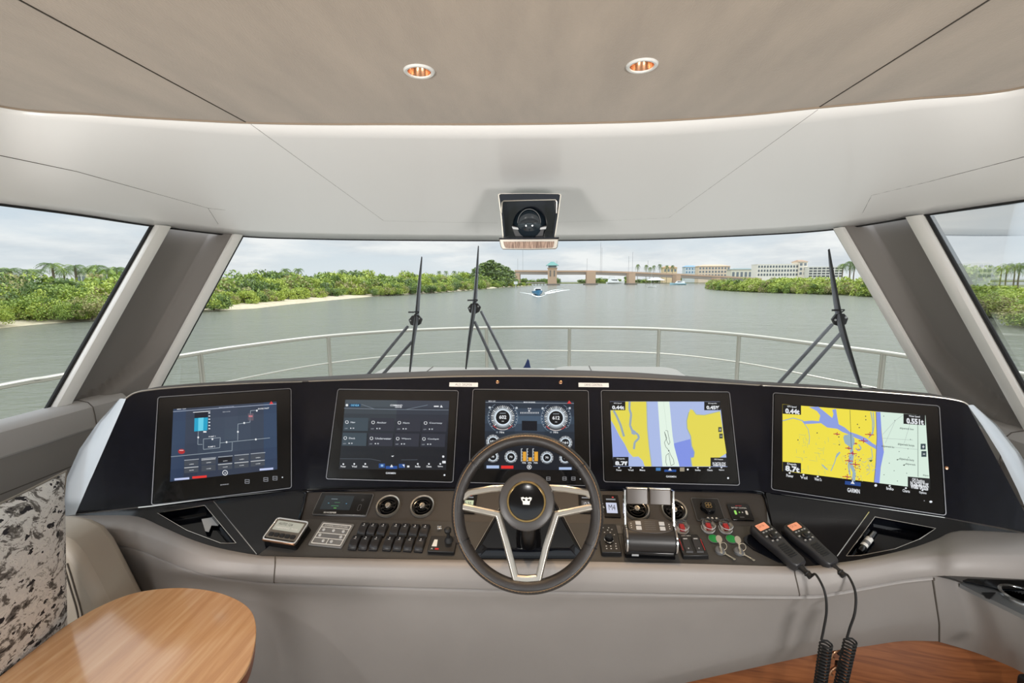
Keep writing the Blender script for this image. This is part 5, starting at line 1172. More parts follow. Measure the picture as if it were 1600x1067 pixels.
# copper latches and black clip under the dash
for (p, lb_) in (((530, 900), 'upper copper hook behind the coiled cords under the dashboard'), ((522, 985), 'lower copper hook behind the coiled cords under the dashboard')):
    c = P(*c9(*p), y=1.26); o = thing('copper_hook', lb_, 'hook', Matrix.Translation(c), 'copper hooks under the dashboard')
    m = MB(); m.box(.016, .012, .030, (.020, .004, 0), BLACK); build(m, 'bracket', None, o, bevel=.002)
    m = MB(); m.tube(spline([(.014, 0, .004), (.004, -.008, .006), (-.008, -.012, .0), (-.012, -.012, -.012), (-.004, -.012, -.016)], 5), .004, 10, mt=COPPER); build(m, 'hook', None, o)
c = P(1597, 1058, y=1.05); m = MB(); m.prism(rrect(.03, .04, .008), 0, .02, BLACK); o = build(m, 'black_latch', M=Matrix.Translation(c+Vector((.004, 0, -.01))) @ Matrix.Rotation(R(90), 4, 'X'), bevel=.002); tag(o, 'rounded black latch at the bottom right corner below the side console', 'latch')

# compass in its housing hanging from the lining
cc_ = crop(760, 280, 900, 400, 1245, 1067)
cy0 = 1.93
CP = Panel(P(828, 345, y=cy0), (1, 0, 0), (0, -.18, 1))
def cpu(x, y): return CP.uv(*cc_(x, y))
o = thing('ceiling_compass', 'black boxed compass with silver edges hanging from the ceiling lining above the windscreen', 'compass', CP.M(*cpu(600, 200)))
ou = [cpu(*p) for p in [(165, 215), (190, 200), (600, 195), (1010, 200), (1038, 215), (1000, 520), (955, 810), (230, 810), (205, 520)]][::-1]
ou = area_poly(ou); cxx = sum(a for a, b in ou)/len(ou); cyy = sum(b for a, b in ou)/len(ou)
inn = [(cxx+(a-cxx)*.90, cyy+(b-cyy)*.96) for a, b in ou]
NAVY = mat('navy_black_gloss', (24, 28, 40), .12, coat=.5)
m = MB(CP.M()); m.ring(ou, inn, -.12, .01, NAVY); m.prism(ou, -.13, -.12, NAVY); build(m, 'housing', None, o, world=True)
m = MB(CP.M()); m.ring(ou, [(cxx+(a-cxx)*.965, cyy+(b-cyy)*.975) for a, b in ou], .01, .013, SATIN); build(m, 'silver_edge', None, o, world=True)
m = MB(CP.M()); q = [cpu(*p) for p in [(205, 205), (1000, 205), (985, 290), (215, 300)]]; m.prism(area_poly(q), -.02, .012, NAVY); build(m, 'visor', None, o, world=True)
m = MB(); m.tube([CP.at(*cpu(*p), .013) for p in [(212, 470), (222, 320), (245, 302), (600, 292), (960, 285), (978, 310), (975, 470)]], .0028, 8, mt=SATIN); build(m, 'visor_trim', None, o, world=True)
m = MB(); bc = CP.at(*cpu(595, 640), -.045); rB_ = (cpu(830, 640)[0]-cpu(350, 640)[0])/2
m.ball(rB_, bc, mat('compass_globe', (30, 40, 48), .05, coat=1), seg=36, sc=(1, 1, 1)); cg = build(m, 'compass_globe', None, o, world=True)
m = MB(); m.tube([bc+Vector((rB_*.66*math.cos(t), -rB_*.78, rB_*.78*math.sin(t))) for t in [math.pi*i/20 for i in range(21)]], .0016, 6, mt=MGREY)
for x, y, r_ in ((500, 625, .006), (600, 620, .005), (690, 625, .006), (500, 575, .0025), (560, 580, .0025), (620, 575, .004), (680, 580, .004)): m.ball(r_, CP.at(*cpu(x, y), .004), LGREY, seg=8, sc=(1, 1, .6))
build(m, 'compass_marks', None, o, world=True)
m = MB(CP.M()); q = [cpu(*p) for p in [(350, 640), (480, 668), (595, 655), (710, 668), (832, 640), (830, 680), (800, 720), (790, 800), (400, 800), (370, 720)]]; m.prism(area_poly(q), -.06, .004, DGREY); build(m, 'cradle', None, o, world=True, bevel=.002)
m = MB(CP.M())
for pts in ([(355, 655), (475, 680), (465, 700), (370, 690)], [(835, 655), (700, 680), (715, 700), (825, 690)]): m.prism(area_poly([cpu(*p) for p in pts]), .004, .008, LGREY)
q = area_poly([cpu(*p) for p in [(552, 718), (590, 690), (628, 718)]]); m.prism(q, .004, .006, MGREY); m.box(.012, .002, .001, (*cpu(592, 742), .0045), MGREY); build(m, 'cradle_trim', None, o, world=True)
q = area_poly([cpu(*p) for p in [(190, 815), (1000, 812), (985, 930), (960, 955), (600, 965), (240, 960), (215, 930)]]); qc = (sum(a for a, b in q)/len(q), sum(b for a, b in q)/len(q))
m = MB(CP.M()); m.prism(q, .0, .045, SATIN); build(m, 'lower_tray', None, o, world=True, bevel=.003)
m = MB(CP.M()); m.prism([(qc[0]+(a-qc[0])*.86, qc[1]+(b-qc[1])*.62) for a, b in q], .0452, .0462, ramp_mat('brushed_bronze', [(.4, (120, 96, 82)), (.6, (184, 156, 138))], 30, .3, (9, 1, .3))); build(m, 'bronze_panel', None, o, world=True)
m = MB(CP.M()); a, b = cpu(190, 812), cpu(1005, 800); m.box(b[0]-a[0], .006, .05, ((a[0]+b[0])/2, a[1], .022), NAVY); build(m, 'tray_lip', None, o, world=True, bevel=.002)

# small black domes on the brow
for x, y, lb_ in ((309, 606.5, 'small black dome on the dashboard top, leftmost one'), (346, 604.5, 'small black dome on the dashboard top, second from the left'), (1326, 609, 'small black dome on the dashboard top behind the rightmost display, left one'), (1378, 610.5, 'small black dome on the dashboard top behind the rightmost display, right one')):
    pan = LEF if x < 800 else RIG; c = pan.hit(x, y+3); c = c+Vector((0, .035, -.014)); m = MB(); m.lathe([(.021, 0), (.020, .010), (.014, .017), (.006, .020), (0, .0205)], 24, BLACK); tag(build(m, 'dome_cap', M=Matrix.Translation(c)), lb_, 'cap', 'black dome caps on the dashboard top')

# ================================================================== SALOON FURNITURE AT THE LEFT
TEAK = ramp_mat('table_veneer', [(.25, (190, 140, 96)), (.5, (210, 162, 116)), (.75, (224, 184, 142))], 4, .16, (14, 1.1, 1), 7, .5, coat=.5)
TEAK_E = ramp_mat('table_edge_wood', [(.3, (120, 58, 22)), (.7, (168, 92, 40))], 10, .3, (1, 1, 6))
tz = -.78
tp = [(-1.037, .753), (-1.050, .880), (-1.003, .985), (-.900, 1.030), (-.790, 1.022), (-.680, .978), (-.600, .905), (-.562, .830), (-.553, .740), (-.566, .62), (-.61, .50), (-.70, .42), (-.82, .40), (-.94, .46), (-1.01, .58)]
def on_table(px, py): p = P(px, py, z=tz); return (p.x, p.y)
tp[0:9] = [on_table(*q) for q in [(0, 1056), (58, 1011), (105, 976), (160, 945), (215, 925), (280, 918), (340, 925), (385, 946), (400, 978)]] 
tp = tp[:9]+[on_table(392, 1030), on_table(365, 1072), (-.575, .66), (-.62, .52), (-.72, .44), (-.84, .43), (-.95, .50), (-1.02, .61)]
tout = [(p.x, p.y) for p in spline([(x, y, 0) for x, y in tp], 6, True)]
tb = thing('side_table', 'oval wooden table with a glossy honey-brown top, bottom left corner', 'table', loc=(-.8, .7, -1.6))
tout = area_poly(tout); n = len(tout); tcx = sum(a for a, b in tout)/n; tcy = sum(b for a, b in tout)/n
m = MB(); m.prism(tout, tz-.008, tz, TEAK); build(m, 'tabletop', None, tb, world=True, bevel=.0015)
m = MB(); m.prism([(tcx+(x-tcx)*.985, tcy+(y-tcy)*.985) for x, y in tout], tz-.036, tz-.008, TEAK_E, top=[(tcx+(x-tcx)*.999, tcy+(y-tcy)*.999) for x, y in tout]); build(m, 'table_edge', None, tb, world=True)
m = MB(); m.lathe([(.14, 0), (.14, .01), (.035, .02), (.035, .76), (.09, .784)], 32, SATIN); o = build(m, 'pedestal', None, tb)
sofa = thing('sofa', 'beige leather sofa back with a double seam behind the oval table', 'sofa', loc=(-1.2, 1.0, -1.6))
yb_ = 1.06
op = [P(*p, y=yb_) for p in [(-120, 818), (20, 814), (92, 816), (118, 821), (140, 832), (157, 853), (178, 893), (203, 942), (225, 1010), (250, 1130)]]
pr = [(p.x, p.z) for p in op]+[(op[-1].x+.02, -1.55), (op[0].x, -1.55)]
m = MB(); m.prism([(a, -b) for a, b in pr], 0, .11, BEIGE, Matrix.Translation((0, yb_+.02, 0)) @ Matrix.Rotation(R(-90), 4, 'X') @ Matrix.Rotation(R(180), 4, 'X') if False else Matrix(((1, 0, 0, 0), (0, 0, -1, yb_+.05), (0, -1, 0, 0), (0, 0, 0, 1))))
build(m, 'seat_back', None, sofa, world=True, bevel=.022, seg=4)
for dx in (0, .012):
    m = MB(); m.tube([p+Vector((dx, 0, 0)) for p in spline([P(98, 880, y=yb_-.062), P(110, 920, y=yb_-.062), P(122, 965, y=yb_-.062), P(130, 1040, y=yb_-.062)], 6)], .0016, 6, mt=GROOVE); build(m, 'back_seam', None, sofa, world=True)
# patterned cushion
ct = P(103, 736, y=.97); cl = P(0, 781, z=ct.z); Uc = (ct-cl); Uc.z = 0; Uc.normalize()
cb = P(108, 1008, y=.955)
Vc = (ct-cb); hgt = Vc.length; Vc.normalize(); Nc = Uc.cross(Vc).normalized(); Uc = Vc.cross(Nc)
wid = .46; org = cb - Uc*wid
m = bpy.data.materials.new('cushion_print'); m.use_nodes = True; t = m.node_tree; b = t.nodes['Principled BSDF']; b.inputs['Roughness'].default_value = .85
tc = t.nodes.new('ShaderNodeTexCoord'); mp = t.nodes.new('ShaderNodeMapping'); mp.inputs['Scale'].default_value = (1, 1.35, 1); t.links.new(tc.outputs['Object'], mp.inputs[0])
n1 = t.nodes.new('ShaderNodeTexNoise'); n1.inputs['Scale'].default_value = 24; n1.inputs['Detail'].default_value = 6; n1.inputs['Roughness'].default_value = .72; n1.inputs['Distortion'].default_value = .6; t.links.new(mp.outputs[0], n1.inputs['Vector'])
r1 = t.nodes.new('ShaderNodeValToRGB'); t.links.new(n1.outputs['Fac'], r1.inputs[0]); r1.color_ramp.interpolation = 'CONSTANT'
el = r1.color_ramp.elements; el[0].position = 0; el[0].color = rgb(38, 38, 42); el[1].position = .37; el[1].color = rgb(104, 102, 100)
for p_, c_ in ((.43, (158, 158, 156)), (.465, (236, 238, 238)), (.56, (248, 250, 248)), (.60, (190, 192, 192)), (.64, (246, 248, 246))): q = el.new(p_); q.color = rgb(*c_)
v1 = t.nodes.new('ShaderNodeTexNoise'); v1.inputs['Scale'].default_value = 42; v1.inputs['Detail'].default_value = 4; t.links.new(mp.outputs[0], v1.inputs['Vector'])
r2 = t.nodes.new('ShaderNodeValToRGB'); t.links.new(v1.outputs['Fac'], r2.inputs[0]); r2.color_ramp.interpolation = 'CONSTANT'
r2.color_ramp.elements[0].position = 0; r2.color_ramp.elements[0].color = (1, 1, 1, 1); r2.color_ramp.elements[1].position = .37; r2.color_ramp.elements[1].color = (0, 0, 0, 1)
mx_ = t.nodes.new('ShaderNodeMixRGB'); t.links.new(r2.outputs[0], mx_.inputs[0]); t.links.new(r1.outputs[0], mx_.inputs[1]); mx_.inputs[2].default_value = rgb(44, 44, 50); t.links.new(mx_.outputs[0], b.inputs['Base Color'])
CUSH = m
Mc = Matrix(((Uc.x, Vc.x, Nc.x, org.x), (Uc.y, Vc.y, Nc.y, org.y), (Uc.z, Vc.z, Nc.z, org.z), (0, 0, 0, 1)))
mb = MB(); k = 22
for sgn in (1, -1):
    rr = []
    for i in range(k+1):
        row = []
        for j in range(k+1):
            u, v = i/k, j/k; f = (4*u*(1-u))**.45*(4*v*(1-v))**.45
            pin = .03*(1-abs(2*u-1))**1*0
            uu = u*wid - .02*math.sin(math.pi*v)*(1 if u > .5 else -1)*abs(2*u-1)**3; vv = v*hgt - .014*math.sin(math.pi*u)*(1 if v > .5 else -1)*abs(2*v-1)**3
            row.append((uu, vv, sgn*.065*f))
        rr.append(row)
    mb.grid(rr, CUSH, flip=(sgn < 0))
o = thing('throw_cushion', 'black, grey and cream patterned cushion standing on the sofa at the left edge', 'cushion', Mc)
build(mb, 'cover', None, o, sharp=180)
mb = MB(); ed = [(0, 0), (.5, 0), (1, 0), (1, .5), (1, 1), (.5, 1), (0, 1), (0, .5)]
mb.tube([r[0] for r in [[(u*wid-.02*math.sin(math.pi*v)*(1 if u > .5 else -1)*abs(2*u-1)**3, v*hgt-.014*math.sin(math.pi*u)*(1 if v > .5 else -1)*abs(2*v-1)**3, 0)] for u, v in [(i/12, 0) for i in range(12)]+[(1, i/12) for i in range(12)]+[(1-i/12, 1) for i in range(12)]+[(0, 1-i/12) for i in range(12)]]], .0028, 6, True, mat('cushion_piping', (150, 146, 138), .8)); build(mb, 'piping', None, o)

# ================================================================== FOREDECK, RAIL, WIPERS
RZ = -.65
rp_ = [(0, 604), (75, 591), (170, 574), (278, 557), (380, 541), (513, 525), (640, 516), (760, 512), (890, 511.5), (1030, 514), (1155, 523), (1300, 541), (1420, 557)]
rw_ = [P(*p, z=RZ) for p in rp_]; rw_ = [Vector((-3.3, -1.0, RZ)), Vector((-3.34, 1.2, RZ))]+rw_+[Vector((3.4, 2.6, RZ)), Vector((3.42, 1, RZ)), Vector((3.4, -1, RZ))]
rl = spline(rw_, 8)
rail = thing('guard_rail', 'polished steel guard rail with stanchions curving round the bow', 'railing', loc=(0, 6.4, -1.35))
m = MB(); m.tube(rl, .021, 12, mt=STEEL); build(m, 'top_rail', None, rail, world=True)
def project(p):
    q = p-EYE; d = q.dot(FW); return (800+F_PX*q.dot(RT)/d, 533.5-F_PX*q.dot(UP)/d) if d > .1 else (-9999, 0)
def rail_at(px): return min((p for p in rl if p.y > 1.5), key=lambda p: abs(project(p)[0]-px))
rl = spline(rw_, 40)
for px in (313, 512, 760, 890, 1030, 1154, 1380):
    p = rail_at(px); m = MB(); m.tube([p, Vector((p.x, p.y, -1.35))], .022, 12, mt=STEEL); m.lathe([(.045, -1.35), (.045, -1.335), (.026, -1.32)], 16, STEEL, Matrix.Translation((p.x, p.y, 0)), False); build(m, 'stanchion', None, rail, world=True)
mid = [Vector((p.x, p.y, -.98)) for p in rl if p.y > 2.9][::6]
m = MB(); m.tube(mid, .009, 8, mt=STEEL); build(m, 'mid_rail', None, rail, world=True)
DECK = mat('white_gelcoat', (168, 166, 160), .4, var=.04, vscale=3)
inner = [(p.x*1.02, p.y+.06) for p in rl[::12] if p.y > .9]
dk = MB(); dk.prism(area_poly(inner), -1.6, -1.352, DECK); o = build(dk, 'foredeck'); o['kind'] = 'structure'
cr1 = MB(); cr1.prism([(-1.75, 2.3), (1.75, 2.3), (1.45, 4.1), (1.0, 4.55), (-1.0, 4.55), (-1.45, 4.1)], -1.351, -.86, DECK); o = build(cr1, 'coachroof', bevel=.05, seg=3); tag(o, 'low pale coachroof on the foredeck under the sunpads', 'coachroof')
PADM = mat('sunpad_fabric', (148, 144, 136), .75, bump=.2, bscale=500)
for a, b, yb2, lb_ in ((600, 858, 573, 'left grey foredeck sunpad seen just above the dashboard'), (864, 1052, 571.5, 'right grey foredeck sunpad seen just above the dashboard')):
    p0, p1 = P(a, yb2, z=-.76), P(b, yb2, z=-.76)
    m = MB(); m.prism(rrect(p1.x-p0.x, 1.1, .16, 5, (p0.x+p1.x)/2, (p0.y+p1.y)/2-.55), 0, .099, PADM); o = thing('sunpad', lb_, 'sunpad', loc=(0, 0, -.859), group='foredeck sunpads'); build(m, 'cushion', None, o, bevel=.03, seg=3)
    m = MB(); m.tube([((p0.x+p1.x)/2-(p1.x-p0.x)*.2, (p0.y+p1.y)/2-.02, .101), ((p0.x+p1.x)/2-(p1.x-p0.x)*.2, (p0.y+p1.y)/2-1.05, .101)], .004, 6, mt=GROOVE); build(m, 'quilt_seam', None, o)
p = P(822, 578, y=4.35); m = MB(); m.prism([(-.05, 0), (.05, 0), (.03, .10), (.015, .12), (-.01, .06)], -.012, .012, mat('navy_fin', (34, 48, 88), .4), Matrix.Translation((p.x, p.y, -.86)) @ Matrix.Rotation(R(90), 4, 'X')); o = build(m, 'bow_fin'); tag(o, 'small dark blue fin standing on the foredeck between the sunpads', 'fitting')
m = MB(); c = P(656, 578, y=3.3)
ARM = mat('wiper_grey', (138, 142, 150), .4, metal=.3)
for bl, br, arms, lb_ in (([(640, 584), (645, 530), (650, 490), (654, 445), (659, 402)], (649, 501), [((637, 510), (571, 590)), ((647, 530), (592, 592))], 'leftmost windscreen wiper, its arms slanting down to the left'),
                      ([(728, 576), (733, 530), (740, 480), (744, 435), (747.5, 385)], (741, 482), [((752, 487), (803, 588)), ((742, 503), (783, 592))], 'middle windscreen wiper, its arms slanting down to the right'),
                      ([(1347, 612), (1332, 560), (1317, 505), (1305, 445), (1295, 390)], (1313, 500), [((1300, 507), (1212, 604)), ((1318, 516), (1238, 606))], 'rightmost windscreen wiper beside the right post')):
    c = on_glass(*br, .10); o = thing('windscreen_wiper', lb_, 'wiper', Matrix.Translation(c), 'windscreen wipers')
    q = [on_glass(*p, .06) for p in bl]; m = MB(); m.tube(spline(q, 5), .0035, 6, mt=RUBBER, sq=2.0); build(m, 'blade_rubber', None, o, world=True)
    q = [on_glass(*p, .075) for p in bl[:]]; q2 = spline(q, 5); m = MB(); n_ = len(q2); m.tube([q2[i] + Vector((0, .02*math.sin(math.pi*i/(n_-1)), 0)) for i in range(n_)], [.0035+.0085*math.sin(math.pi*i/(n_-1)) for i in range(n_)], 8, mt=ARM); build(m, 'blade_frame', None, o, world=True)
    for a, b in arms: m = MB(); m.tube([on_glass(*a, .10), on_glass(*b, .07)], .0078, 8, mt=ARM); build(m, 'arm', None, o, world=True)
    m = MB(); f = RT*.036; g_ = UP*.036
    hexa = [c+f*x+g_*y for x, y in [(-1, .1), (-.5, .75), (.5, .8), (1, .2), (.75, -.5), (.1, -.85), (-.7, -.6)]]; m.grid([hexa, [h+Vector((0, .012, 0)) for h in hexa]], BLACK, closed=True); m.poly(hexa[::-1], BLACK); m.poly([h+Vector((0, .012, 0)) for h in hexa], BLACK); build(m, 'pivot_bracket', None, o, world=True)
    for x, y in ((-.7, 0), (.6, .3), (0, -.5)): m = MB(); m.ball(.005, c+f*x+g_*y-FW*.004, LGREY, seg=8); build(m, 'bolt', None, o, world=True)
    m = MB(); m.tube(spline([c+f*-.2+g_*.8, c+f*.5+g_*1.3, c+f*-1.0+g_*1.2], 6), .003, 6, mt=BLACK); m.box(.03, .008, .008, c+f*-.6+g_*1.25, BLACK); build(m, 'washer_jet', None, o, world=True)

# ================================================================== RIVER, BANKS AND FAR SHORE
WZ = -4.2
wm = bpy.data.materials.new('river_surface'); wm.use_nodes = True; t = wm.node_tree; b = t.nodes['Principled BSDF']
b.inputs['Base Color'].default_value = rgb(114, 116, 104); b.inputs['Roughness'].default_value = .16; b.inputs['IOR'].default_value = 1.33
tc = t.nodes.new('ShaderNodeTexCoord'); prev = None
for sc_, st, ds in ((1.6, (1, 2.4, 1), .16), (.35, (1, 2.2, 1), .30), (.06, (1, 2.0, 1), .6)):
    mp = t.nodes.new('ShaderNodeMapping'); mp.inputs['Scale'].default_value = st; mp.inputs['Rotation'].default_value = (0, 0, .25); t.links.new(tc.outputs['Object'], mp.inputs[0])
    n = t.nodes.new('ShaderNodeTexNoise'); n.inputs['Scale'].default_value = sc_; n.inputs['Detail'].default_value = 6; n.inputs['Roughness'].default_value = .6; t.links.new(mp.outputs[0], n.inputs['Vector'])
    bp = t.nodes.new('ShaderNodeBump'); bp.inputs['Strength'].default_value = .75; bp.inputs['Distance'].default_value = ds; t.links.new(n.outputs['Fac'], bp.inputs['Height'])
    if prev: t.links.new(prev, bp.inputs['Normal'])
    prev = bp.outputs[0]
t.links.new(prev, b.inputs['Normal'])
m = MB(); S_ = 2600; m.grid([[Vector((x, y, WZ)) for x in (-S_, -200, 0, 200, S_)] for y in (-1200, 0, 200, 700, S_)], wm); o = build(m, 'river_water'); tag(o, 'grey-green rippled river water stretching ahead of the bow', 'water', kind='stuff')

SAND = ramp_mat('beach_sand', [(.3, (186, 172, 142)), (.7, (212, 200, 174))], 1.2, .9)
SCRUB = ramp_mat('scrub_ground', [(.3, (84, 92, 52)), (.7, (120, 122, 74))], .4, .95)
shL = [(-700, 760), (-300, 585), (-120, 542), (0, 513), (60, 507), (130, 502), (200, 494), (330, 486), (400, 482), (450, 476), (520, 469), (585, 463), (640, 460), (700, 456), (750, 452), (800, 448), (830, 446.5)]
SL = [P(*p, z=WZ) for p in shL]
shR = [(1113, 451), (1140, 454), (1200, 457), (1280, 459.5), (1362, 462.5), (1450, 474), (1545, 494), (1600, 503), (1700, 526), (1900, 580)]
SR = [P(*p, z=WZ) for p in shR]
def inland(sh, i, d, side):
    a = sh[max(0, i-1)]; b = sh[min(len(sh)-1, i+1)]; t_ = (b-a).normalized(); n_ = Vector((-t_.y, t_.x, 0))
    if n_.x*side < 0 and abs(n_.x) > .05: n_ = -n_
    if abs(n_.x) <= .05 and n_.y < 0: n_ = -n_
    return sh[i]+n_*d
def bank(sh, side, wds, nm, zz=1.0):
    r0 = [p+Vector((0, 0, -.3)) for p in sh]; r1 = [p+Vector((0, 0, .02)) for p in sh]
    r2 = [inland(sh, i, wds(i)*.5, side)+Vector((0, 0, .35*zz)) for i in range(len(sh))]; r3 = [inland(sh, i, wds(i), side)+Vector((0, 0, .6*zz)) for i in range(len(sh))]
    r4 = [inland(sh, i, 30, side)+Vector((0, 0, .7)) for i in range(len(sh))]
    r5 = [Vector((p.x+side*500, p.y+100, p.z)) for p in r4]
    e1 = settle(nm, r1[len(r1)//2])
    m_ = MB(); m_.grid([r0, r1, r2, r3], SAND, flip=(side > 0)); q = build(m_, 'beach', None, e1, world=True)
    m_ = MB(); m_.grid([r3, r4, r5], SCRUB, flip=(side > 0)); build(m_, 'scrub_ground', None, e1, world=True)
bank(SL, -1, lambda i: 6.5 if 7 <= i <= 11 else 4 if i in (3, 4, 5) else 2.5, 'ground_left')
# island on the right: closed mound
m = MB(); isl = [p for p in SR[:5]]; back = [P(1500, 452, z=WZ), P(1380, 450, z=WZ), P(1200, 449.5, z=WZ), P(1120, 449, z=WZ)]
m.prism(area_poly([(p.x, p.y) for p in SR+[Vector((420, 60, 0)), Vector((420, 330, 0)), P(1200, 449, z=WZ), P(1120, 449, z=WZ)]]), WZ-.5, WZ+.25, SCRUB); o = build(m, 'ground_right'); o['kind'] = 'structure'
m = MB(); ss = SR[6:9]; m.grid([[p+Vector((0, 0, .02)) for p in ss], [p+Vector((1.5, 3, .4)) for p in ss], [p+Vector((4, 7, .5)) for p in ss]], SAND, flip=False); o = build(m, 'sand_edge'); tag(o, 'pale sand strip at the foot of the scrub seen through the right side window', 'sand', kind='stuff')

LEAF = [mat('leaf_bright', (176, 190, 84), .55), mat('leaf_mid', (142, 164, 76), .55), mat('leaf_dark', (96, 120, 62), .6), mat('leaf_olive', (168, 160, 110), .7), mat('leaf_blue', (122, 138, 94), .6), mat('bark_grey', (120, 108, 92), .9)]
def leaf_quad(m_, c, s, mt, rn):
    a = Vector((rn.gauss(0, 1), rn.gauss(0, 1), rn.gauss(0, .8))).normalized(); b = a.cross(Vector((rn.gauss(0, 1), rn.gauss(0, 1), rn.gauss(0, 1)))).normalized()
    a = a*s; b = b*s*.62; m_.add([c-a, c-b*.9+a*.1, c+a, c+b*.9+a*.1], [(0, 1, 2, 3)], mt)
def bush_mesh(seed, pal, ncl=16, per=105, ls=.085, tall=1.0, trunk=True):
    rn = random.Random(seed); m_ = MB()
    for c in range(ncl):
        an = rn.uniform(0, 6.283); rr = math.sqrt(rn.random())*.72; cx, cy = math.cos(an)*rr, math.sin(an)*rr; top = (1-rr*rr*.75)*tall; cz = rn.uniform(.16, .86)*top*.92
        cr_ = rn.uniform(.22, .38); mt = rn.choice(pal)
        for k in range(per):
            d = Vector((rn.gauss(0, 1), rn.gauss(0, 1), rn.gauss(0, 1))).normalized()*(rn.uniform(.55, 1.0)); p_ = Vector((cx, cy, cz))+Vector((d.x*cr_, d.y*cr_, d.z*cr_*.75))
            if p_.z < .01: p_.z = rn.uniform(.0, .1)
            leaf_quad(m_, p_, ls*rn.uniform(.6, 1.3), LEAF[mt if rn.random() < .75 else rn.choice(pal)], rn)
    if trunk:
        for k in range(5):
            an = rn.uniform(0, 6.28); m_.tube([(math.cos(an)*.12, math.sin(an)*.12, -.05), (math.cos(an)*.25, math.sin(an)*.25, .3), (math.cos(an)*.45, math.sin(an)*.45, .62*tall)], [.03, .022, .01], 5, mt=LEAF[5])
    return m_
KINDS = [('yellow-green mangrove bush', 11, [0, 0, 1, 0]), ('mid-green mangrove bush', 12, [1, 1, 2, 0]), ('dark green mangrove bush', 13, [2, 1, 2, 4]), ('half-bare olive mangrove bush', 14, [3, 3, 1, 0]), ('light green mangrove bush', 15, [0, 1, 0, 3]), ('grey-green mangrove bush', 16, [4, 1, 2, 1])]
protos = {}
def make_plant(kind, M_, where, grp, near=False):
    nm_, seed, pal = KINDS[kind]; key = (kind, near)
    if key not in protos:
        mm_ = bush_mesh(seed, pal, 30 if near else 24, 190 if near else 120, .036 if near else .06)
        o = build(mm_, 'mangrove_bush', sharp=180); protos[key] = o; first = True
    else: o = protos[key].copy(); COL.objects.link(o)
    o.matrix_world = M_; tag(o, nm_+' '+where, 'bush', grp); return o
def along(sh, step):
    pts = []; 
    for a, b in zip(sh, sh[1:]):
        L_ = (b-a).length; x = 0
        while x < L_:
            pts.append(a.lerp(b, x/L_)); x += max(1.6, step*((a.lerp(b, x/L_)-EYE).length))
    return pts
def interp(tab, x):
    if x <= tab[0][0]: return tab[0][1]
    for (a, b), (c, d) in zip(tab, tab[1:]):
        if x <= c: return b+(d-b)*(x-a)/(c-a)
    return tab[-1][1]
TREE_L = [(-400, 415), (0, 419), (60, 417), (130, 424), (200, 414), (330, 425), (380, 413), (450, 414), (520, 419), (560, 417), (600, 422), (640, 420), (700, 426), (740, 420), (780, 424), (800, 428), (830, 440)]
rn = random.Random(21); nb = 0
dense = spline(SL[1:], 6)
for row, (off, fr, st) in enumerate(((0, .50, .064), (6, .76, .076), (15, .98, .08))):
    for p in along(dense, st):
        pr_ = project(p)[0]
        d0 = (p-EYE).length
        if pr_ < -120 or d0 > 440: continue
        sandw = 6.5 if 335 < pr_ < 580 else 3.4 if 0 < pr_ < 110 else .5
        q = p + Vector((-1, .12, 0)).normalized()*((sandw+off*(d0/90)**.5)+rn.uniform(-1, 1)) + Vector((0, rn.uniform(-1, 1), 0))
        px_, _ = project(q); dd = (q-EYE).dot(FW)
        if row == 0 and rn.random() < .15: continue
        top = interp(TREE_L, px_); H_ = (4.2+dd*(438.5-top)/F_PX)*fr*rn.uniform(.80, 1.10); H_ = max(1.6, min(H_, 13))
        if 335 < px_ < 600 and row == 0: H_ *= .8
        r_ = max(1.7, H_*rn.uniform(.68, .95)); kd = rn.choices(range(6), (3, 4, 3, 2, 3, 2))[0] if px_ > 0 else rn.choices(range(6), (4, 4, 2, 1, 3, 1))[0]
        M_ = Matrix.Translation((q.x, q.y, WZ+.3)) @ Matrix.Rotation(rn.uniform(0, 6.28), 4, 'Z') @ Matrix.Diagonal((r_, r_, H_, 1))
        zone = 'in the left side window' if px_ < 215 else 'behind the left post' if px_ < 345 else 'right of the left post' if px_ < 480 else 'mid-way to the wipers' if px_ < 600 else 'near the first wiper' if px_ < 690 else 'between the left wipers' if px_ < 745 else 'by the casuarinas'
        rk = ('waterline', 'middle rank', 'skyline')[row]; w_ = f'on the left shore {rk}, {zone}'; make_plant(kd, M_, w_, f'{KINDS[kd][0]}es {w_}', near=(d0 < 75)); nb += 1
TREE_R = [(1100, 436), (1125, 433), (1200, 431), (1280, 431), (1362, 432), (1450, 434), (1545, 433), (1600, 434), (1900, 430)]
dense = spline(SR, 6)
for row, (off, fr, st) in enumerate(((.5, .74, .052), (8, .98, .07))):
    for p in along(dense, st):
        px_ = project(p)[0]; d0 = (p-EYE).length
        if px_ > 1680 or px_ < 1000: continue
        base = 8 if 1560 < px_ < 1640 else 0
        q = p + Vector((.25, 1, 0)).normalized()*(base+off+rn.uniform(-.6, .6)) if px_ < 1400 else p + Vector((.8, .6, 0))*(base+off)
        dd = (q-EYE).dot(FW); px_ = project(q)[0]; top = interp(TREE_R, px_); H_ = max(1.4, (4.2+dd*(436-top)/F_PX)*fr*rn.uniform(.85, 1.08)); r_ = max(2.0, H_*rn.uniform(.8, 1.1)); kd = rn.choices(range(6), (4, 4, 0, 2, 4, 1))[0]
        if px_ > 1400: H_ *= .8
        M_ = Matrix.Translation((q.x, q.y, WZ+.1)) @ Matrix.Rotation(rn.uniform(0, 6.28), 4, 'Z') @ Matrix.Diagonal((r_, r_, H_, 1))
        zone = 'left of the garage' if px_ < 1262 else 'near the right wiper' if px_ < 1375 else 'behind the right post' if px_ < 1530 else 'in the right side window'
        rk = ('waterline', 'skyline')[row]; w_ = f'on the right island {rk}, {zone}'; make_plant(kd, M_, w_, f'{KINDS[kd][0]}es {w_}', near=(d0 < 75)); nb += 1
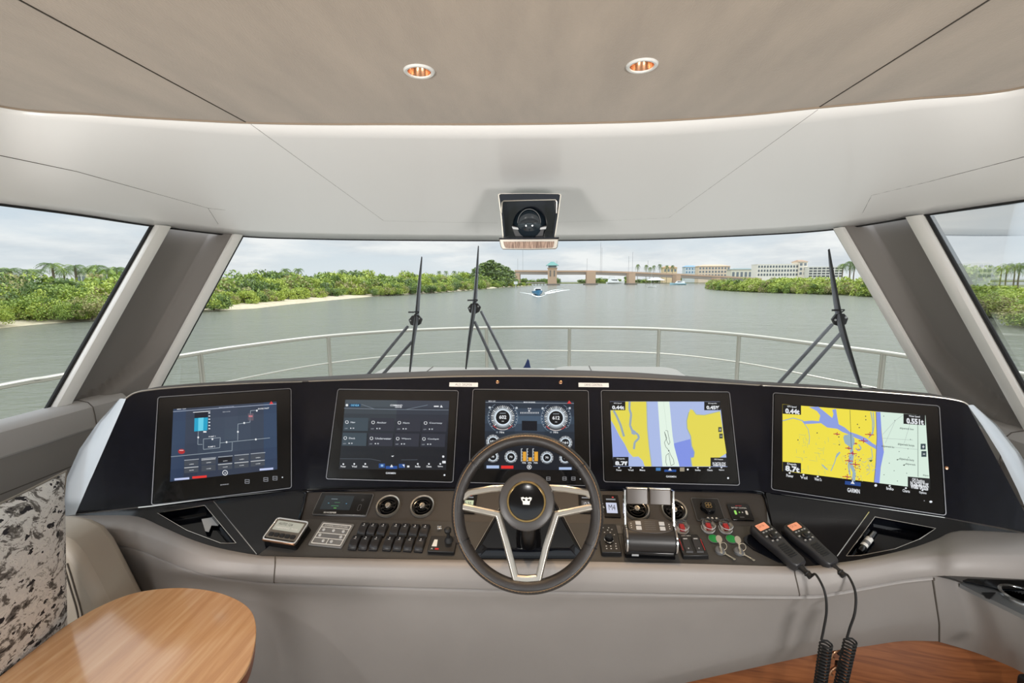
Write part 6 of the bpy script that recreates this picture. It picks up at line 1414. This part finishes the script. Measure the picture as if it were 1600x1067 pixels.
ORD = ['first', 'second', 'third', 'fourth', 'fifth', 'sixth', 'seventh', 'eighth', 'ninth', 'tenth', 'eleventh', 'twelfth', 'thirteenth', 'fourteenth', 'fifteenth', 'sixteenth', 'seventeenth', 'eighteenth', 'nineteenth', 'twentieth', 'twenty-first', 'twenty-second', 'twenty-third', 'twenty-fourth']
# far shore behind the bridge
m = MB(); m.prism([(-330, 640), (700, 560), (900, 900), (-330, 1000)], WZ-.5, WZ+.6, SCRUB); o = build(m, 'ground_far'); o['kind'] = 'structure'
for k in range(24):
    px_ = 800+k*14+rn.uniform(-4, 4)
    if 878 < px_ < 905: px_ += 30
    q = P(px_, 445, y=rn.uniform(640, 700)); H_ = rn.uniform(6, 12); r_ = rn.uniform(6, 10)
    M_ = Matrix.Translation((q.x, q.y, WZ+.5)) @ Matrix.Rotation(rn.uniform(0, 6), 4, 'Z') @ Matrix.Diagonal((r_, r_, H_, 1)); kd = rn.choice((1, 2, 5))
    o = make_plant(kd, M_, 'on the far shore beyond the bridge', f'{KINDS[kd][0]}es on the far shore'); o['label'] = KINDS[kd][0].replace('mangrove bush', 'tree')+f' on the far shore beyond the bridge, {ORD[k]} from the left'; o['category'] = 'tree'; o['group'] = KINDS[kd][0].replace('mangrove bush', 'tree')+'s on the far shore'; o.name = 'shore_tree'
# the feathery tall trees left of the bridge
def pine_mesh(seed):
    rn2 = random.Random(seed); m_ = MB(); m_.tube([(0, 0, 0), (.02, 0, .5), (0, 0, .95)], [.03, .02, .006], 6, mt=LEAF[5])
    for k in range(1500):
        z = rn2.uniform(.15, 1.0); r_ = (1.03-z)**.45*.40*rn2.uniform(.15, 1)*(1+.25*math.sin(z*23)); an = rn2.uniform(0, 6.28); leaf_quad(m_, Vector((math.cos(an)*r_, math.sin(an)*r_, z)), .035*rn2.uniform(.7, 1.6), LEAF[rn2.choice((4, 2, 4, 1))], rn2)
    return m_
pp_ = None
for k, (px_, top, d_) in enumerate(((745, 418, 300), (757, 411, 310), (768, 407, 310), (779, 412, 320), (790, 417, 330), (799, 423, 340))):
    q = P(px_, 445, y=d_); H_ = 4.2+d_*(438-top)/F_PX; M_ = Matrix.Translation((q.x, q.y, WZ+.3)) @ Matrix.Rotation(k, 4, 'Z') @ Matrix.Diagonal((H_*1.35, H_*1.35, H_, 1))
    lb_ = f"tall feathery casuarina left of the bridge, {('first', 'second', 'third', 'fourth', 'fifth', 'sixth')[k]} from the left"
    if pp_ is None: pp_ = build(pine_mesh(5), 'casuarina_tree', sharp=180); o = pp_
    else: o = pp_.copy(); COL.objects.link(o)
    o.matrix_world = M_; tag(o, lb_, 'tree', 'casuarinas left of the bridge')
# palms
def palm_proto(seed, nf=22, trunk_w=.035):
    rn2 = random.Random(seed); root = thing('palm_tree', 'palm', 'palm tree')
    m_ = MB(); m_.tube([(0, 0, 0), (.03, .01, .4), (.02, .02, .84)], [trunk_w, trunk_w*.7, trunk_w*.6], 8, mt=LEAF[5]); build(m_, 'trunk', None, root)
    m_ = MB()
    for k in range(nf):
        an = 6.283*k/nf+rn2.uniform(-.2, .2); up = rn2.uniform(-.25, .9); d = Vector((math.cos(an), math.sin(an), 0)); pts = []; ln_ = rn2.uniform(.24, .33)
        for i in range(15):
            s = i/14; pts.append(Vector((.02, .02, .84))+d*(ln_*s)+Vector((0, 0, up*.24*s-.26*s*s)))
        sd_ = d.cross(Vector((0, 0, 1))); mt_ = LEAF[rn2.choice((2, 4, 2, 1))]
        for i in range(1, 15):
            t_ = (pts[i]-pts[i-1]).normalized(); w = .085*math.sin(math.pi*(.2+.75*i/15))
            for sg in (-1, 1):
                tip = pts[i]+sd_*sg*w*.75+t_*w*.6+Vector((0, 0, -w*rn2.uniform(.2, .7))); m_.add([pts[i]-t_*.006, pts[i]+t_*.006, tip], [(0, 1, 2)], mt_)
        m_.tube(pts[::3], .004, 4, mt=mt_)
    build(m_, 'crown', None, root, sharp=180); return root
pm = None
PALMS = [(8, 408, 88), (22, 407, 90), (44, 410, 92), (60, 410, 95), (82, 398, 85), (104, 409, 95), (122, 402, 90), (140, 408, 100), (155, 403, 96), (172, 410, 104), (186, 407, 98), (195, 410, 110)]
def put_palm(px_, top, d_, lb_, grp, w=1.0):
    global pm
    q = P(px_, 442, y=d_); H_ = (4.2+d_*(438.5-top)/F_PX)/1.0; M_ = Matrix.Translation((q.x, q.y, WZ+.3)) @ Matrix.Rotation(px_, 4, 'Z') @ Matrix.Diagonal((H_*w, H_*w, H_, 1))
    if pm is None: pm = palm_proto(3); pm.matrix_world = M_; pm['label'] = lb_; pm['group'] = grp
    else: copy_tree(pm, M=M_, label=lb_, group=grp)
for i, (px_, top, d_) in enumerate(PALMS): put_palm(px_, top, d_, f'palm over the thicket in the left side window, {ORD[i]} from the left', 'palms through the left side window', 1.05)
for i, (px_, top) in enumerate(((448, 413), (468, 413), (536, 416))): put_palm(px_, top, 170, f'palm over the left shore thicket in the windscreen, {ORD[i]} from the left', 'palms over the left shore', .8)
for i, (px_, top) in enumerate(((687, 420), (697, 420), (710, 420))): put_palm(px_, top, 360, f'distant palm between the two left wipers, {ORD[i]} from the left', 'palms between the left wipers', .6)
for i, (px_, top) in enumerate(((996, 411), (1009, 412), (1015, 416), (1021, 413), (1030, 411), (1041, 413), (1050, 413))): put_palm(px_, top, 520, f'tall distant palm behind the bridge, {ORD[i]} from the left', 'palms behind the bridge', .42)
for i, (px_, top) in enumerate(((1316, 412), (1326, 408), (1334, 412))): put_palm(px_, top, 190, f'palm on the right island by the rightmost wiper, {ORD[i]} from the left', 'palms on the right island', .75)
for i, (px_, top) in enumerate(((1562, 416), (1572, 413), (1584, 415), (1592, 412), (1604, 412), (1620, 414))): put_palm(px_, top, 110, f'palm in the right side window, {ORD[i]} from the left', 'palms through the right side window', .7)

# buildings
def building(lb_, px0, px1, top, y, col, rows_, cols, roof=None, base=445, depth=14, wcol=(120, 128, 134), cat='building', wh=.55, bay=True):
    a, b = P(px0, top, y=y), P(px1, top, y=y); zt = a.z; w = b.x-a.x; h = zt-WZ; o = thing('building', lb_, cat, loc=((a.x+b.x)/2, y+depth/2, WZ+.5))
    wm_ = mat('render_%d_%d_%d' % col, col, .8)
    m_ = MB(); m_.box(w, depth, h, (0, 0, h/2-.5), wm_); m_.box(w*1.01, depth*1.02, h*.02, (0, 0, h-.5), wm_); build(m_, 'walls', None, o)
    gm = mat('window_dark_%d' % wcol[0], wcol, .15)
    vis = h*.62; rh = vis/rows_; cw_ = w/cols
    for r_ in range(rows_):
        for c_ in range(cols):
            m_ = MB(); m_.box(cw_*wh, .3, rh*.55, (-w/2+(c_+.5)*cw_, -depth/2-.1, h-.5-vis+(r_+.42)*rh), gm); build(m_, 'window', None, o)
    if roof:
        m_ = MB(); rc = mat('roof_%d_%d_%d' % roof, roof, .7); rz = h*.10
        m_.add([(-w/2-1, -depth/2-1, h-.5), (w/2+1, -depth/2-1, h-.5), (w/2+1, depth/2+1, h-.5), (-w/2-1, depth/2+1, h-.5), (-w*.3, 0, h-.5+rz), (w*.3, 0, h-.5+rz)], [(0, 1, 5, 4), (1, 2, 5), (2, 3, 4, 5), (3, 0, 4), (3, 2, 1, 0)], rc); build(m_, 'roof', None, o)
    return o
building('small peach house with a tiled roof behind the bridge, left of the blue-white block', 1037, 1058, 418, 620, (232, 206, 168), 2, 4, (190, 150, 110))
building('pale block with blue glazing behind the bridge, left of the peach hotel', 1071, 1089, 417, 640, (214, 222, 228), 3, 4, (120, 160, 190), wcol=(110, 150, 180))
building('peach hotel with a hipped roof behind the bridge', 1092, 1141, 416, 600, (228, 208, 184), 3, 10, (206, 176, 146))
building('low cream building between the peach hotel and the white arcaded block', 1143, 1182, 421, 560, (226, 220, 200), 1, 6, (120, 140, 140))
building('long white arcaded apartment block beyond the island', 1184, 1248, 413, 480, (238, 232, 218), 3, 14, wcol=(96, 104, 108))
building('square white tower with a brown cap at the right end of the arcaded block', 1249, 1262, 409, 478, (236, 226, 210), 3, 2, (168, 138, 112))
building('open-sided white parking garage beyond the island, right of the square tower', 1264, 1318, 417, 470, (232, 228, 216), 4, 8, wcol=(70, 74, 78), wh=.75)
building('white framed building seen through the right side window', 1530, 1551, 411, 260, (236, 236, 234), 3, 3, wcol=(150, 160, 170), wh=.7)
building('green-roofed house in the trees seen through the left side window', 118, 168, 424, 120, (226, 226, 216), 1, 6, (160, 178, 166), depth=10)

# bridge
BY = 440
CONC = mat('bridge_concrete', (158, 148, 138), .85); PINK = mat('bridge_pink_render', (196, 166, 140), .8); DKC = mat('bridge_dark_concrete', (128, 120, 112), .9); TEAL = mat('teal_roof', (92, 150, 142), .5)  # darker concrete for footings, piles, posts and tower windows
br = thing('road_bridge', 'long concrete road bridge with piers crossing the river ahead', 'bridge', loc=(30, BY, WZ))
dl = [(804, 423.5), (860, 424), (925, 424), (990, 426), (1062, 429), (1140, 433), (1190, 436)]
tops = [P(x, y, y=BY+5*i) for i, (x, y) in enumerate(dl)]
m = MB(); m.grid([[p+Vector((0, dy, dz)) for p in tops] for dy, dz in ((0, 0), (0, -3.0), (12, -3.0), (12, 0), (0, 0))], CONC, flip=True); build(m, 'deck', None, br, world=True)
m = MB(); m.grid([[p+Vector((0, dy, dz)) for p in tops] for dy, dz in ((-.4, .9), (-.4, -.6), (.3, -.6), (.3, .9), (-.4, .9))], PINK, flip=True); build(m, 'parapet', None, br, world=True)
for a, b, top in ((917, 931, 424.5), (983, 993, 427), (1057, 1064, 430), (805, 812, 427), (1120, 1126, 434)):
    p0, p1 = P(a, top, y=BY-1), P(b, top, y=BY-1); m = MB(); m.box(p1.x-p0.x, 14, p0.z-WZ+1, ((p0.x+p1.x)/2, BY+6, (p0.z+WZ-1)/2), PINK); m.box((p1.x-p0.x)*1.5, 17, 1.6, ((p0.x+p1.x)/2, BY+6, WZ+.6), DKC); build(m, 'pier', None, br, world=True)
for px_, h_ in ((809, 12), (817, 26), (917, 12), (938, 27), (940, 22), (982, 14), (988, 18), (1012, 10), (870, 10)):
    p = P(px_, 424, y=BY+4); m = MB(); m.tube([p+Vector((0, 0, -2)), p+Vector((0, 0, h_))], .10, 5, mt=MGREY); build(m, 'lamp_post', None, br, world=True)
p0, p1 = P(856, 414, y=BY-9), P(870, 414, y=BY-9); cx_, w_, zt = (p0.x+p1.x)/2, p1.x-p0.x, p0.z
tw = thing('bridge_tower', 'pink bridge tender tower with a teal hipped roof in front of the bridge', 'tower', loc=(cx_, BY-9, WZ))
m = MB(); H_ = zt-WZ; m.box(w_, w_, H_*.84, (0, 0, H_*.42), PINK); m.box(w_*1.12, w_*1.12, .7, (0, 0, H_*.84), PINK); m.box(w_*1.5, w_*1.5, 1.5, (.8, 0, .6), DKC); build(m, 'shaft', None, tw)
for sx in (-1, 1): m = MB(); m.box(w_*.16, .3, H_*.30, (sx*w_*.22, -w_/2-.1, H_*.58), DKC); build(m, 'window', None, tw)
m = MB(); m.box(w_*.9, w_*.9, H_*.13, (0, 0, H_*.92), mat('tower_glass', (120, 132, 134), .2)); build(m, 'lookout', None, tw)
m = MB(); m.add([(-w_*.72, -w_*.72, H_*.97), (w_*.72, -w_*.72, H_*.97), (w_*.72, w_*.72, H_*.97), (-w_*.72, w_*.72, H_*.97), (-w_*.15, 0, H_*1.16), (w_*.15, 0, H_*1.16)], [(0, 1, 5, 4), (1, 2, 5), (2, 3, 4, 5), (3, 0, 4), (3, 2, 1, 0)], TEAL); build(m, 'roof', None, tw)
p0, p1 = P(822, 441, y=BY-14), P(852, 441, y=BY-14); m = MB(); m.box(p1.x-p0.x, 2, 1.0, ((p0.x+p1.x)/2, BY-14, p0.z-.4), CONC)
for k in range(6): m.box(.5, .5, 3, (p0.x+(p1.x-p0.x)*(k+.5)/6, BY-14, WZ+.7), DKC)
o = build(m, 'fender_dock', M=Matrix.Translation((p0.x, BY-14, WZ)), world=True); tag(o, 'low fender dock on piles left of the bridge tower', 'dock')

# boats
def hull(L_, B_, H_, mt, fl=1.0, n=9):
    m_ = MB(); rr = []
    for i in range(n):
        s = i/(n-1); w = B_/2*(1-s**2.6*.97); k = H_*(.82+.32*s*s)
        rr.append([(s*L_, -w, k), (s*L_, -w*.86, k*.4), (s*L_, -w*.25, -.15), (s*L_, w*.25, -.15), (s*L_, w*.86, k*.4), (s*L_, w, k)])
    m_.grid(rr, mt, closed=True); m_.poly(rr[0][::-1], mt); m_.poly(rr[-1], mt); return m_
wp_ = P(842, 461.5, z=WZ); wB = 18*(wp_-EYE).dot(FW)/F_PX
BLUE = mat('boat_blue', (40, 128, 176), .25); WB = mat('boat_white', (238, 238, 236), .3)
M_ = Matrix.Translation(wp_) @ Matrix.Rotation(R(-84), 4, 'Z') @ Matrix.Translation((-7, 0, 0))
M_ = M_ @ Matrix.Diagonal((1, 1, .68, 1)); o = thing('motorboat', 'blue-hulled motorboat heading towards us with a white wake', 'boat', M_)
build(hull(8.2, wB, 2.0, BLUE), 'hull', None, o); m = MB(); m.prism([(1, -wB*.38), (4.6, -wB*.34), (4.6, wB*.34), (1, wB*.38)], 1.6, 3.1, WB, top=[(1.2, -wB*.3), (3.6, -wB*.26), (3.6, wB*.26), (1.2, wB*.3)]); build(m, 'cabin', None, o, bevel=.05)
m = MB(); m.box(.1, wB*.5, .7, (4.35, 0, 2.4), mat('boat_window', (40, 48, 56), .1)); build(m, 'windscreen', None, o)
m = MB(); m.box(2.6, wB*.7, .1, (2.3, 0, 3.5), WB)
for sx in (1.2, 3.4):
    for sy in (-1, 1): m.tube([(sx, sy*wB*.3, 3.0), (sx, sy*wB*.3, 3.5)], .05, 5, mt=WB)
build(m, 'canopy', None, o)
FOAM = mat('wake_foam', (236, 240, 238), .7, bump=.5, bscale=3)
m = MB(); a = P(840, 463, z=WZ); rn = random.Random(3)
def foam(pts, n=26, hw=.8):
    q = spline([P(*p, z=WZ) for p in pts], n//max(1, len(pts)-1)); L_ = []; 
    for i, p in enumerate(q):
        s = i/(len(q)-1); w = hw*(1+.0*s)*(.5+1.4*math.sin(math.pi*min(1, s*1.0+.12)))*rn.uniform(.6, 1.3); L_.append([p+Vector((0, -w, .03)), p+Vector((0, 0, .12*(1-s)+.05)), p+Vector((0, w, .03))])
    m.grid(L_, FOAM)
foam([(831, 461), (842, 463.5), (853, 460.5)], 20, 1.6); foam([(852, 459), (864, 456.5), (878, 454), (890, 452.8)], 40, 4.5); foam([(851, 458), (864, 453.5), (880, 451.5)], 30, 3.0); foam([(833, 460), (826, 459), (812, 456.5)], 20, 1.0)
o = build(m, 'wake_foam_water'); tag(o, 'white wake foam spreading behind and beside the blue motorboat', 'wake', kind='stuff')
# moored craft by the far shore
def cruiser(lb_, px_, y, L_, rot, hullc=WB, tower=False):
    q = P(px_, 446, y=y); o = thing('moored_boat', lb_, 'boat', Matrix.Translation((q.x, q.y, WZ)) @ Matrix.Rotation(R(rot), 4, 'Z') @ Matrix.Translation((-L_/2, 0, 0)))
    build(hull(L_, L_*.3, L_*.13, hullc), 'hull', None, o); m_ = MB(); m_.prism([(L_*.08, -L_*.12), (L_*.68, -L_*.10), (L_*.68, L_*.10), (L_*.08, L_*.12)], L_*.11, L_*.26, WB, top=[(L_*.12, -L_*.10), (L_*.55, -L_*.08), (L_*.55, L_*.08), (L_*.12, L_*.10)]); build(m_, 'cabin', None, o)
    m_ = MB(); m_.box(L_*.4, L_*.205, L_*.05, (L_*.34, 0, L_*.2), mat('boat_window', (40, 48, 56), .1)); build(m_, 'window_band', None, o)
    if tower: m_ = MB(); m_.prism([(L_*.12, -L_*.08), (L_*.42, -L_*.07), (L_*.42, L_*.07), (L_*.12, L_*.08)], L_*.26, L_*.36, WB); m_.box(L_*.3, L_*.16, L_*.02, (L_*.27, 0, L_*.42), WB); m_.tube([(L_*.2, 0, L_*.36), (L_*.2, 0, L_*.5)], L_*.01, 5, mt=WB); build(m_, 'flybridge', None, o)
    return o
cruiser('white multi-deck motor yacht moored on the far shore under the bridge', 962, 560, 22, 12, tower=True)
cruiser('pale blue open fishing boat moored at the right pier of the bridge', 1059, 400, 13, 176, mat('boat_pale_blue', (170, 208, 222), .3))
q = P(1012, 449, z=WZ); o = thing('sailing_dinghy', 'tiny anchored sailboat with a bare mast in front of the bridge', 'boat', Matrix.Translation(q)); build(hull(5, 1.8, .8, WB), 'hull', None, o); m = MB(); m.tube([(2, 0, .6), (2, 0, 11)], .07, 5, mt=LGREY); build(m, 'mast', None, o)
q = P(1024, 445, y=520); o = thing('boat_shelter', 'white canopy boat shelter on posts at the far shore below the bridge', 'shelter', Matrix.Translation((q.x, q.y, WZ)))
m = MB(); m.add([(-9, -5, 4), (9, -5, 4), (9, 5, 4), (-9, 5, 4), (-4, 0, 6.6), (4, 0, 6.6)], [(0, 1, 5, 4), (1, 2, 5), (2, 3, 4, 5), (3, 0, 4), (3, 2, 1, 0)], WB); build(m, 'canopy', None, o)
for sx in (-1, -.33, .33, 1):
    for sy in (-1, 1): m = MB(); m.tube([(sx*8.4, sy*4.4, -.3), (sx*8.4, sy*4.4, 4)], .18, 5, mt=DKC); build(m, 'post', None, o)
m = MB(); m.box(17, 9, .5, (0, 0, .7), DKC); build(m, 'dock_platform', None, o)
for px_, yy, lb_ in ((806, 450, 'white square channel sign on a pile left of the bridge tower'), (724, 453, 'white marker pile at the left shore right of the second wiper')):
    q = P(px_, yy, z=WZ); o = thing('channel_marker', lb_, 'marker', Matrix.Translation(q)); m = MB(); m.tube([(0, 0, -.5), (0, 0, 3.2)], .22, 6, mt=LGREY); build(m, 'pile', None, o)
    if px_ > 800: m = MB(); m.box(2.2, .15, 1.6, (0, -.3, 3.0), WHITE); build(m, 'sign_board', None, o)
bpy.context.view_layer.update()
